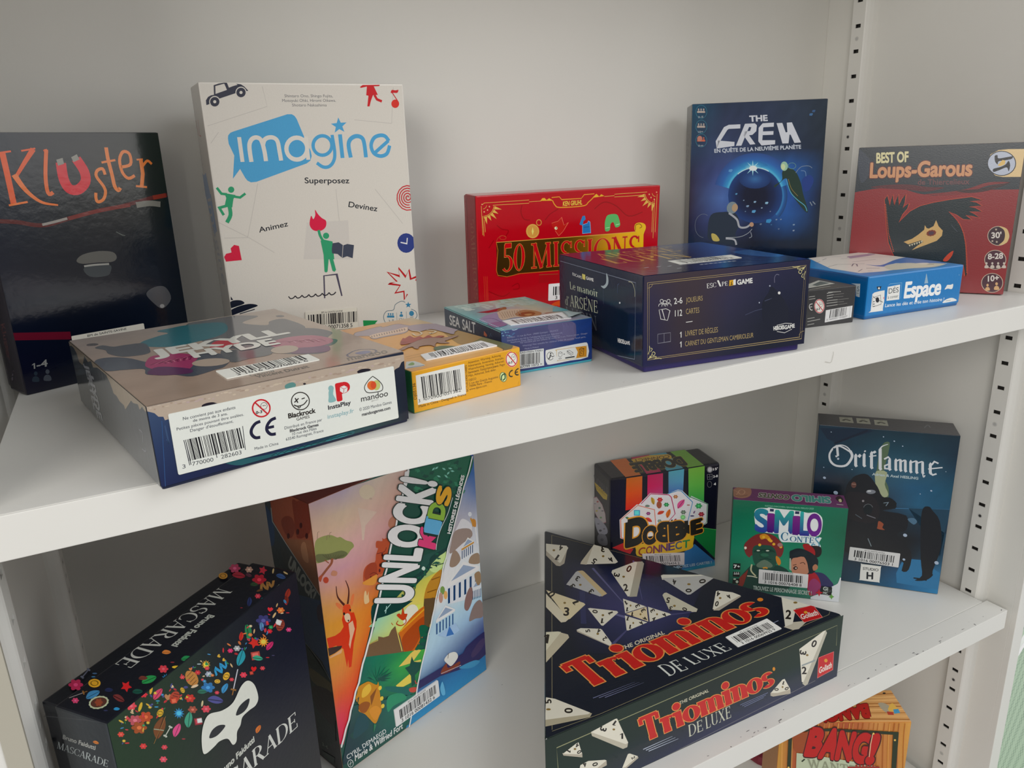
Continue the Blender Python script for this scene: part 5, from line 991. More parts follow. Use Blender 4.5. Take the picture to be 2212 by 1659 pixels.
def salt():
    b = Box('game_box', 'small sea-blue box with conch shell picture and peeling label, middle of upper shelf', FIT['salt'], 0, {'F': '2c4078', 'L': '1c2c48', 'T': '78b4b4', 'R': '1c3878'}, (GS, GST, GS), M_SATIN, r=.0008, z0=.0014)
    f = b.F; view(940, 620, 6.144); c = '8c90b0'
    f.grad(None, None, None, ['3c4c7c 484870 4c4c74 24407c 203c80', '2c4070 444470 444874 203c7c 1c387c', '1c3870 343c70 343c74 1c3878 1c3474'], 10, .06)
    f.blob([(1500, 480), (1820, 460), (1870, 560), (1840, 700), (1600, 700)], '5c5880', 3)
    for i in range(10): f.line([(1690 + i * 16, 480 + i % 3 * 14), (1700 + i * 15, 560), (1690 + i * 17, 640)], 3, '70709a', True)
    for i in range(12): f.ell(870 + i * 16, 600 + random.uniform(-20, 60), 16, 10, random.choice(('6c98b0', '5880a4', '486c98')), n=7, jag=.3)
    for s, x, y, x2 in (('Bombyx · 11 rue du Pont · 29000 Quimper · FRANCE', 956, 682, 1632), ('Distributed in the UK by Coiledspring Games Ltd, Aldershot UK', 958, 722, 1690), ('Heathcote Road, Alton, GU34 2UG United Kingdom', 1002, 745, 1650), ('Ne convient pas aux enfants de moins de 3 ans. Petites pièces · Danger', 1130, 750, 2022), ('Warning! Not suitable for children under 36 months. Small parts.', 1160, 790, 2000), ('Made in Poland', 1190, 830, 1372)):
        tx(f, s, x, y, x2, y - (x2 - x) * .145, x - 2, y - 20, c, .005)
    f.poly([(1120, 858), (1440, 815), (1446, 1042), (1120, 1090)], 'd8dcdc'); f.barcode((1130, 1040), (1390, 1006), (1130, 895), seed=51, n=34); tx(f, 'EA01FREN FAB01', 1130, 885, 1425, 850, 1128, 862, '303440', .01); tx(f, '67799 1073 >', 1130, 1078, 1418, 1035, 1128, 1048, '202430', .01)
    f.blob([(1464, 870), (1470, 842), (1500, 832), (1750, 780), (1985, 736), (2015, 745), (2028, 775), (2026, 930), (1800, 975), (1520, 1030), (1485, 1015), (1466, 975)], 'dcdedc', 2); f.blob([(1606, 850), (1620, 828), (1980, 782), (2010, 790), (2008, 920), (1990, 928), (1650, 980), (1622, 970)], 'c8b080', 2); f.poly([(1614, 838), (1860, 800), (1892, 860), (1870, 942), (1630, 976), (1616, 960)], 'dcdedc'); f.poly([(1862, 800), (1985, 782), (2008, 792), (2006, 920), (1870, 942), (1892, 862)], 'cc8c24')
    f.ring(1528, 915, 44, 52, 6, '202428', 20, 330); f.ell(1532, 885, 9, 11, '202428'); f.line([(1528, 900), (1522, 935), (1505, 955)], 14, '202428'); f.line([(1530, 905), (1555, 925), (1580, 912)], 8, '202428')
    f.blob([(1636, 872), (1682, 858), (1684, 905), (1672, 932), (1640, 922)], 'dcdedc'); f.line([(1636, 872), (1660, 858), (1684, 868), (1684, 905), (1660, 932), (1636, 915), (1636, 872), (1660, 885), (1684, 868)], 4, '303438'); tx(f, '+', 1702, 905, 1724, 902, 1700, 880, '303438', .02); f.line([(1748, 850), (1775, 838), (1828, 868), (1828, 892), (1805, 905), (1750, 870), (1748, 850), (1802, 882), (1828, 868)], 4, '303438')
    tx(f, 'FILM', 1640, 962, 1676, 956, 1639, 946, '303438', .01); tx(f, 'BOITE PAPIER', 1726, 950, 1852, 930, 1725, 935, '303438', .02); f.line([(1915, 832), (1972, 822), (1966, 905), (1920, 915), (1915, 832)], 5, '402c14'); f.line([(1908, 828), (1935, 808), (1978, 815)], 6, '402c14'); f.ring(1943, 862, 14, 20, 5, '402c14', 0, 300)
    l = b.L; tx(l, 'SEA', 196, 497, 328, 540, 190, 372, 'c8ccd0', .02); tx(l, 'SALT', 365, 560, 536, 614, 360, 428, 'c8ccd0', .02); l.poly([(650, 582), (692, 640), (680, 662), (645, 640)], 'b06048'); l.line([(722, 660), (738, 612), (750, 660)], 4, '607c98'); l.line([(118, 275), (868, 600)], 5, '80c0c4')
    t = b.T
    t.grad(None, None, None, ['88a8a4 98a8a0 a0ac98 90a890 70b8b8', '70a0a0 7898a0 a0a0a8 a8b09c 88b4b0', '60b4b8 78989c 8c88a8 b0a890 8ca8a8', '60b0bc 8890b4 7c80a8 9888a0 8c94a8'], 16, .05)
    w = 'a8c0b8'
    tx(t, 'SEA SALT', 335, 292, 1298, 166, 245, 260, w, .04); tx(t, '&', 430, 318, 520, 300, 330, 282, 'b8c8c0', .06); tx(t, 'PAPER', 700, 292, 1430, 212, 612, 258, w, .04)
    t.poly([(545, 340), (720, 312), (850, 282), (940, 268), (950, 290), (850, 322), (700, 345)], '841c2c'); t.blob([(820, 310), (900, 270), (945, 275), (930, 310), (860, 330)], '8c5c3c')
    t.blob([(820, 350), (880, 310), (960, 298), (1100, 290), (1280, 300), (1400, 335), (1410, 360), (1340, 385), (1200, 402), (1050, 405), (900, 440), (840, 400)], 'bcae98'); t.blob([(1060, 370), (1120, 320), (1200, 305), (1330, 318), (1412, 345), (1380, 378), (1250, 392), (1150, 398)], '9c7450'); t.blob([(1100, 372), (1160, 340), (1260, 330), (1330, 348), (1290, 380), (1180, 390)], '7c4424'); t.blob([(1180, 372), (1230, 358), (1290, 362), (1240, 384)], 'b08050')
    for i in range(9): t.line([(850 + i * 34, 340 - i * 4), (880 + i * 30, 380 - i * 4), (900 + i * 30, 420 - i * 6)], 4, '9c8c74', True)
    t.blob([(585, 440), (660, 390), (740, 365), (820, 350), (850, 420), (900, 455), (820, 480), (700, 488)], '8488a8'); t.blob([(690, 500), (800, 470), (900, 465), (960, 500), (880, 530), (780, 540)], '786890'); t.line([(640, 430), (760, 420), (880, 470)], 6, '585c88', True); t.poly([(1440, 350), (1600, 328), (1480, 352)], '903c38')
    for i in range(16): t.ell(570 + i * 22, 430 + i * 9, 14, 6, random.choice(('8cc0d0', '70a8c0', 'a0d0d8')), n=7, jag=.3)
    t.poly([(1560, 270), (1640, 245), (1800, 305), (1700, 320), (1560, 330)], '58acb4')
    b.sticker(t, (1003, 516), (1812, 418), (888, 458), '3 1016 00068457 8', 52, E=(1690, 344), bars=(.12, .3, .92, .9), head='')
    # torn flap of the printed skin beside the sticker
    V = [t.O + t.S * u + t.T * v + t.N * n for (u, v), n in zip([t.uv(q) for q in ((1692, 350), (1730, 342), (1960, 350), (1872, 405), (1830, 412), (1640, 462), (1780, 424))], (.0016, .0012, .0006, .0022, .0016, .0025, .0014))]
    b.part('peeling_flap', [b.MI @ v for v in V], [(0, 6, 4, 3, 2, 1), (6, 5, 4)], [C('b4c4c4')] * 2, M_PAPER)
    f.blob([(1000, 520), (1200, 490), (1500, 462), (1630, 470), (1500, 490), (1250, 520), (1120, 555), (1050, 570), (980, 548)], '8c90a8') if 0 else f.line([(985, 545), (1040, 572), (1105, 548), (1130, 520)], 9, 'a8bcd0', True)
    b.finish('48a8bc', split=('up', .0014, .0002))
# ---------------- lower shelf ----------------
def unlock():
    b = Box('game_box', 'tall upright box with savanna, jungle and Greek temple scenes, on lower shelf', FIT['unlock'], 1, {'F': 'b08060', 'L': '2c2c2c', 'T': '6c2c28', 'R': '2c5c8c'}, (GU, GU, GUL), M_SATIN, r=.0008)
    f = b.F; view()
    f.puv([(.0003, .0003), (f.W - .0003, .0003), (f.W - .0003, f.H - .0003), (.0003, f.H - .0003)], '204c44')
    f.grad((733, 1608), (742, 1608), (664, 1083), ['b09498 ac9cb0 c8b8a8 c0a098', 'c0a088 c8b090 c8a898 c09888', 'c8a090 c8a098 c89c98 b88888', 'c09094 c08c98 bc8888 b06c58', 'c89050 c88c60 c07850 b85c34', 'd89030 d88c30 d08030 c87028', 'd89030 d08c38 d08030 cc6428', 'd08038 d07c38 d06c2c c84c24', 'd05c28 d05028 d04c28 cc4020', 'd83c50 d03050 cc2c40 c83038', 'c82c54 c82850 c82848 c82840'], 24, .03, E=(880, 1010))
    f.grad((877, 1580), (1055, 1444), (1017, 980), ['28488c 284c94', '285498 30609c', '8c98b0 4c6ca4', 'a8a8b4 8c94ac', 'a89c9c b8bcc4', 'c8ccd4 c0c4cc', 'd8dce4 c8d0dc', 'd0dcec c0cce0', 'a0c0e4 b0c8e4', 'a8c4e4 8cb0d8', '98b8e0 4c5080', '284878 24508c', '2878ac 2470a8', '2884b4 2880b4'], 24, .03, E=(1022, 978))
    # jungle band
    f.poly([(882, 1012), (1018, 984), (975, 1160), (966, 1182), (915, 1200), (884, 1298), (830, 1318), (812, 1325), (830, 1240)], '14483c')
    view(570, 970, 4.424)
    f.blob([(1380, 215), (1700, 130), (1990, 70), (1940, 300), (1800, 420), (1640, 330), (1500, 330), (1380, 300)], '1c5c44')
    for i in range(40):
        f.ell(random.uniform(1420, 1920), random.uniform(130, 420), random.uniform(18, 42), random.uniform(12, 26), random.choice(('286c50', '1c5444', '2c7858', '18483c')), rot=random.uniform(-60, 60), n=9, jag=.35)
    f.poly([(1060, 1460), (1380, 1400), (1560, 1180), (1740, 950), (1745, 1060), (1690, 1230), (1590, 1659), (1020, 1659)], '98b068')
    f.blob([(1700, 1000), (1740, 960), (1720, 1100), (1640, 1180), (1580, 1130)], 'b8d088')
    f.grad((1000, 1700), (1590, 1700), (1350, 1330), ['98a850 d0c048', 'c8c070 d8c048', '8cc0a0 e0d860'], 8, E=(1700, 1150))
    f.blob([(1560, 1300), (1640, 1190), (1700, 1160), (1660, 1350), (1600, 1480), (1530, 1450)], 'b07c28'); f.line([(1600, 1250), (1680, 1220)], 9, '7c5018'); f.line([(1560, 1370), (1650, 1340)], 9, '7c5018'); f.line([(1540, 1450), (1620, 1420)], 9, '7c5018'); f.poly([(1530, 1430), (1620, 1440), (1580, 1700), (1510, 1700)], '5c4430')
    dg = '123c38'
    f.blob([(1060, 1460), (1360, 1420), (1400, 1380), (1380, 1460), (1310, 1500), (1260, 1540), (1200, 1600), (1080, 1640), (1030, 1650)], dg); f.blob([(1400, 1250), (1520, 1160), (1580, 1100), (1600, 1030), (1760, 930), (1730, 985), (1620, 1060), (1580, 1150), (1500, 1250), (1420, 1330), (1380, 1350)], dg)
    for i in range(34):
        q = i / 34; f.ell(1180 + q * 520 + random.uniform(-30, 30), 1560 - q * 560 + random.uniform(-40, 40), random.uniform(16, 34), 11, random.choice((dg, '185044', '1c5c44')), rot=random.uniform(0, 180), n=9, jag=.4)
    f.line([(1580, 1095), (1640, 1110), (1730, 1085)], 7, dg, True); f.blob([(1505, 1145), (1520, 1120), (1540, 1135), (1530, 1160)], 'c0d8c8')
    for x, y in ((1720, 190), (1760, 230), (1650, 180), (1800, 210), (1620, 190), (1670, 260), (1740, 260), (1780, 185)): f.ell(x, y, 22, 9, '78b8a8', rot=random.uniform(-50, 50), n=8, jag=.3)
    for x, y in ((1190, 1510), (1150, 1560), (1220, 1480), (1170, 1600)): f.ell(x, y, 14, 8, 'a0c8c0', rot=random.uniform(-50, 50), n=7)
    # savanna
    f.poly([(895, 560), (1080, 600), (970, 730), (955, 870), (938, 870), (930, 740)], 'c8b0a0'); f.ell(985, 410, 75, 70, 'c8b8a0'); f.ell(1020, 474, 14, 10, 'b8a090')
    f.poly([(1080, 610), (1300, 330), (1275, 640), (1190, 850), (1100, 850), (970, 740)], 'bc8c88') if 0 else None
    f.blob([(1090, 950), (1070, 940), (1075, 880), (1130, 880), (1130, 850), (1150, 860), (1210, 840), (1180, 1000), (1140, 1180), (1060, 1200), (1000, 1260), (955, 1280), (950, 1180), (985, 1110), (1060, 1080), (1070, 1010)], 'a84828', 3); f.blob([(960, 1190), (1000, 1100), (1070, 1090), (1080, 1180), (1020, 1260), (970, 1240)], '943c24', 3)
    for x, y in ((1022, 1232), (1110, 1110), (1105, 1160), (1130, 1010)): f.ell(x, y, 9, 18, '501c1c')
    f.ell(1230, 700, 40, 60, 'a87058', rot=20)
    f.line([(1010, 1200), (1050, 1180), (1090, 1200)], 6, '6c281c', True); f.line([(1080, 1000), (1150, 980), (1170, 940)], 6, '6c281c', True); f.blob([(940, 1280), (1000, 1240), (1080, 1200), (1060, 1290), (980, 1300)], 'cc8838')
    f.blob([(485, 930), (500, 870), (560, 835), (640, 822), (700, 845), (730, 840), (780, 870), (840, 890), (860, 930), (830, 965), (790, 1020), (750, 1045), (690, 1040), (560, 1080), (500, 1088), (480, 1020)], '888c50'); f.blob([(500, 1010), (620, 1000), (740, 970), (800, 1000), (740, 1045), (640, 1050), (520, 1085)], '60643c')
    for i in range(9): f.line([(560 + i * 26, 1010), (620 + i * 8, 1055)], 5, '504c30')
    f.line([(650, 1045), (645, 1090), (600, 1150), (530, 1240)], 24, '8c4c30', True); f.line([(580, 1060), (620, 1090)], 8, '8c4c30'); f.blob([(640, 1190), (660, 1160), (700, 1175), (690, 1210), (650, 1210)], 'b87c60')
    f.ell(592, 1252, 26, 30, 'b03c20'); f.blob([(520, 1230), (560, 1200), (540, 1270)], 'a84828')
    for x in (510, 600, 625): f.line([(x, 870 - x % 50), (x + 4, 825 - x % 40), (x + 20, 820 - x % 40)], 4, '786050')
    f.blob([(960, 1370), (975, 1355), (985, 1400), (1000, 1360), (1000, 1410), (1005, 1460), (965, 1480), (955, 1430)], 'd0b080')
    # gazelle
    view(570, 1284, 4.424)
    r = 'c83414'
    f.poly([(600, 420), (680, 395), (730, 360), (762, 310), (745, 240), (760, 180), (860, 170), (884, 250), (886, 310), (872, 400), (858, 470), (850, 560), (836, 690), (812, 700), (806, 620), (795, 700), (780, 620), (760, 520), (690, 490), (622, 520)], r)
    f.poly([(808, 280), (848, 250), (868, 330), (838, 440), (824, 520), (812, 480), (822, 400)], 'dca888'); f.poly([(612, 515), (700, 495), (748, 490), (736, 520), (680, 560), (622, 590)], '3c2c28'); f.poly([(624, 605), (750, 520), (740, 560), (630, 612)], 'd8a078')
    f.blob([(755, 120), (770, 100), (815, 95), (830, 130), (826, 200), (812, 262), (790, 262), (765, 220), (752, 165)], 'cc4420'); f.blob([(768, 200), (800, 180), (822, 200), (826, 240), (806, 266), (782, 256)], 'e0b898'); f.blob([(800, 245), (815, 243), (808, 262)], '301814'); f.ell(766, 185, 10, 14, '281410'); f.ell(824, 150, 8, 12, '281410')
    f.blob([(688, 100), (700, 82), (740, 100), (758, 140), (725, 140)], 'd87040'); f.blob([(826, 70), (850, 20), (858, -10), (862, 30), (842, 110)], 'd87040'); f.line([(712, 100), (742, 130)], 8, 'e8c8a8')
    view(570, 970, 4.424)
    f.line([(768, 1490), (730, 1450), (700, 1400), (690, 1310)], 20, '4c201c', True, w2=6); f.line([(800, 1480), (810, 1400), (808, 1330), (780, 1255)], 20, '4c201c', True, w2=6)
    f.blob([(826, 1470), (840, 1400), (862, 1385), (856, 1430), (835, 1490)], 'd87040'); f.blob([(688, 1480), (705, 1470), (745, 1500), (755, 1530)], 'd87040')
    # jungle floor
    view(570, 1284, 4.424)
    f.grad((1000, 480), (1340, 540), (1090, 210), ['88c0a8 c8d050', '98c098 e0d848', 'a0b060 c8b040'], 8, E=(1500, 90))
    f.poly([(1065, 80), (1420, 60), (1300, 150), (1180, 200), (1080, 230), (1032, 280)], dg); f.line([(1210, 90), (1150, 160)], 8, 'a0c8c0'); f.line([(1170, 110), (1160, 180)], 8, 'a0c8c0')
    f.ell(1400, 200, 70, 110, 'dcd8c0', rot=20); f.blob([(1650, 30), (1640, 60), (1530, 110), (1420, 200), (1300, 350), (1290, 380), (1330, 540), (1440, 540), (1560, 300)], 'c06420'); f.blob([(1340, 380), (1520, 210), (1530, 300), (1440, 500), (1360, 560), (1320, 480)], 'a04418'); f.line([(1300, 352), (1530, 140)], 16, 'e09828'); f.poly([(1530, 40), (1640, 30), (1590, 280), (1530, 330)], '5c4830')
    f.poly([(975, 490), (1090, 440), (1090, 400), (1140, 410), (1190, 395), (1215, 340), (1252, 300), (1262, 330), (1300, 400), (1335, 550), (1200, 640), (940, 640)], '6c543c'); f.line([(1262, 320), (1318, 540)], 8, 'd0c060'); f.line([(982, 488), (1085, 432)], 8, 'a88c48')
    f.line([(1325, 130), (1340, 200), (1356, 260), (1310, 296), (1265, 280), (1280, 250)], 8, 'a83018', True); f.blob([(1322, 130), (1336, 180), (1368, 185), (1350, 230), (1320, 245), (1266, 200), (1290, 180), (1310, 190)], 'b83c1c'); f.line([(1215, 270), (1232, 292)], 7, 'b07030')
    f.grad((860, 1000), (1450, 950), (945, 600), ['186858 187050 288848 48a040', '145c50 187050 389848 38883c', '185c50 187050 288048 246c40', '14504c 186050 206448 205c44'], 12, .05, E=(1540, 520))
    f.poly([(1285, 690), (1400, 560), (1450, 520), (1500, 530), (1420, 640), (1500, 620), (1498, 640), (1420, 650)], 'd0b858'); f.poly([(1258, 870), (1400, 750), (1405, 840), (1330, 880), (1270, 882)], 'd8c050'); f.poly([(1410, 590), (1430, 640), (1498, 650), (1485, 720), (1440, 770), (1445, 850), (1410, 880), (1405, 780), (1345, 700), (1390, 680)], '184840'); f.blob([(1160, 880), (1300, 880), (1400, 890), (1390, 960), (1280, 940), (1180, 920)], '186058'); f.blob([(1384, 900), (1420, 885), (1462, 890), (1440, 930), (1395, 930)], 'b84838'); f.line([(1440, 820), (1450, 850), (1470, 840)], 8, 'b84838')
    f.blob([(1480, 310), (1530, 290), (1570, 320), (1540, 360), (1580, 380), (1500, 410), (1560, 440), (1470, 470), (1530, 500), (1440, 530), (1490, 430)], '185840')
    for i in range(16):
        a = i * .4; f.poly([(1070 + 12 * math.cos(a), 800), (1070 + 130 * math.cos(a) + 30, 760 + 90 * math.sin(a)), (1080 + 14 * math.cos(a), 830)], random.choice(('1c7050', '145c48', '104840')))
    f.grad((740, 1640), (1380, 1240), (850, 1060), ['28504c 204844 206058 20705c', '1c3840 1c4444 1c5c50 1c6450', '183440 1c3c44 184c4c 185048'], 10, .05, E=(1440, 950))
    f.blob([(1180, 980), (1300, 940), (1360, 990), (1240, 1060), (1180, 1120)], '288460'); f.blob([(820, 1340), (900, 1290), (860, 1380)], '184440'); f.blob([(880, 1200), (960, 1120), (1000, 1250), (930, 1330), (850, 1370)], '1c444c')
    f.blob([(885, 940), (900, 880), (960, 840), (1000, 830), (1070, 860), (1085, 830), (1095, 870), (1110, 1000), (1120, 1100), (1100, 1150), (1060, 1230), (1000, 1180), (960, 1140), (900, 1110), (910, 1060), (870, 1000)], 'b87c18'); f.poly([(1080, 890), (1120, 1090), (1080, 1180), (1020, 1080), (1000, 960)], 'b87820'); f.poly([(1010, 970), (1075, 885), (1040, 1000), (1020, 1060)], '7c4818'); f.blob([(900, 1060), (960, 1020), (1010, 1040), (970, 1120), (920, 1120)], '8c4c14'); f.blob([(940, 900), (1000, 850), (1020, 900), (980, 960), (930, 980)], 'd8a838'); f.blob([(1000, 1110), (1060, 1060), (1110, 1100), (1060, 1200)], 'c88428')
    for x, y in ((1104, 890), (1120, 990), (1130, 1062)): f.ell(x, y, 16, 22, 'e0b840', rot=20)
    f.poly([(1045, 1230), (1070, 1240), (1042, 1320)], '2c7050'); f.line([(870, 1010), (900, 980), (890, 1040)], 8, '183c3c')
    # temples
    view(570, 970, 4.424)
    f.blob([(1900, 665), (1990, 740), (1940, 900), (1840, 980), (1800, 860), (1850, 740)], 'c8c8cc'); f.blob([(1830, 780), (1960, 760), (1990, 830), (1900, 900), (1780, 1000), (1790, 900)], '8c7c74')
    f.blob([(1775, 1120), (1790, 1020), (1820, 965), (1860, 1000), (1876, 1060), (1830, 1120)], '8c7868'); f.blob([(1960, 1090), (1980, 1020), (2050, 995), (2060, 1090)], '8c7864')
    def temple(x, y, w, h, k, col='d8d8d8', blue='1c3c64', gold=None):
        f.poly([(x, y), (x + w * .5, y - h * .55 + k * .5), (x + w, y + k), (x + w * .98, y + k + h * .12), (x + w * .02, y + h * .14)], col); f.poly([(x + w * .12, y - h * .05 + k * .1), (x + w * .5, y - h * .42 + k * .5), (x + w * .88, y - h * .05 + k * .88)], '8898b0')
        if gold: f.poly([(x, y + h * .02), (x + w, y + k + h * .02), (x + w, y + k + h * .14), (x, y + h * .16)], gold)
        n = 6
        for i in range(n): 
            u = (i + .35) / n; f.line([(x + w * u, y + k * u + h * .2), (x + w * u, y + k * u + h * .8)], w / n * .42, blue)
    f.poly([(1760, 1300), (2060, 1200), (2070, 1400), (1780, 1480)], 'c8ccd4')
    temple(1888, 950, 118, 130, -70, 'd0d0cc', '284468', 'b88430'); temple(1750, 1292, 310, 240, -170); temple(1990, 1330, 90, 140, -30, 'c8ccd8')
    f.blob([(2010, 1200), (2060, 1170), (2075, 1260), (2040, 1300)], '8c7458'); f.blob([(1915, 1520), (1925, 1420), (1960, 1330), (1990, 1330), (1990, 1440), (1950, 1540)], '806460'); f.blob([(2000, 1500), (2060, 1440), (2095, 1500), (2090, 1600), (2020, 1620), (1960, 1640)], '80706c'); f.ell(1968, 622, 18, 22, 'c8ccd8'); f.line([(1975, 660), (1990, 700), (2000, 740)], 14, 'b88430'); f.blob([(1990, 670), (2022, 680), (2025, 740), (2000, 735)], 'b87c30'); f.line([(2020, 745), (2040, 900)], 12, 'd0d4dc')
    f.ell(1706, 1350, 22, 40, '70904c'); f.ell(1735, 1395, 18, 40, 'd0a060'); f.ell(1690, 1420, 20, 50, 'b08878')
    view(570, 1284, 4.424)
    temple(1640, 250, 185, 170, -110, 'd8dce4', '2c5080'); f.poly([(1660, 390), (1830, 270), (1868, 340), (1790, 400), (1740, 410)], '98b4dc'); f.poly([(1740, 400), (1770, 300), (1815, 380)], '3c6cac')
    f.poly([(1484, 822), (1740, 670), (1850, 590), (1900, 560), (1930, 500), (2040, 400), (2108, 350), (2130, 560), (2060, 620), (1860, 720), (1680, 780), (1480, 900)], '2c2858'); f.blob([(1980, 560), (2060, 440), (2106, 420), (2090, 500), (2000, 600)], '40345c'); f.blob([(1720, 620), (1770, 560), (1830, 550), (1850, 600), (1790, 680), (1750, 660)], 'dcd4cc'); f.line([(1755, 610), (1760, 560)], 5, '504040'); f.blob([(1690, 730), (1740, 655), (1760, 700), (1860, 640), (1868, 665), (1800, 720), (1700, 760)], '7c3824'); f.line([(1690, 755), (1880, 675)], 6, 'b0a0a8')
    f.blob([(1860, 700), (2000, 630), (2060, 640), (1980, 700)], '3c8cb8'); f.blob([(1700, 830), (1720, 880), (1730, 950), (1700, 960), (1680, 900)], '5ca8d0', 3)
    # torn white edges
    view()
    e1 = [(880.8, 1012)]; e2 = [(1019, 985)]
    for i in range(1, 31):
        q = i / 30; e1.append((880.8 + (736 - 880.8) * q + random.uniform(-1.5, 1.5) + (5 * math.sin(3.14 * q)), 1012 + (1614 - 1012) * q))
    K2 = [(1019, 985), (966, 1184), (940.7, 1295), (917, 1404), (898, 1496), (880, 1577)]
    for j in range(5):
        for i in range(1, 7): q = i / 6; e2.append((K2[j][0] + (K2[j + 1][0] - K2[j][0]) * q + random.uniform(-1.2, 1.2), K2[j][1] + (K2[j + 1][1] - K2[j][1]) * q))
    f.line(e1, 4.2, 'd8dcd8'); f.line(e2, 3, 'd0d8dc')
    view(570, 970, 4.424)
    f.poly([(1340, 215), (1385, 200), (1370, 310), (1340, 400), (1320, 420)], 'd8dcd8')
    tx(f, 'UNLOCK!', 1388, 1456, 1630, 318, 1070, 1458, 'd8dcd8', .05, out='10302c', outw=.02, space=1.06)
    tx(f, 'K', 1622, 942, 1650, 775, 1478, 905, 'cc3c70', .06, out='10302c', outw=.03); tx(f, 'I', 1668, 765, 1684, 690, 1538, 738, '58a0c8', .07, out='10302c', outw=.03); tx(f, 'D', 1702, 668, 1728, 535, 1564, 640, '80a83c', .06, out='10302c', outw=.03); tx(f, 'S', 1756, 525, 1782, 385, 1638, 498, 'dc9c28', .06, out='10302c', outw=.03)
    f.line([(1795, 460), (1750, 610), (1690, 740), (1650, 860), (1636, 960)], 6, 'c8d0d0', True)
    tx(f, 'HISTOIRES DE LÉGENDES', 1774, 806, 1908, 252, 1744, 800, 'd0d4d0', .04)
    view(570, 1284, 4.424)
    tx(f, 'CYRIL DEMAEGD', 796, 1575, 1168, 1316, 782, 1538, 'c8cccc', .01); tx(f, 'Marie & Wilfried Fort', 868, 1590, 1328, 1272, 854, 1542, 'd0d4d0', .02, shear=.3); f.ring(824, 1612, 26, 34, 5, 'c8cccc'); f.line([(824, 1590), (824, 1634)], 4, 'c8cccc'); f.line([(808, 1622), (842, 1600)], 4, 'c8cccc')
    b.sticker(f, (1256, 1262), (1672, 962), (1234, 1100), '3 1016 00081432 6', 61, E=(1654, 814), bars=(.1, .3, .94, .82))
    l = b.L; view(570, 970, 4.424)
    l.poly([(-40, 400), (800, 250), (430, 505), (550, 1400), (350, 1180), (190, 860), (90, 690), (60, 515)], '7c4034')
    l.poly([(60, 500), (440, 420), (540, 1400), (200, 880), (90, 690)], '844430'); l.blob([(270, 500), (290, 480), (320, 500), (400, 470), (440, 620), (440, 800), (320, 850), (290, 660)], '6c2c20', 3); l.blob([(165, 690), (210, 640), (270, 660), (300, 760), (260, 850), (200, 800)], '6c3024', 3); l.poly([(200, 860), (460, 870), (540, 1400), (420, 1250)], '7c5038'); l.blob([(365, 900), (400, 900), (430, 1080), (380, 1060), (355, 960)], '94684c', 3)
    for x, y in ((235, 830), (410, 830), (355, 730), (325, 790)): l.ell(x, y, 14, 28, '3c1414')
    l.poly([(5, 515), (62, 500), (90, 700), (200, 880), (540, 1400), (552, 1659), (360, 1659), (100, 1110)], '30383c'); l.blob([(10, 560), (60, 600), (100, 760), (100, 900), (60, 900)], '283c58', 3); l.blob([(160, 940), (240, 960), (330, 1150), (300, 1200), (200, 1100)], '34383a', 3)
    l.line([(70, 560), (84, 690), (200, 880), (545, 1410)], 10, '8c8c88')
    tx(l, 'UNLOCK!', 232, 1110, 470, 1452, 262, 1026, '80827c', .05, space=.95)
    view(570, 1284, 4.424)
    l.poly([(330, 0), (548, 60), (700, 900), (650, 840), (560, 640), (400, 460)], '304058'); l.blob([(510, 120), (560, 100), (570, 280), (520, 240)], '3c3440', 3); l.poly([(400, 470), (650, 830), (670, 960), (690, 1400), (560, 1500), (480, 1100), (430, 690)], '1c2824'); l.blob([(440, 700), (560, 780), (650, 860), (655, 930), (560, 900), (460, 820)], '504830', 3); l.blob([(470, 880), (600, 900), (680, 1000), (680, 1250), (560, 1150), (490, 1050)], '241c18', 3)
    l.line([(400, 460), (540, 640), (652, 840)], 6, '6c7474'); l.ell(460, 640, 50, 40, '14241e', n=14, jag=.3)
    tx(l, '3-6', 560, 1440, 620, 1478, 556, 1410, '70786c'); l.poly([(560, 1490), (680, 1560), (672, 1620), (575, 1560)], '343c38')
    b.finish('202428', lidname='carton')
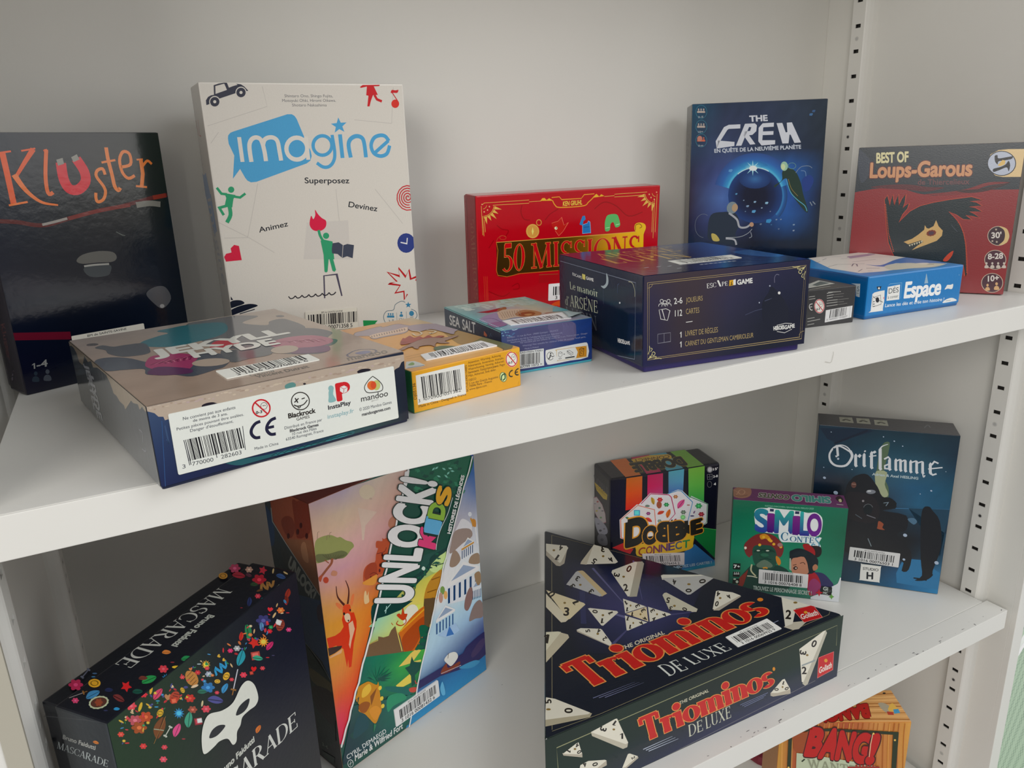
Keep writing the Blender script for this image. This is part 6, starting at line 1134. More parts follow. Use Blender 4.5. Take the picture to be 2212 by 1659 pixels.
def bits(f, L):
    """small printed motifs: kind x y size colour"""
    for row in L.split(';'):
        p = row.split()
        if not p: continue
        k, x, y, s, c = p[0], float(p[1]), float(p[2]), float(p[3]), p[4]; r = float(p[5]) if len(p) > 5 else 0
        d = tuple(int(int(c[i:i+2], 16) * .55) for i in (0, 2, 4)); li = tuple(min(255, int(int(c[i:i+2], 16) * 1.25 + 20)) for i in (0, 2, 4)); d = '%02x%02x%02x' % d; li = '%02x%02x%02x' % li
        R = lambda u, v: (x + s * (u * math.cos(math.radians(r)) - v * math.sin(math.radians(r))), y + s * (u * math.sin(math.radians(r)) + v * math.cos(math.radians(r))))
        if k == 'fl': flower(f, x, y, s, c, 6, li, .8)
        elif k == 'co': f.ell(x, y, s, s * .7, c, r); f.ring(x, y, s * .6, s * .4, s * .12, d, n=12)
        elif k == 'se': f.ell(x, y, s, s * .32, c, r, n=10)
        elif k == 'le': f.blob([R(-1, .1), R(-.4, -.45), R(.4, -.4), R(1, 0), R(.4, .4), R(-.4, .4)], c, 3); f.line([R(-1, .1), R(1, 0)], s * .1, d)
        elif k == 'sr': star(f, x, y, s, c, 5, .5, r)
        elif k == 'su': star(f, x, y, s, c, 11, .55); f.ell(x, y, s * .45, s * .4, li, n=10)
        elif k == 'bn': f.line([R(-.8, 0), R(.8, 0)], s * .22, c); [f.ell(*R(a, b), s * .2, s * .17, c, n=8) for a in (-.85, .85) for b in (-.15, .15)]
        elif k == 'sw': f.line([R(-1, 0), R(.5, 0)], s * .1, c); f.line([R(.5, -.2), R(.5, .2)], s * .09, '8c6030'); f.line([R(.5, 0), R(.9, 0)], s * .1, '8c6030')
        elif k == 'he': f.blob([R(0, .7), R(-.7, -.1), R(-.4, -.6), R(0, -.3), R(.4, -.6), R(.7, -.1)], c, 3)
        elif k == 'sn': f.line([R(-1, .3), R(-.6, -.5), R(-.2, .4), R(.2, -.5), R(.5, .3), R(1, -.4)], s * .24, c, True)
        elif k == 'bk': f.poly([R(-.7, -.5), R(.5, -.7), R(.7, .4), R(-.5, .6)], c); f.poly([R(-.5, -.35), R(.3, -.5), R(.45, .25), R(-.35, .4)], li)
        elif k == 'sh': f.blob([R(-.9, 0), R(-.3, -.6), R(.6, -.5), R(.9, .1), R(.3, .6), R(-.5, .5)], c, 3); [f.line([R(-.6 + i * .35, -.35), R(-.4 + i * .35, .35)], s * .07, d) for i in range(4)]
        elif k == 'ov': f.ell(x, y, s, s * .62, 'a8b090', r, jag=.06, n=28); f.ell(x, y, s * .8, s * .46, '503028', r); flower(f, x, y, s * .4, c, 6)
def mascarade():
    b = Box('game_box', 'near-black box with white eye mask and scattered colourful motifs, on lower shelf', FIT['mascarade'], 1, {'F': '1c2226', 'L': '32363a', 'T': '131821'}, (GV, GV, GVL), M_SATIN, r=.0012)
    f, t, l = b.F, b.T, b.L; view(60, 1190, 3.456)
    f.grad(None, None, None, ['203420 1c2c20 141c24 141a26 141a24', '1c3420 1c2c20 181c22 12182a 12182a', '1c3020 1c2820 202224 1c2026 181c24', '202824 202224 242424 242426 202226'], 10)
    bits(t, 'fl 1545 130 44 a83c5c;fl 1652 140 30 b08878;sr 1755 145 34 b02c3c;se 1832 150 20 b8a070 100;se 1925 165 20 b8a070 30;le 1890 190 38 304c7c 20;co 1458 186 34 b88434;le 1575 182 50 982838 10;le 1650 182 26 583040 20;fl 1728 216 54 a02030;le 1690 250 30 304830;fl 1535 848 28 c04058;bn 430 915 44 585c6c -50;se 500 915 18 3c5c80;se 490 940 16 3c6c90;fl 358 1000 56 b02850;co 498 988 46 d09c28;sw 380 1072 76 908888 -20;le 485 1072 58 3c7ca8 -25;fl 355 1118 28 c84068;ov 530 1132 78 84402c -14;le 605 1038 32 242c4c;le 680 1100 48 6c3030 30;sr 735 1012 44 c02428 10;se 582 1192 16 303454;le 664 1180 24 3090c4;se 1080 832 16 782c34;fl 1012 882 38 c83c48;le 905 960 60 288848 -20;le 860 950 34 6c3830;le 820 1050 40 1c4c40;su 1035 952 36 2c7cac;le 1035 756 34 c87838;se 1110 868 34 d8b030;sh 1110 950 56 9ca8b0 -60;le 1190 805 46 28844c;he 1272 785 20 c83c48;le 1334 750 40 404478 100;fl 1440 700 60 289450;le 1410 740 50 2c9050 110;fl 1450 770 26 8c3828;se 1390 830 18 c83838;le 1545 655 28 70a848 90;he 1497 600 16 b83c48;fl 1552 556 28 984430;le 1620 515 30 30548c 100;fl 1680 494 26 d03c4c;se 1652 450 22 c0a078 -40;se 1595 425 10 8c2c34;le 1655 380 36 283460 100;fl 1718 338 24 b83848;sn 1745 400 46 28a0b0 -60;bn 1815 350 30 c0c4c4 40;ov 1880 300 52 8c4838 100;sn 1790 262 56 906838 -20;se 1730 295 24 604028 -20;se 1942 240 20 c8a878 -40;fl 1980 240 18 c83848')
    t.serif('MASCARADE', (1540, 268), (700, 900), (1400, 262), 'a8aca8', .13, .045, .14) if 0 else None
    t.serif('MASCARADE', (1428, 276), (646, 848), (1532, 300), 'aeb0aa', .14, .045, .12, sp=.02)
    tx(t, 'Bruno Faidutti', 1352, 476, 1072, 706, 1395, 486, 'a0a49c', .04)
    bits(f, 'le 1940 320 40 882c20 110;le 1930 370 36 6c2418 90;he 1808 436 26 d02c34;fl 1888 444 30 d06c34;se 1860 405 16 b89868 110;se 1940 462 14 a83038;se 1840 480 24 c8a878 -60;fl 1758 520 56 38386c;le 1745 565 34 5888b4 90;sh 1885 555 50 8c3c30 -70;bk 1870 535 34 c8c8c8 30;fl 1805 600 22 c82430;fl 1948 588 22 c83c70;se 1690 600 18 c8a070 100;le 1645 600 54 28784c 80;le 1593 638 34 c02c24 100;sr 1690 685 46 c82c24 30;su 1758 678 42 d8882c;le 1805 708 40 c02c64 -50;bk 1700 785 54 a8443c;le 1715 800 40 389c7c 10;se 1790 796 14 b03030;se 1832 780 12 403c5c;fl 1512 745 22 d02c60;fl 1562 728 28 a0a4a4;le 1590 800 62 2890a0 110;sn 1445 878 60 2c8cbc -40;he 1685 880 30 c81c20;bk 1668 912 24 8c2c20;fl 1752 876 20 c83c44;su 1330 848 34 d8a030;se 1278 845 16 90a0a4;fl 1268 908 24 b82c34;sh 1222 950 70 b07838 60;se 1245 1010 30 d0b898 -20;fl 1350 920 28 98a0b0;co 1482 935 32 d8a430 -60;fl 1610 926 28 d8384c;se 1520 855 18 c8a878 60;co 1415 974 22 d8a838;fl 1522 960 18 c83844;sw 1545 985 104 b8b8c0 102;le 1470 1025 42 3888bc -60;fl 1345 1020 52 2c6ca4;le 1300 1050 36 2c6c58;fl 1412 1058 18 c83c4c;le 1400 1112 60 4c4c8c 10;fl 1330 1180 36 c84050;se 1302 1140 24 c0b088 -80;co 1155 1040 22 c8a030 60;fl 1210 1100 40 b82c24;se 920 1038 34 c8a030 -80;le 970 1068 52 c83c60 -50;fl 865 1072 30 c82434;he 1045 1090 36 b07850;sh 1095 1095 56 a83c28 -60;bk 1090 1120 34 c8442c;se 970 1120 16 3888ac;se 960 1165 16 3888ac;fl 772 1158 42 d0404c;se 840 1165 38 c8a428 -72;se 898 1150 20 c8a030 30;co 988 1210 32 c8a028 -60;su 1128 1212 42 2c80b4;fl 1230 1185 36 984838;le 1200 1260 60 3c9478 -80;bk 1272 1275 46 882430;bk 1282 1268 30 c4c4c4;fl 800 1265 52 b04c58;fl 880 1240 54 b04420;fl 830 1320 60 984820;se 697 1274 22 c8a838 30;le 985 1320 86 704020 -70;bn 1045 1348 46 b0b4a8 -60;le 1112 1338 54 d04880 -65;fl 695 1370 26 d04438;se 1163 1404 14 982c38;fl 862 1458 28 c83434;fl 1020 1466 24 c83c48;fl 1012 1556 30 d04858;le 1720 1330 34 c86c28 -60')
    for i in range(90):
        q = random.random(); x = 700 + q * 1230; y = 1250 - q * 900 + random.uniform(-40, 200) * (1 - .4 * q) + 30
        if y > 1300 - (x - 590) * .81 and not (x > 1280 and y > 1000): bits(f, '%s %f %f %f %s %f' % (random.choice(('se', 'fl', 'se', 'le', 'he')), x, y, random.uniform(9, 20), random.choice(('c83c44', 'c8a038', 'c8b088', '3c7ca8', 'b82c34', '2c8450', 'c8703c', '4c4c88')), random.uniform(-90, 90)))
    f.line([(940, 1330), (1015, 1340)], 5, '98a088'); f.line([(1028, 1235), (940, 1440)], 4, '98703c')
    w = 'd0d2c8'
    f.blob([(1640, 968), (1690, 1000), (1718, 1090), (1700, 1150), (1650, 1190), (1600, 1240), (1585, 1300), (1560, 1350), (1555, 1420), (1528, 1446), (1490, 1402), (1430, 1420), (1390, 1460), (1330, 1512), (1304, 1500), (1295, 1400), (1308, 1300), (1350, 1220), (1450, 1190), (1530, 1130), (1590, 1010)], w, 5)
    k = '26282e'
    f.blob([(1552, 1228), (1570, 1170), (1610, 1125), (1652, 1102), (1640, 1160), (1605, 1205)], k); f.blob([(1352, 1396), (1372, 1340), (1420, 1302), (1472, 1302), (1440, 1350), (1398, 1386)], k)
    # title runs on below the frame of the photograph
    f.serif('MASCARADE', (1165, 2110), (2018, 1308), (1140, 1978), 'c4c6c0', .15, .05, .14, sp=.02)
    tx(f, 'Bruno Faidutti', 1425, 1692, 1692, 1422, 1418, 1650, 'b8bab2', .04)
    view(0, 1180, 3.464)
    l.line([(330, 1270), (640, 1300), (830, 1330)], 3, '4c4e52')
    tx(l, 'Bruno Faidutti', 470, 1440, 712, 1524, 474, 1410, '9a9c98', .03); l.serif('MASCARADE', (425, 1510), (806, 1654), (432, 1462), 'a0a8a8', .15, .05, .12, sp=.02); bits(l, 'le 718 1468 24 c87838 20')
    b.finish('181c22', split=('front', .036))
def tile(f, P, side=None, nums=(), dot=None, c='d0ccbc', sc='a8a090', q='28241f'):
    """printed domino tile: top triangle P, visible edge polygon, digits (char, x, y, size, rotation)"""
    if side: f.poly(side, sc)
    f.poly(P, c)
    n = len(P)
    for s, x, y, h, r in nums:
        a = math.radians(r); w = h * .62; dx, dy = math.cos(a), math.sin(a); ux, uy = dy, -dx
        bx, by = x - dx * w / 2 - ux * h / 2, y - dy * w / 2 - uy * h / 2
        f.text(s, (bx, by), (bx + dx * w, by + dy * w), (bx + ux * h, by + uy * h), q, bold=.03)
    if dot: f.ell(dot[0], dot[1], dot[2] if len(dot) > 2 else 9, 7, '7c6430', n=10)
def triominos():
    z0, h = SHZ[1], .06481; A, B_, Cc = Vector((-.3722, .2889, z0)), Vector((-.528, .021, z0)), Vector((-.2255, .0171, z0))
    root = bpy.data.objects.new('game_box', None); COL.objects.link(root); root.location = B_; tag(root, 'large triangular black box with red lettering and cream triangle tiles, on lower shelf', 'board game box')
    g = GTF
    u = (Cc - B_).normalized(); w = (Cc - B_).length; up = Vector((0, 0, 1)); v = up.cross(u)
    T = Face(B_ + up * h, u, v, w, .30, GTT); F = Face(B_, u, up, w, h, GTF)
    tri = [T.uv_of(q + up * h) for q in (B_, Cc, A)]
    def half(p0, p1):
        l = math.hypot(p1[0] - p0[0], p1[1] - p0[1]); return lambda p: ((p1[0] - p0[0]) * (p[1] - p0[1]) - (p1[1] - p0[1]) * (p[0] - p0[0])) / l - .0006
    T.planes = [half(tri[i], tri[(i + 1) % 3]) for i in range(3)] + [lambda p: w - .0045 - p[0]]
    # rounded triangle outline
    def rounded(r, inset=0):
        out = []; P = [B_, Cc, A]; cen = (A + B_ + Cc) / 3
        for i in range(3):
            p, a, c = P[i], P[i - 1], P[(i + 1) % 3]; e1 = (a - p).normalized(); e2 = (c - p).normalized(); R = r[i]
            s_ = p + e1 * R; e_ = p + e2 * R
            for k in range(5):
                t_ = k / 4; q = s_ * (1 - t_) ** 2 + p * 2 * t_ * (1 - t_) + e_ * t_ ** 2; out.append(q + (cen - q).normalized() * inset)
        return out
    r_ = (.003, .0055, .003)
    V, Fa, K = [], [], []; top, side = C('1a1f2a', GTT), C('1c2622', GTF)
    rings = [(0, 0), (0, h - .001), (.0007, h - .0002), (.0015, h)]
    for ins, z in rings: V += [tuple(q - B_ + up * z) for q in rounded(r_, ins)]
    n = 15
    for j in range(3):
        for i in range(n): Fa.append((j * n + i, j * n + (i + 1) % n, (j + 1) * n + (i + 1) % n, (j + 1) * n + i)); K.append(side)
    Fa.append(tuple(range(3 * n, 4 * n))); K.append(top); Fa.append(tuple(reversed(range(n)))); K.append(side)
    t, f = T, F; view(1160, 1120, 3.078)
    # top print
    t.grad((250, 900), (900, 900), (150, 250), ['1c2030 1c2034 20243c 1c2034', '1c2034 2c3054 282c50 1c2034', '1c2034 30305a 383860 24284c', '1a1f2c 242848 2c3054 1c2030', '1a1f2a 1c2030 1c2034 1a1f2a'], 8, E=(1100, 450))
    t.line([(370, 330), (600, 590)], 12, '54547c', w2=3); t.line([(640, 280), (700, 540)], 9, '4c4c78', w2=2); t.line([(300, 480), (310, 700)], 26, '2c3054'); t.line([(500, 840), (620, 720)], 18, '44446c', w2=5); t.line([(880, 640), (1060, 620)], 12, '44446c', w2=3); t.line([(480, 625), (600, 660)], 10, '5c5c84', w2=20)
    t.line([(100, 1405), (98, 112), (1960, 590), (1940, 640), (420, 1300), (100, 1415)], 3, '8c8464')
    ti = lambda *a, **k: tile(t, *a, **k)
    ti([(60, 168), (196, 182), (208, 196), (160, 290), (150, 296), (60, 215)], [(60, 210), (150, 290), (204, 190), (182, 300), (152, 318), (128, 314), (60, 246)], [('4', 160, 196, 34, 190), ('1', 138, 262, 40, 215)], (112, 212))
    ti([(375, 178), (462, 188), (470, 196), (538, 290), (520, 300), (330, 306)], [(380, 172), (395, 180), (330, 308), (288, 304), (292, 290)], [('3', 440, 204, 38, 190), ('4', 492, 272, 36, 130), ('5', 380, 285, 36, 215)], (440, 252), sc='b8b09c')
    ti([(500, 345), (652, 288), (666, 292), (616, 516), (604, 520), (495, 360)], [(655, 288), (700, 286), (712, 300), (664, 520), (612, 522)], [('0', 612, 335, 42, 30), ('3', 530, 376, 36, 100), ('2', 590, 460, 44, -5)], (576, 388), sc='a09c8c')
    ti([(194, 440), (258, 356), (272, 350), (432, 512), (420, 520)], [(266, 350), (300, 346), (312, 352), (466, 500), (430, 520)], [('3', 270, 400, 32, 215), ('3', 236, 450, 32, 235), ('3', 360, 486, 34, 230)], (288, 442), c='a8a8a8', sc='b8a47c')
    ti([(828, 398), (1150, 378), (1176, 396), (1020, 506), (1000, 508)], [(824, 380), (838, 374), (1140, 374), (1176, 394), (1100, 404), (832, 408)], [('4', 915, 422, 34, 170), ('0', 1100, 418, 40, 80), ('0', 1008, 480, 36, 90)], (1010, 438, 12), c='a8a8a4', sc='cccabc')
    ti([(60, 476), (310, 562), (322, 572), (220, 668), (206, 672)], [(60, 500), (206, 660), (320, 575), (190, 688), (160, 692), (60, 590)], [('0', 96, 504, 46, 60), ('1', 258, 562, 42, 250), ('3', 196, 620, 52, 5)], (184, 562), c='ccbf9c', sc='c8c0a8')
    ti([(338, 600), (352, 596), (532, 616), (540, 626), (440, 714), (428, 712)], None, [('0', 386, 620, 32, 100), ('1', 490, 632, 32, 250), ('1', 436, 682, 34, 190)], (438, 644))
    ti([(572, 534), (724, 586), (610, 622), (586, 630)], None, [('1', 594, 560, 28, 150), ('3', 668, 582, 28, 240), ('1', 602, 606, 28, 190)], (622, 580, 6))
    ti([(590, 634), (728, 588), (740, 686)], None, [('1', 636, 638, 28, 190), ('3', 706, 612, 28, 240), ('4', 718, 664, 28, 110)], (688, 638, 6), c='d0c09c'); ti([(738, 588), (880, 632), (892, 640), (750, 688)], None, [('3', 768, 614, 28, 240), ('4', 848, 640, 28, 120), ('4', 776, 668, 28, 30)], (798, 638, 6)); ti([(584, 646), (734, 692), (606, 746), (596, 744)], None, [('1', 606, 668, 28, 200), ('4', 694, 694, 28, 120), ('1', 622, 722, 28, 190)], (640, 696, 6))
    ti([(834, 510), (846, 496), (862, 494), (1068, 602), (1060, 620), (878, 606)], [(846, 496), (860, 493), (1068, 604), (1060, 622), (1030, 622), (880, 520)], [('5', 872, 544, 34, 190), ('3', 890, 600, 28, 190), ('0', 982, 604, 30, 110)], (914, 582), sc='bcb4a0', c='b8b4a0')
    ti([(1190, 484), (1206, 480), (1300, 492), (1352, 512), (1180, 606), (1168, 604)], [(1352, 512), (1356, 520), (1212, 612), (1172, 612), (1180, 600)], [('4', 1206, 502, 32, 190), ('4', 1276, 518, 30, 130), ('0', 1196, 568, 32, 20)], (1218, 530))
    ti([(262, 742), (290, 730), (420, 734), (432, 740), (496, 828), (492, 850)], [(264, 740), (300, 742), (492, 832), (494, 850), (480, 848), (266, 754)], [('5', 338, 748, 28, 260), ('4', 412, 748, 28, 200), ('2', 450, 800, 30, 230)], (404, 768))
    ti([(60, 756), (140, 752), (160, 756), (60, 880)], [(140, 754), (206, 772), (214, 792), (60, 958), (60, 870)], [('1', 62, 800, 60, 10)], None, c='c8c4ac', sc='b4ac94')
    ti([(60, 1190), (120, 1200), (355, 1292), (340, 1302), (54, 1340)], [(54, 1330), (340, 1292), (366, 1296), (352, 1322), (54, 1385)], [('5', 74, 1218, 40, 260), ('0', 210, 1278, 50, 90)], (76, 1270, 16), sc='a49c84')
    ti([(1625, 522), (1700, 528), (1840, 576), (1720, 600), (1700, 700), (1650, 720)], [(1640, 722), (1700, 690), (1800, 680), (1740, 736), (1700, 742)], [('2', 1672, 640, 56, 5)], (1718, 560, 14), sc='b4ae9c')
    t.poly([(1704, 610), (1836, 576), (1898, 658), (1776, 692)], 'b4181c'); t.line([(1704, 610), (1836, 576), (1898, 658), (1776, 692), (1704, 610)], 3, 'd08078'); tx(t, 'Goliath', 1762, 672, 1872, 640, 1748, 642, 'd8c8c0', .03); t.ell(1786, 625, 12, 9, 'd09030')
    def word(fc, s, A_, B__, D_, reg=None):
        fc.serif(s, A_, B__, D_, 'b8201c', .25, .14, .13, out='d08c48', outw=.03, sp=.03, slab=.14)
    tx(t, 'THE ORIGINAL', 560, 880, 850, 768, 552, 856, 'c8c0a8', .02)
    word(t, 'Triominos', (322, 1138), (1555, 625), (158, 985)); t.ell(1484, 540, 20, 12, 'd07c28')
    t.serif('DE', (872, 1050), (1010, 1000), (795, 985), 'c8ccc4', .14, .05, .14); t.serif('LUXE', (1040, 975), (1300, 868), (975, 928) if 0 else (960, 930), 'c8ccc4', .14, .05, .14)
    for i in range(3): t.line([(372 + i * 40, 1195 - i * 2), (650 + i * 30, 1088 + i * 2)], 5, '6c7090', w2=1)
    t.line([(1560, 700), (1605, 680)], 4, '8088a0')
    # front print
    f.grad(None, None, None, ['1c2820 1c2a20 1c241c 20281c 1c2c20', '1c2c24 1a2822 1a2420 1a2a20 182a1e', '1c2824 20283c 242848 282c4c 202840'], 8)
    f.line([(140, 1659), (130, 1525), (1996, 710), (1990, 845)], 3, '8c8c68'); f.line([(700, 1660), (1850, 1078)], 5, '5c5c64')
    fi = lambda *a, **k: tile(f, *a, **k)
    fi([(358, 1420), (520, 1332), (532, 1330), (606, 1490), (590, 1500)], [(358, 1420), (366, 1446), (572, 1532), (600, 1520), (606, 1485), (590, 1495)], [('1', 518, 1362, 36, 215), ('3', 440, 1400, 40, 110), ('1', 562, 1446, 38, 0)], (510, 1402), sc='b0aa98')
    fi([(262, 1494), (276, 1488), (298, 1560), (288, 1568), (172, 1564)], [(168, 1560), (290, 1562), (300, 1556), (302, 1588), (176, 1576)], [('4', 268, 1508, 28, 200), ('1', 212, 1544, 28, 120), ('0', 280, 1552, 28, 60)], (252, 1532))
    fi([(288, 1640), (340, 1612), (450, 1604), (462, 1608), (400, 1659), (284, 1659)], [(462, 1608), (464, 1640), (420, 1664), (400, 1659)], [('4', 318, 1634, 32, 160), ('0', 386, 1634, 34, 70)], None)
    fi([(604, 1566), (616, 1562), (670, 1580), (590, 1650), (566, 1659)], [(670, 1580), (674, 1592), (590, 1664), (566, 1662)], [('2', 640, 1590, 24, 60)], None)
    fi([(1744, 868), (1900, 752), (1918, 742), (1770, 1090), (1760, 1086)], [(1918, 742), (1928, 760), (1800, 1100), (1782, 1112), (1764, 1098), (1772, 1080)], [('0', 1842, 832, 44, 25), ('3', 1768, 892, 40, 100), ('2', 1776, 1010, 46, 0)], (1796, 908), sc='aca898')
    f.line([(1760, 978), (1850, 942)], 10, '8c9494')
    fi([(1554, 1160), (1630, 1072), (1646, 1066), (1684, 1136), (1600, 1160)], [(1552, 1158), (1684, 1134), (1686, 1164), (1570, 1184), (1552, 1178)], [('1', 1640, 1094, 24, 200), ('0', 1592, 1136, 26, 90), ('0', 1660, 1130, 26, 60)], (1632, 1120, 6))
    f.poly([(1872, 925), (1972, 885), (1966, 1005), (1864, 1060)], 'b81c20'); f.line([(1872, 925), (1972, 885), (1966, 1005), (1864, 1060), (1872, 925)], 3, 'cc7070'); tx(f, 'Goliath', 1874, 1030, 1958, 990, 1876, 992, 'd8c8c0', .03); f.ell(1920, 944, 11, 12, 'd09030')
    tx(f, 'THE ORIGINAL', 948, 1238, 1142, 1152, 946, 1218, 'b8b49c', .02)
    word(f, 'Triominos', (712, 1488), (1576, 1105), (672, 1338)); f.ell(1574, 1000, 9, 13, 'c88020')
    f.serif('DE', (1008, 1452), (1106, 1408), (1002, 1378), 'b8baa8', .14, .05, .14); f.serif('LUXE', (1122, 1400), (1292, 1320), (1114, 1322), 'b8baa8', .14, .05, .14)
    for i in range(3): f.line([(706 + i * 18, 1535 + i * 6), (1240 + i * 20, 1290 + i * 8)] if 0 else [(706 + i * 18, 1535 + i * 6), (900 + i * 20, 1448 + i * 8)], 6, 'a0a8b8', w2=2); f.line([(1350 + i * 14, 1240 + i * 6), (1535 - i * 14, 1158 + i * 16)], 3, '70789c')
    for fc in (T, F):
        m = len(V); V += [tuple(q - B_) for q in fc.geometry()]; Fa += [tuple(m + i for i in q) for q in fc.F]; K += fc.Cc
    # clip the few strokes that pass the tip
    mesh_obj('lid', V, Fa, K, M_GLOSS, root)
    class S_: pass
    bb = Box.__new__(Box); bb.root = root; bb.MI = Matrix.Translation(-B_); bb.warp = 0
    bb.sticker(T, (1336, 858), (1628, 734), (1252, 792), '3 1016 00069925 9', 71, E=(1528, 668))
def dobble():
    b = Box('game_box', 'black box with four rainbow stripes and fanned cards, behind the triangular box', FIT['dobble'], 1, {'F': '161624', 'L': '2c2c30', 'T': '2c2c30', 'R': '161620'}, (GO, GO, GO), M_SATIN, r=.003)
    f, t, l = b.F, b.T, b.L; view(1260, 940, 5.531)
    t.poly([(285, 265), (490, 255), (705, 490), (515, 512)], 'b86430'); t.poly([(530, 235), (770, 215), (945, 455), (765, 478), (700, 380)], 'a82c54'); t.poly([(775, 215), (960, 185), (1200, 400), (1015, 440)], '4c90a4'); t.poly([(1010, 175), (1190, 155), (1450, 365), (1258, 398)], '6c9c40'); t.poly([(960, 185), (1010, 180), (1240, 350), (1200, 370)], '2c2c30')
    t.poly([(570, 292), (800, 240), (1010, 228), (1050, 245), (1060, 280), (620, 340)], 'b8983c'); tx(t, 'CONNECT', 1020, 238, 600, 292, 1035, 268, '5c3c28', .02)
    tx(t, 'DOBBLE', 1160, 262, 560, 345, 1240, 352, '2c2a28', .07, out='a89038', outw=.02)
    t.line([(1420, 240), (1610, 325), (1500, 342)], 3, '505458')
    f.grad((330, 1280), (500, 1260), (318, 545), ['161624 14142a', '14142c 14142c', '1a1a24 181824'], 4)
    f.grad((505, 900), (700, 860), (515, 515), ['b86020 b86428', 'd04c1c c84c20', 'c42420 b82424'], 8, E=(705, 488)); f.grad((765, 760), (950, 740), (768, 478), ['b01c50 a82850', 'b81850 b02058', 'a83468 a03c70'], 6, E=(952, 455)); f.grad((1018, 720), (1192, 680), (1018, 435), ['4c90a0 4c94a8', '4c80a4 4c8cac', '3c589c 3c60a0'], 6, E=(1205, 404)); f.grad((1258, 800), (1442, 800), (1256, 400), ['6ca040 6ca040', '58a044 58a044', '2c8c44 389448'], 6, E=(1450, 368))
    f.poly([(345, 1345), (495, 1280), (500, 1340), (600, 1360), (560, 1420)], 'b02428'); f.poly([(1318, 1230), (1410, 1105), (1588, 1125), (1570, 1480)], '1c6c38'); f.line([(1410, 1105), (1590, 1130)], 6, '4ca050'); f.poly([(1200, 1400), (1330, 1300), (1570, 1500), (1570, 1590), (1140, 1640), (1200, 1560)], '2c6498'); f.poly([(1120, 1620), (1570, 1510), (1572, 1570), (1400, 1640)], '2c80a0'); f.line([(1318, 1230), (1570, 1480)], 14, '181a2c')
    def card(x, y, r, c, rot, w='ccc8cc', sx=1.0):
        P = lambda k: [(x + r * k * sx * math.cos(math.radians(rot + i * 360 / 7)), y + r * k * math.sin(math.radians(rot + i * 360 / 7))) for i in range(7)]
        f.poly(P(1.06), 'd4c8cc'); f.poly(P(1.0), c); f.poly(P(.93), 'd0c8d0')
    f.poly([(1290, 725), (1490, 820), (1480, 1050), (1400, 1100), (1200, 1060), (1240, 800)], 'c8c8cc'); f.line([(1280, 738), (1482, 822), (1474, 1040), (1410, 1095)], 9, '3c8058')
    f.poly([(1005, 700), (1130, 650), (1180, 660), (1318, 790), (1250, 1060), (1100, 1100), (1020, 900)], 'ccc8d0'); f.line([(1010, 700), (1130, 662), (1172, 668), (1306, 800), (1250, 1020)], 9, '3c84b0')
    f.poly([(640, 850), (800, 690), (1020, 705), (1060, 720), (1108, 940), (1000, 1080), (800, 1120)], 'd0c8d0'); f.line([(690, 820), (805, 700), (1020, 712), (1050, 740), (1096, 940), (1010, 1040)], 10, 'a82c60')
    f.poly([(432, 1010), (640, 825), (862, 885), (880, 1100), (860, 1200), (500, 1250), (440, 1230)], 'd0c8c8'); f.line([(500, 1240), (452, 1225), (445, 1010), (650, 838), (850, 890), (866, 1100)], 9, 'c8705c')
    bits(f, 'le 530 992 30 48744c 30;bk 640 930 60 3c94b8 10;fl 776 935 28 7c3c68;le 780 1010 46 c83c34 30;le 830 785 46 b89030 75;fl 915 770 36 b0282c;sh 905 830 50 9c5038 90;fl 992 830 34 2c8048;le 925 925 44 c03c24 -20;le 1015 935 54 c8641c -70;fl 910 1025 26 6c7c70;le 765 845 30 6c7c70;fl 1102 735 30 a06840;le 1165 820 66 c84c84 -50;se 1255 835 20 a05850;fl 1195 920 34 5c6c5c;su 1190 980 40 5cac58;le 1095 1020 28 a83040 -60;fl 1378 845 44 3c9458;fl 1410 945 38 90303c;se 1300 965 26 403c68;le 1325 920 20 7c5c80 -60')
    f.blob([(505, 1330), (620, 1320), (900, 1240), (1100, 1200), (1310, 1180), (1312, 1290), (1305, 1340), (1220, 1380), (1000, 1420), (800, 1450), (640, 1440), (620, 1340)], 'c8a028', 3)
    k = '24221f'
    tx(f, 'D', 520, 1320, 740, 1262, 528, 1038, k, .075, out='d88c2c', outw=.04); tx(f, 'O', 722, 1300, 878, 1272, 720, 1115, k, .075, out='d88c2c', outw=.04)
    f.text('B', (1035, 1256), (890, 1262), (1030, 1052), k, bold=.075, out='d88c2c', outw=.04); tx(f, 'B', 1048, 1258, 1208, 1220, 1040, 1060, k, .075, out='d88c2c', outw=.04)
    f.poly([(1205, 1022), (1252, 1018), (1250, 1100), (1282, 1095), (1282, 1165), (1200, 1170)], k); tx(f, 'E', 1300, 1180, 1408, 1150, 1296, 1032, k, .075, out='d88c2c', outw=.04)
    x = 660
    for ch, w_, c in (('C', 90, '882c24'), ('O', 85, '7c2c3c'), ('N', 90, '6c2c50'), ('N', 90, '5c2c60'), ('E', 85, '4c3464'), ('C', 85, '3c5068'), ('T', 95, '2c7c44')):
        q = (x - 660) / 620; y = 1440 - q * 108; tx(f, ch, x, y, x + w_ - 12, y - 13, x + 2, y - 88, c, .02); x += w_
    tx(f, '15\'', 1552, 422, 1606, 412, 1552, 396, 'c8c8c8', .03); tx(f, '2-8', 1552, 508, 1606, 500, 1552, 482, 'c8c8c8', .03); tx(f, '4', 1560, 600, 1584, 596, 1560, 572, 'c8c8c8', .04); f.ell(1512, 412, 26, 28, 'a8a8ac'); f.ring(1512, 412, 32, 34, 5, '808084'); f.line([(1480, 470), (1540, 465), (1540, 525), (1485, 530), (1480, 470)], 5, '707074'); f.line([(1510, 468), (1512, 528)], 4, '707074'); f.line([(1482, 500), (1540, 496)], 4, '707074'); f.ring(1508, 588, 26, 36, 5, '606064')
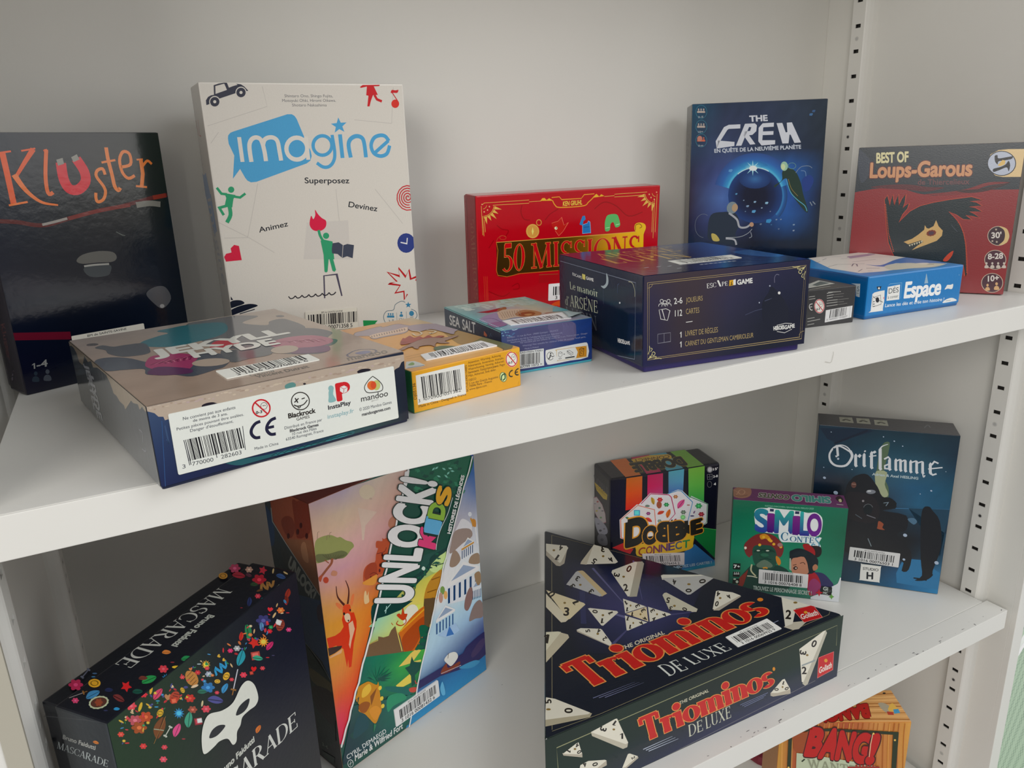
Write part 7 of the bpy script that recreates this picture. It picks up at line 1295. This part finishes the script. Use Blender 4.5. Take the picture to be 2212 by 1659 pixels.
    tx(f, 'CONNECTEZ LES CARTES !', 980, 1612, 1532, 1530, 978, 1584, '90a8b8', .05)
    b.sticker(f, (720, 1560), (1204, 1545), (700, 1415), '3 1016 00076434 2', 81, E=(1206, 1400), col='c4bcbc')
    l.poly([(132, 560), (290, 700), (282, 775), (240, 760), (160, 660)], 'a89038'); tx(l, 'DOBBLE', 140, 560, 300, 720, 130, 480, '404044', .06); tx(l, 'CONNECT', 160, 640, 280, 740, 158, 600, '7c6428')
    l.poly([(112, 750), (160, 738), (225, 830), (262, 940), (272, 1040), (215, 1060), (140, 930)], 'a8a0a0'); l.line([(112, 750), (160, 738), (225, 830), (262, 940), (272, 1040), (215, 1060), (140, 930), (112, 750)], 4, '905868'); l.blob([(135, 1010), (160, 985), (250, 1060), (290, 1130), (280, 1180), (200, 1190), (160, 1120)], '8c8c98', 3); l.blob([(170, 1210), (200, 1180), (270, 1200), (292, 1300), (240, 1320), (180, 1280)], '707078', 3)
    bits(l, 'fl 172 795 14 904040;se 140 820 12 504c70;fl 195 870 16 3c5848;fl 160 905 14 a09040;se 230 905 16 403c50;fl 210 985 14 488048;se 180 1060 16 484858;fl 205 1140 18 404048;fl 250 1120 12 585058;fl 225 1250 20 505058')
    b.finish('1c1c24', lidname='tin')
def similo():
    b = Box('game_box', 'small green box with purple top and two storybook heads, on lower shelf', FIT['similo'], 1, {'F': '17644e', 'L': '14503c', 'T': '5c2c54', 'R': '14503c'}, (GH, GH, GH), M_SATIN, r=.001)
    f, t = b.F, b.T; view(1560, 1030, 5.924)
    f.grad(None, None, None, ['1c5c44 146048 14664c 146048', '186850 167050 18684c 185840', '1c7458 20785c 1c7054 186048', '1c6850 288060 288060 2c7460', '1c3c38 205048 246050 4c8c78'], 8, .03)
    tx(f, 'MARTINO CHIACCHIERA, HJALMAR HACH, PIERLUCA ZIZZI', 548, 380, 1170, 418, 549, 362, '6ca08c', .03)
    gl = [('S', 432, 690, 590, 700, 424, 420, '287c8c', '2c3c8c'), ('I', 596, 700, 648, 704, 600, 478, '6c2878', '3c1c68'), ('M', 676, 706, 890, 720, 690, 438, '2c9488', '303c84'), ('I', 918, 734, 970, 736, 926, 512, '702878', '4c1c6c'), ('L', 1000, 738, 1102, 744, 1012, 460, '2c9c98', '2c2c80'), ('O', 1092, 742, 1262, 746, 1096, 486, '5c2078', '602080')]
    f.blob([(412, 450), (470, 402), (570, 400), (600, 392), (680, 405), (900, 425), (930, 430), (1000, 440), (1100, 462), (1200, 458), (1276, 520), (1284, 620), (1262, 720), (1220, 760), (1180, 756), (900, 748), (590, 718), (480, 694), (430, 640)], 'ccd4d8', 3)
    for g in gl: tx(f, *g[:8], .042, c2=g[8])
    f.poly([(612, 408), (662, 412), (660, 446), (610, 442)], '2c3050'); f.poly([(935, 440), (988, 444), (986, 478), (932, 474)], '2c3050')
    f.blob([(722, 760), (740, 700), (840, 690), (900, 740), (1240, 770), (1262, 800), (1240, 840), (1262, 890), (1240, 930), (1150, 930), (1108, 890), (1100, 850), (860, 836), (760, 830)], 'c8d4d8', 3)
    f.serif('C', (748, 812), (838, 822), (756, 702), '2c6484', .2, .08, .1); f.serif('ONTE', (866, 826), (1176, 848), (870, 756), '2c5c80', .18, .08, .12); f.line([(1240, 778), (1210, 776), (1196, 800), (1236, 850), (1236, 890), (1190, 912), (1146, 886), (1160, 860), (1190, 870)], 16, '4c88a0', True)
    # green-faced head with red brimmed hat
    f.blob([(210, 1390), (230, 1290), (320, 1180), (400, 1130), (640, 1130), (740, 1140), (860, 1220), (880, 1400), (700, 1480), (350, 1440)], '1c3c34', 3); f.blob([(215, 1300), (300, 1220), (330, 1190), (300, 1300), (260, 1400), (200, 1380)], '7c3028', 3); f.line([(380, 1120), (370, 1200), (430, 1270)], 18, 'b0b08c', True); f.line([(320, 1268), (380, 1272), (450, 1290)], 14, 'c0c0a8', True)
    f.blob([(280, 880), (330, 810), (430, 740), (540, 722), (650, 745), (740, 820), (785, 900), (775, 980), (740, 1030), (690, 1010), (400, 1000), (350, 1030), (300, 980)], '702c2c', 4); f.blob([(385, 960), (420, 880), (560, 872), (640, 890), (690, 960), (700, 1080), (670, 1150), (600, 1180), (480, 1170), (410, 1100)], '24483c', 4)
    f.blob([(400, 960), (440, 930), (540, 925), (640, 930), (680, 970), (640, 960), (560, 970), (440, 965)], '1c3830', 3); f.ell(462, 942, 22, 9, 'a8b0a0'); f.ell(580, 944, 22, 9, 'a8b0a0'); f.blob([(500, 960), (530, 940), (550, 1000), (590, 1030), (480, 1030)], '1c4434', 3); f.blob([(440, 1120), (540, 1060), (640, 1120), (620, 1160), (470, 1160)], '586c5c', 3); f.blob([(490, 990), (540, 975), (600, 1000), (560, 1020), (510, 1012)], '2c5c48', 3); f.line([(480, 1060), (560, 1045), (630, 1060)], 8, '142c28', True)
    f.blob([(480, 750), (540, 728), (600, 760), (640, 830), (600, 830), (560, 790), (500, 800)], 'b87c24', 3); f.blob([(690, 1010), (740, 1050), (750, 1110), (720, 1130), (690, 1070)], 'b87424', 3)
    for x, y in ((530, 770), (600, 800), (625, 820), (750, 895), (660, 860), (480, 870)): f.ell(x, y, 20, 18, 'cc9c30', n=9)
    f.ell(298, 908, 16, 18, 'd4c8b8'); f.ell(740, 870, 34, 26, '986c68'); f.line([(520, 1165), (560, 1160), (580, 1170)], 20, 'c08430')
    # dark-haired head
    f.blob([(1090, 1230), (1200, 1220), (1300, 1240), (1380, 1320), (1420, 1400), (1260, 1470), (1100, 1480)], '2c2c54', 3); f.blob([(1100, 1240), (1180, 1225), (1240, 1300), (1260, 1400), (1200, 1500), (1100, 1500)], '981c28', 3); f.blob([(1120, 1340), (1180, 1300), (1250, 1360), (1260, 1420), (1180, 1520), (1100, 1440)], '883460', 3)
    f.blob([(1090, 900), (1180, 880), (1262, 900), (1270, 980), (1220, 1030), (1120, 1000)], '20181c', 3); f.blob([(1030, 870), (1100, 860), (1180, 930), (1180, 1010), (1080, 960)], '901c20', 3)
    f.blob([(862, 980), (900, 935), (980, 915), (1080, 940), (1180, 1000), (1230, 1080), (1200, 1190), (1120, 1240), (900, 1200)], '1a2228', 4); f.blob([(888, 1060), (960, 1030), (1040, 1020), (1080, 1080), (1098, 1160), (1090, 1240), (900, 1230)], 'a8745c', 3); f.blob([(1156, 1150), (1190, 1116), (1222, 1140), (1216, 1180), (1170, 1200)], 'a06c50', 3)
    f.poly([(862, 1040), (880, 1040), (885, 1200), (858, 1180)], '8ca090'); f.blob([(910, 1160), (940, 1140), (968, 1166), (940, 1190), (912, 1180)], '3c2824', 3); f.ell(944, 1166, 12, 8, 'c8b8a8'); f.line([(995, 1105), (1040, 1095), (1060, 1120)], 9, '4c2c24', True); f.line([(905, 1130), (950, 1118)], 8, '3c2420'); f.blob([(870, 1000), (1000, 940), (1080, 960), (1060, 1020), (960, 1010)], '1c262c', 3)
    f.poly([(140, 1105), (236, 1108), (232, 1188), (136, 1182)], '141c1c'); tx(f, '7', 150, 1165, 185, 1167, 150, 1125, 'c8ccc8', .05); tx(f, '+', 195, 1160, 225, 1162, 195, 1132, 'c8ccc8', .06)
    f.poly([(140, 1214), (228, 1218), (222, 1282), (134, 1276)], '181818'); [person(f, 160 + i * 24, 1236, 24, 'b0b4b0') for i in range(3)]; f.poly([(136, 1300), (222, 1304), (216, 1372), (130, 1366)], '181818'); f.ell(190, 1342, 18, 18, 'b0b8a8'); f.ell(160, 1308, 18, 10, 'b0b8a8')
    f.blob([(1520, 1290), (1480, 1360), (1420, 1395), (1400, 1410), (1395, 1500), (1240, 1500), (1130, 1560), (1480, 1640), (1560, 1600)], 'c4c8cc', 3); f.poly([(1268, 1395), (1408, 1412), (1396, 1520), (1254, 1500)], '181c1c'); tx(f, 'Gi', 1292, 1448, 1350, 1455, 1296, 1404, 'a8b0ac', .04); tx(f, 'GA', 1350, 1470, 1395, 1474, 1352, 1440, '50585a', .02); tx(f, 'MIC', 1290, 1500, 1350, 1504, 1292, 1466, 'a0a8a4', .03); star(f, 1398, 1532, 36, '5c9440', 4, .5); star(f, 1240, 1480, 50, 'b0202c', 4, .4)
    tx(f, 'TROUVEZ LE PERSONNAGE SECRET !', 396, 1440, 1140, 1512, 398, 1392, 'a0b0a8', .03)
    b.sticker(f, (464, 1360), (1090, 1420), (470, 1180), '3 1016 00076408 8', 91, E=(1104, 1248), bars=(.09, .3, .9, .82), col='c8c8c8')
    tx(t, 'SIMILO', 1372, 262, 895, 232, 1385, 335, '3c7c70', .06, out='a8a0a8', outw=.04); tx(t, 'CONTES', 862, 238, 478, 205, 850, 290, '444838', .05, out='b0a8a8', outw=.05)
    t.blob([(130, 180), (200, 135), (330, 130), (376, 180), (350, 250), (250, 275), (150, 250)], '8c6450', 3); t.ring(250, 195, 40, 30, 6, 'b08c70'); t.line([(160, 230), (240, 250), (330, 230)], 6, '5c3c34', True); t.line([(150, 170), (200, 200), (180, 230)], 6, 'a88068', True)
    t.blob([(1450, 270), (1500, 245), (1550, 290), (1530, 330), (1480, 310)], '2c1c20', 3); t.blob([(1490, 290), (1520, 285), (1530, 320), (1500, 320)], 'b0a880', 3); t.line([(1465, 350), (1550, 360)], 10, 'a8a8a0')
    b.finish('14503c', lidname='carton')
def oriflamme():
    b = Box('game_box', 'tall dark teal box with white gothic lettering, rightmost on lower shelf', FIT['oriflamme'], 1, {'F': '122a3a', 'L': '162028', 'T': '4c4c50', 'R': '122430'}, (GF, GFT, GF), M_SATIN, r=.0009)
    f, t = b.F, b.T; view(1740, 870, 3.858)
    f.grad(None, None, None, ['1c3444 183040 16303c 18303c 182c38', '163448 143444 1c4050 1c3c4c 142c3c', '183848 1c4054 2c5468 2c5468 16384c', '12283c 202830 2c4c60 205070 1c4c64', '10202c 1c1c20 282830 245878 1c4c68', '141c24 1c1c20 20262c 1c2c38 183044', '14181c 1c1c20 202020 181c20 142838', '1c3c58 242422 242422 181c20 204860', '1a3850 1c3448 1c3040 205078 2c6c98', '1a3444 1a3444 184058 245c84 2c78a8'], 18, .07)
    f.poly([(120, 210), (540, 220), (560, 240), (250, 330), (180, 300)], '12283a'); f.line([(520, 230), (240, 340)], 18, '0f2030')
    f.poly([(755, 1420), (800, 1330), (850, 1300), (960, 1310), (1120, 1420), (1110, 1560), (760, 1500)], '2c6c98'); f.blob([(640, 350), (700, 330), (690, 420), (650, 600), (690, 700), (690, 790), (640, 780), (590, 700), (600, 500)], '50644c', 3); f.blob([(590, 570), (680, 580), (660, 680), (690, 760), (660, 790), (600, 740), (580, 650)], '98a080', 3)
    f.line([(750, 880), (1200, 890)], 5, '3c7098'); f.poly([(860, 880), (1200, 890), (1120, 1280), (1180, 1100)], '1c3c50')
    k = '14181e'
    f.blob([(380, 640), (440, 600), (520, 600), (600, 700), (640, 780), (740, 830), (750, 880), (640, 900), (840, 940), (840, 1060), (760, 1100), (880, 1240), (860, 1390), (800, 1400), (780, 1300), (330, 1240), (330, 760)], '1a1c20', 3); f.blob([(980, 880), (1030, 866), (1060, 900), (1120, 990), (1130, 1200), (1060, 1400), (1060, 1440), (1000, 1480), (910, 1480), (970, 1440), (960, 1300), (960, 1000)], k, 3)
    f.blob([(330, 780), (400, 740), (560, 780), (620, 900), (560, 1000), (360, 960)], '221f22', 3); f.ell(402, 684, 22, 26, '5c3c34'); f.line([(385, 676), (420, 680)], 6, '98786c'); f.ell(545, 742, 40, 18, '747880'); f.ell(530, 736, 18, 8, 'b0b4b8'); f.ell(520, 890, 38, 42, '0f1c20'); f.ring(522, 886, 40, 42, 5, '585c60', 20, 160); f.ell(480, 818, 10, 9, '807c80')
    f.line([(415, 930), (470, 965)], 7, '4c545c'); f.line([(510, 935), (584, 962)], 7, '6c6c74'); f.line([(520, 1130), (548, 1196)], 7, '6c7880'); f.blob([(600, 1030), (610, 985), (650, 1010), (640, 1040), (660, 1060), (600, 1050)], '8c4830', 3); f.blob([(850, 970), (900, 960), (930, 990), (900, 1015)], '486880', 3); f.blob([(630, 800), (700, 790), (760, 840), (720, 880), (640, 880)], '14181c', 3); f.line([(650, 835), (690, 830), (670, 860)], 6, '70808c'); f.line([(900, 1460), (980, 1470), (1010, 1480)], 12, k)
    w = 'c8ccd0'
    f.ring(292, 440, 92, 88, 9, w, 40, 400); f.line([(372, 400), (388, 450), (340, 520), (260, 525), (210, 490), (200, 430), (225, 385)], 22, w, True, w2=14); f.line([(262, 352), (270, 440), (250, 448)], 18, w); f.line([(235, 375), (290, 362), (390, 420)], 14, w, True); f.ell(272, 466, 9, 9, w)
    def stem(x, y0, y1, w_=24): f.poly([(x - w_ / 2, y0 + 10), (x, y0 - 8), (x + w_ / 2, y0 + 4), (x + w_ / 2, y1 - 10), (x + w_ / 2 + 6, y1), (x, y1 + 10), (x - w_ / 2, y1 - 4)], w)
    stem(418, 430, 528); f.poly([(430, 445), (452, 425), (468, 440), (452, 460)], w); stem(488, 425, 528); f.line([(492, 410), (500, 398)], 12, w); stem(550, 410, 545); f.line([(530, 448), (590, 440)], 10, w); f.poly([(552, 412), (580, 398), (592, 412), (572, 424)], w)
    stem(622, 380, 555, 26); f.line([(618, 400), (636, 365), (688, 345)], 14, w, True, w2=5); stem(700, 468, 558); f.line([(655, 470), (690, 452), (706, 472)], 14, w); f.line([(696, 510), (660, 525), (662, 548), (690, 550)], 13, w)
    for x0, sp_ in ((752, 40), (876, 50)):
        for i in range(3): stem(x0 + i * sp_, 470 + (x0 - 752) * .1 + i * 5, 562 + (x0 - 752) * .14 + i * 5, 22)
        for i in range(2): f.line([(x0 + 6 + i * sp_, 486 + (x0 - 752) * .1 + i * 5), (x0 + sp_ - 4 + i * sp_, 472 + (x0 - 752) * .1 + i * 5)], 12, w)
    f.line([(976, 590), (984, 620), (996, 604)], 9, w, True)
    stem(1040, 504, 590); f.line([(1050, 520), (1074, 490), (1108, 506)], 14, w); f.line([(1022, 552), (1142, 540)], 11, w); f.line([(1036, 585), (1060, 602), (1092, 592)], 14, w)
    tx(f, 'Adrien & Axel HESLING', 556, 604, 938, 640, 558, 584, 'a8b8bc', .03)
    for x, y, r in ((158, 625, 13), (252, 750, 20), (272, 464, 8), (1048, 734, 9), (830, 1104, 18), (1092, 1334, 19), (810, 362, 6), (740, 320, 7), (388, 556, 5), (152, 538, 5), (956, 760, 5), (820, 1306, 12), (1330 * .88, 575, 4), (650, 284, 6), (214, 244, 5)): f.ell(x, y, r, r * .75, '9cacc0', rot=20, n=10)
    f.blob([(462, 1350), (475, 1344), (618, 1362), (628, 1372), (616, 1488), (604, 1496), (462, 1478), (452, 1466)], 'd0d0cc', 2); tx(f, 'STUDIO', 478, 1390, 606, 1404, 480, 1370, '383c40', .02); tx(f, 'H', 510, 1466, 560, 1470, 512, 1412, '202428', .04)
    b.sticker(f, (356, 1308), (774, 1372), (370, 1200), '3 1016 00076503 1', 95, E=(790, 1256), bars=(.1, .3, .9, .82), col='c8c8c8')
    for x, y in ((280, 118), (422, 128), (570, 142)):
        t.poly([(x, y), (x + 108, y + 6), (x + 122, y + 52), (x + 8, y + 42)], 'a8a898'); t.line([(x + 30, y + 30), (x + 55, y + 22), (x + 95, y + 32)], 12, '3c3c34', True); t.line([(x + 45, y + 10), (x + 75, y + 12)], 6, '6c6c60')
    t.line([(990, 210), (1020, 185), (1040, 208)], 5, '707478', True); t.line([(1060, 178), (1110, 182)], 4, '606468'); t.line([(1050, 222), (1150, 232)], 3, '606468')
    b.finish('14242c', lidname='carton')
def bang():
    b = Box('game_box', 'orange wood-plank box with red western lettering, standing on the bottom shelf', FIT['bang'], 2, {'F': 'b8702c', 'L': '9c6428', 'T': 'c09058', 'R': 'b87830'}, (GB, GB, GB), M_SATIN, r=.0008)
    f, t = b.F, b.T; view(1600, 1440, 3.614)
    f.grad(None, None, None, ['b08030 a05028 8c4020 a85c2c 984824 a86030 b88040 b07030 c08c40', 'b48434 a05028 8c3c20 98481f a05028 b06c30 a86030 b87838 b88038', 'b08030 9c4c24 8c3c20 984820 a05028 a86028 b07030 b87838 b88038', 'b08030 9c4c24 8c3c20 984820 a05028 a86028 b07030 b87838 b88038'], 24, .02)
    for i in range(26):
        x = 300 + i * 39 + random.uniform(-8, 8); f.line([(x, 440), (x - 14, 620), (x - 22, 1200)], random.uniform(3, 9), random.choice(('8c4820', 'c08840', 'a86830', '98541f')), True)
    k = '28301c'
    f.line([(360, 1100), (388, 500), (700, 490), (1210, 518), (1168, 1200)], 24, k); f.poly([(435, 670), (520, 680), (860, 735), (1020, 760), (1100, 800), (1080, 1100), (420, 1100)], 'a8b094')
    f.blob([(410, 590), (400, 520), (500, 510), (540, 500), (520, 600), (500, 670), (420, 650)], '8c4420', 3)
    for ch, x1, y1, x2, y2, x3, y3 in (('B', 505, 680, 605, 688, 555, 486), ('A', 612, 696, 730, 706, 668, 492), ('N', 742, 708, 850, 720, 782, 512), ('G', 868, 728, 978, 738, 905, 528), ('!', 985, 738, 1018, 742, 1042, 536)):
        tx(f, ch, x1, y1, x2, y2, x3, y3, 'a81c10', .07, out='3c1410', outw=.035)
    f.serif('WANTED', (525, 782), (980, 850), (520, 716), '80846c', .16, .08, .12, slab=.1); f.line([(475, 738), (498, 718)], 12, k); f.poly([(830, 775), (1080, 775), (1070, 900), (860, 860)], '8c2c20'); [f.line([(900 + i * 26, 760), (906 + i * 26, 790)], 14, '8c2c20') for i in range(6)]
    for x, y in ((1034, 518), (1202, 570), (372, 784)): f.ell(x, y, 8, 8, 'd0a850')
    f.line([(1028, 520), (1012, 600), (1000, 700)], 5, 'c8b890')
    for i in range(9): t.line([(700, 424 - i * 26), (1000, 410 - i * 24), (1320, 412 - i * 26)], random.uniform(5, 12), random.choice(('a06c38', 'd0a468', '905c2c')), True)
    tx(t, 'BANG!', 985, 296, 640, 330, 1008, 392, 'a01c18', .07, out='3c1410', outw=.035)
    t.blob([(1072, 290), (1110, 282), (1160, 310), (1150, 360), (1110, 340)], '98907c', 3); t.blob([(1150, 330), (1180, 285), (1210, 310), (1230, 340), (1170, 350)], 'c8a048', 3); t.poly([(1190, 335), (1230, 330), (1246, 362), (1200, 368)], '4088ac'); t.poly([(1140, 350), (1190, 355), (1196, 378), (1150, 376)], 'a03828'); t.ell(1120, 208, 12, 6, '202020')
    b.finish('9c6428', lidname='carton')
    # dark red pointed item beside it
    V, Fa = [], []
    apex = ld_px((1660, 1624), Vector((0, .17, 0)), Vector((0, 1, 0)))
    n = 20; z0 = SHZ[2]; hh = apex.z - z0
    for j, (rr, zz) in enumerate(((.030, 0), (.030, .004), (.026, .008), (.0012, hh - .0006))):
        for i in range(n): V.append((rr * math.cos(6.2832 * i / n), rr * math.sin(6.2832 * i / n), zz))
    V.append((0, 0, hh))
    for j in range(3):
        for i in range(n): Fa.append((j * n + i, j * n + (i + 1) % n, (j + 1) * n + (i + 1) % n, (j + 1) * n + i))
    for i in range(n): Fa.append((3 * n + i, 3 * n + (i + 1) % n, 4 * n))
    Fa.append(tuple(reversed(range(n))))
    o = mesh_obj('game_cone', V, Fa, [C('883040')] * len(Fa), M_SATIN); o.location = (apex.x, apex.y, z0); tag(o, 'dark red pointed cone on the bottom shelf, left of the wood-plank box', 'cone')
def ld_px(q, O, N):
    view(); d = ray(q); return CAM_LOC + d * ((O - CAM_LOC).dot(N) / d.dot(N))
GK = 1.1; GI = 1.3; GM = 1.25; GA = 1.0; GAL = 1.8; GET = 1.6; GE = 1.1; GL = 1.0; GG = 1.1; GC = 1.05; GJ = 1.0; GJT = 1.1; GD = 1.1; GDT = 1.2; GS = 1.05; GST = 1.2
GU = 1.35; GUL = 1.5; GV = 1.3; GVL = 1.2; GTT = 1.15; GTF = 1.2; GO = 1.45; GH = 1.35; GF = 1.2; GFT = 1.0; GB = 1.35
for fn in (kluster, imagine, missions, arsene, espace, lilblack, loups, crew, jekyll, dino, salt, unlock, mascarade, triominos, dobble, similo, oriflamme, bang): fn()
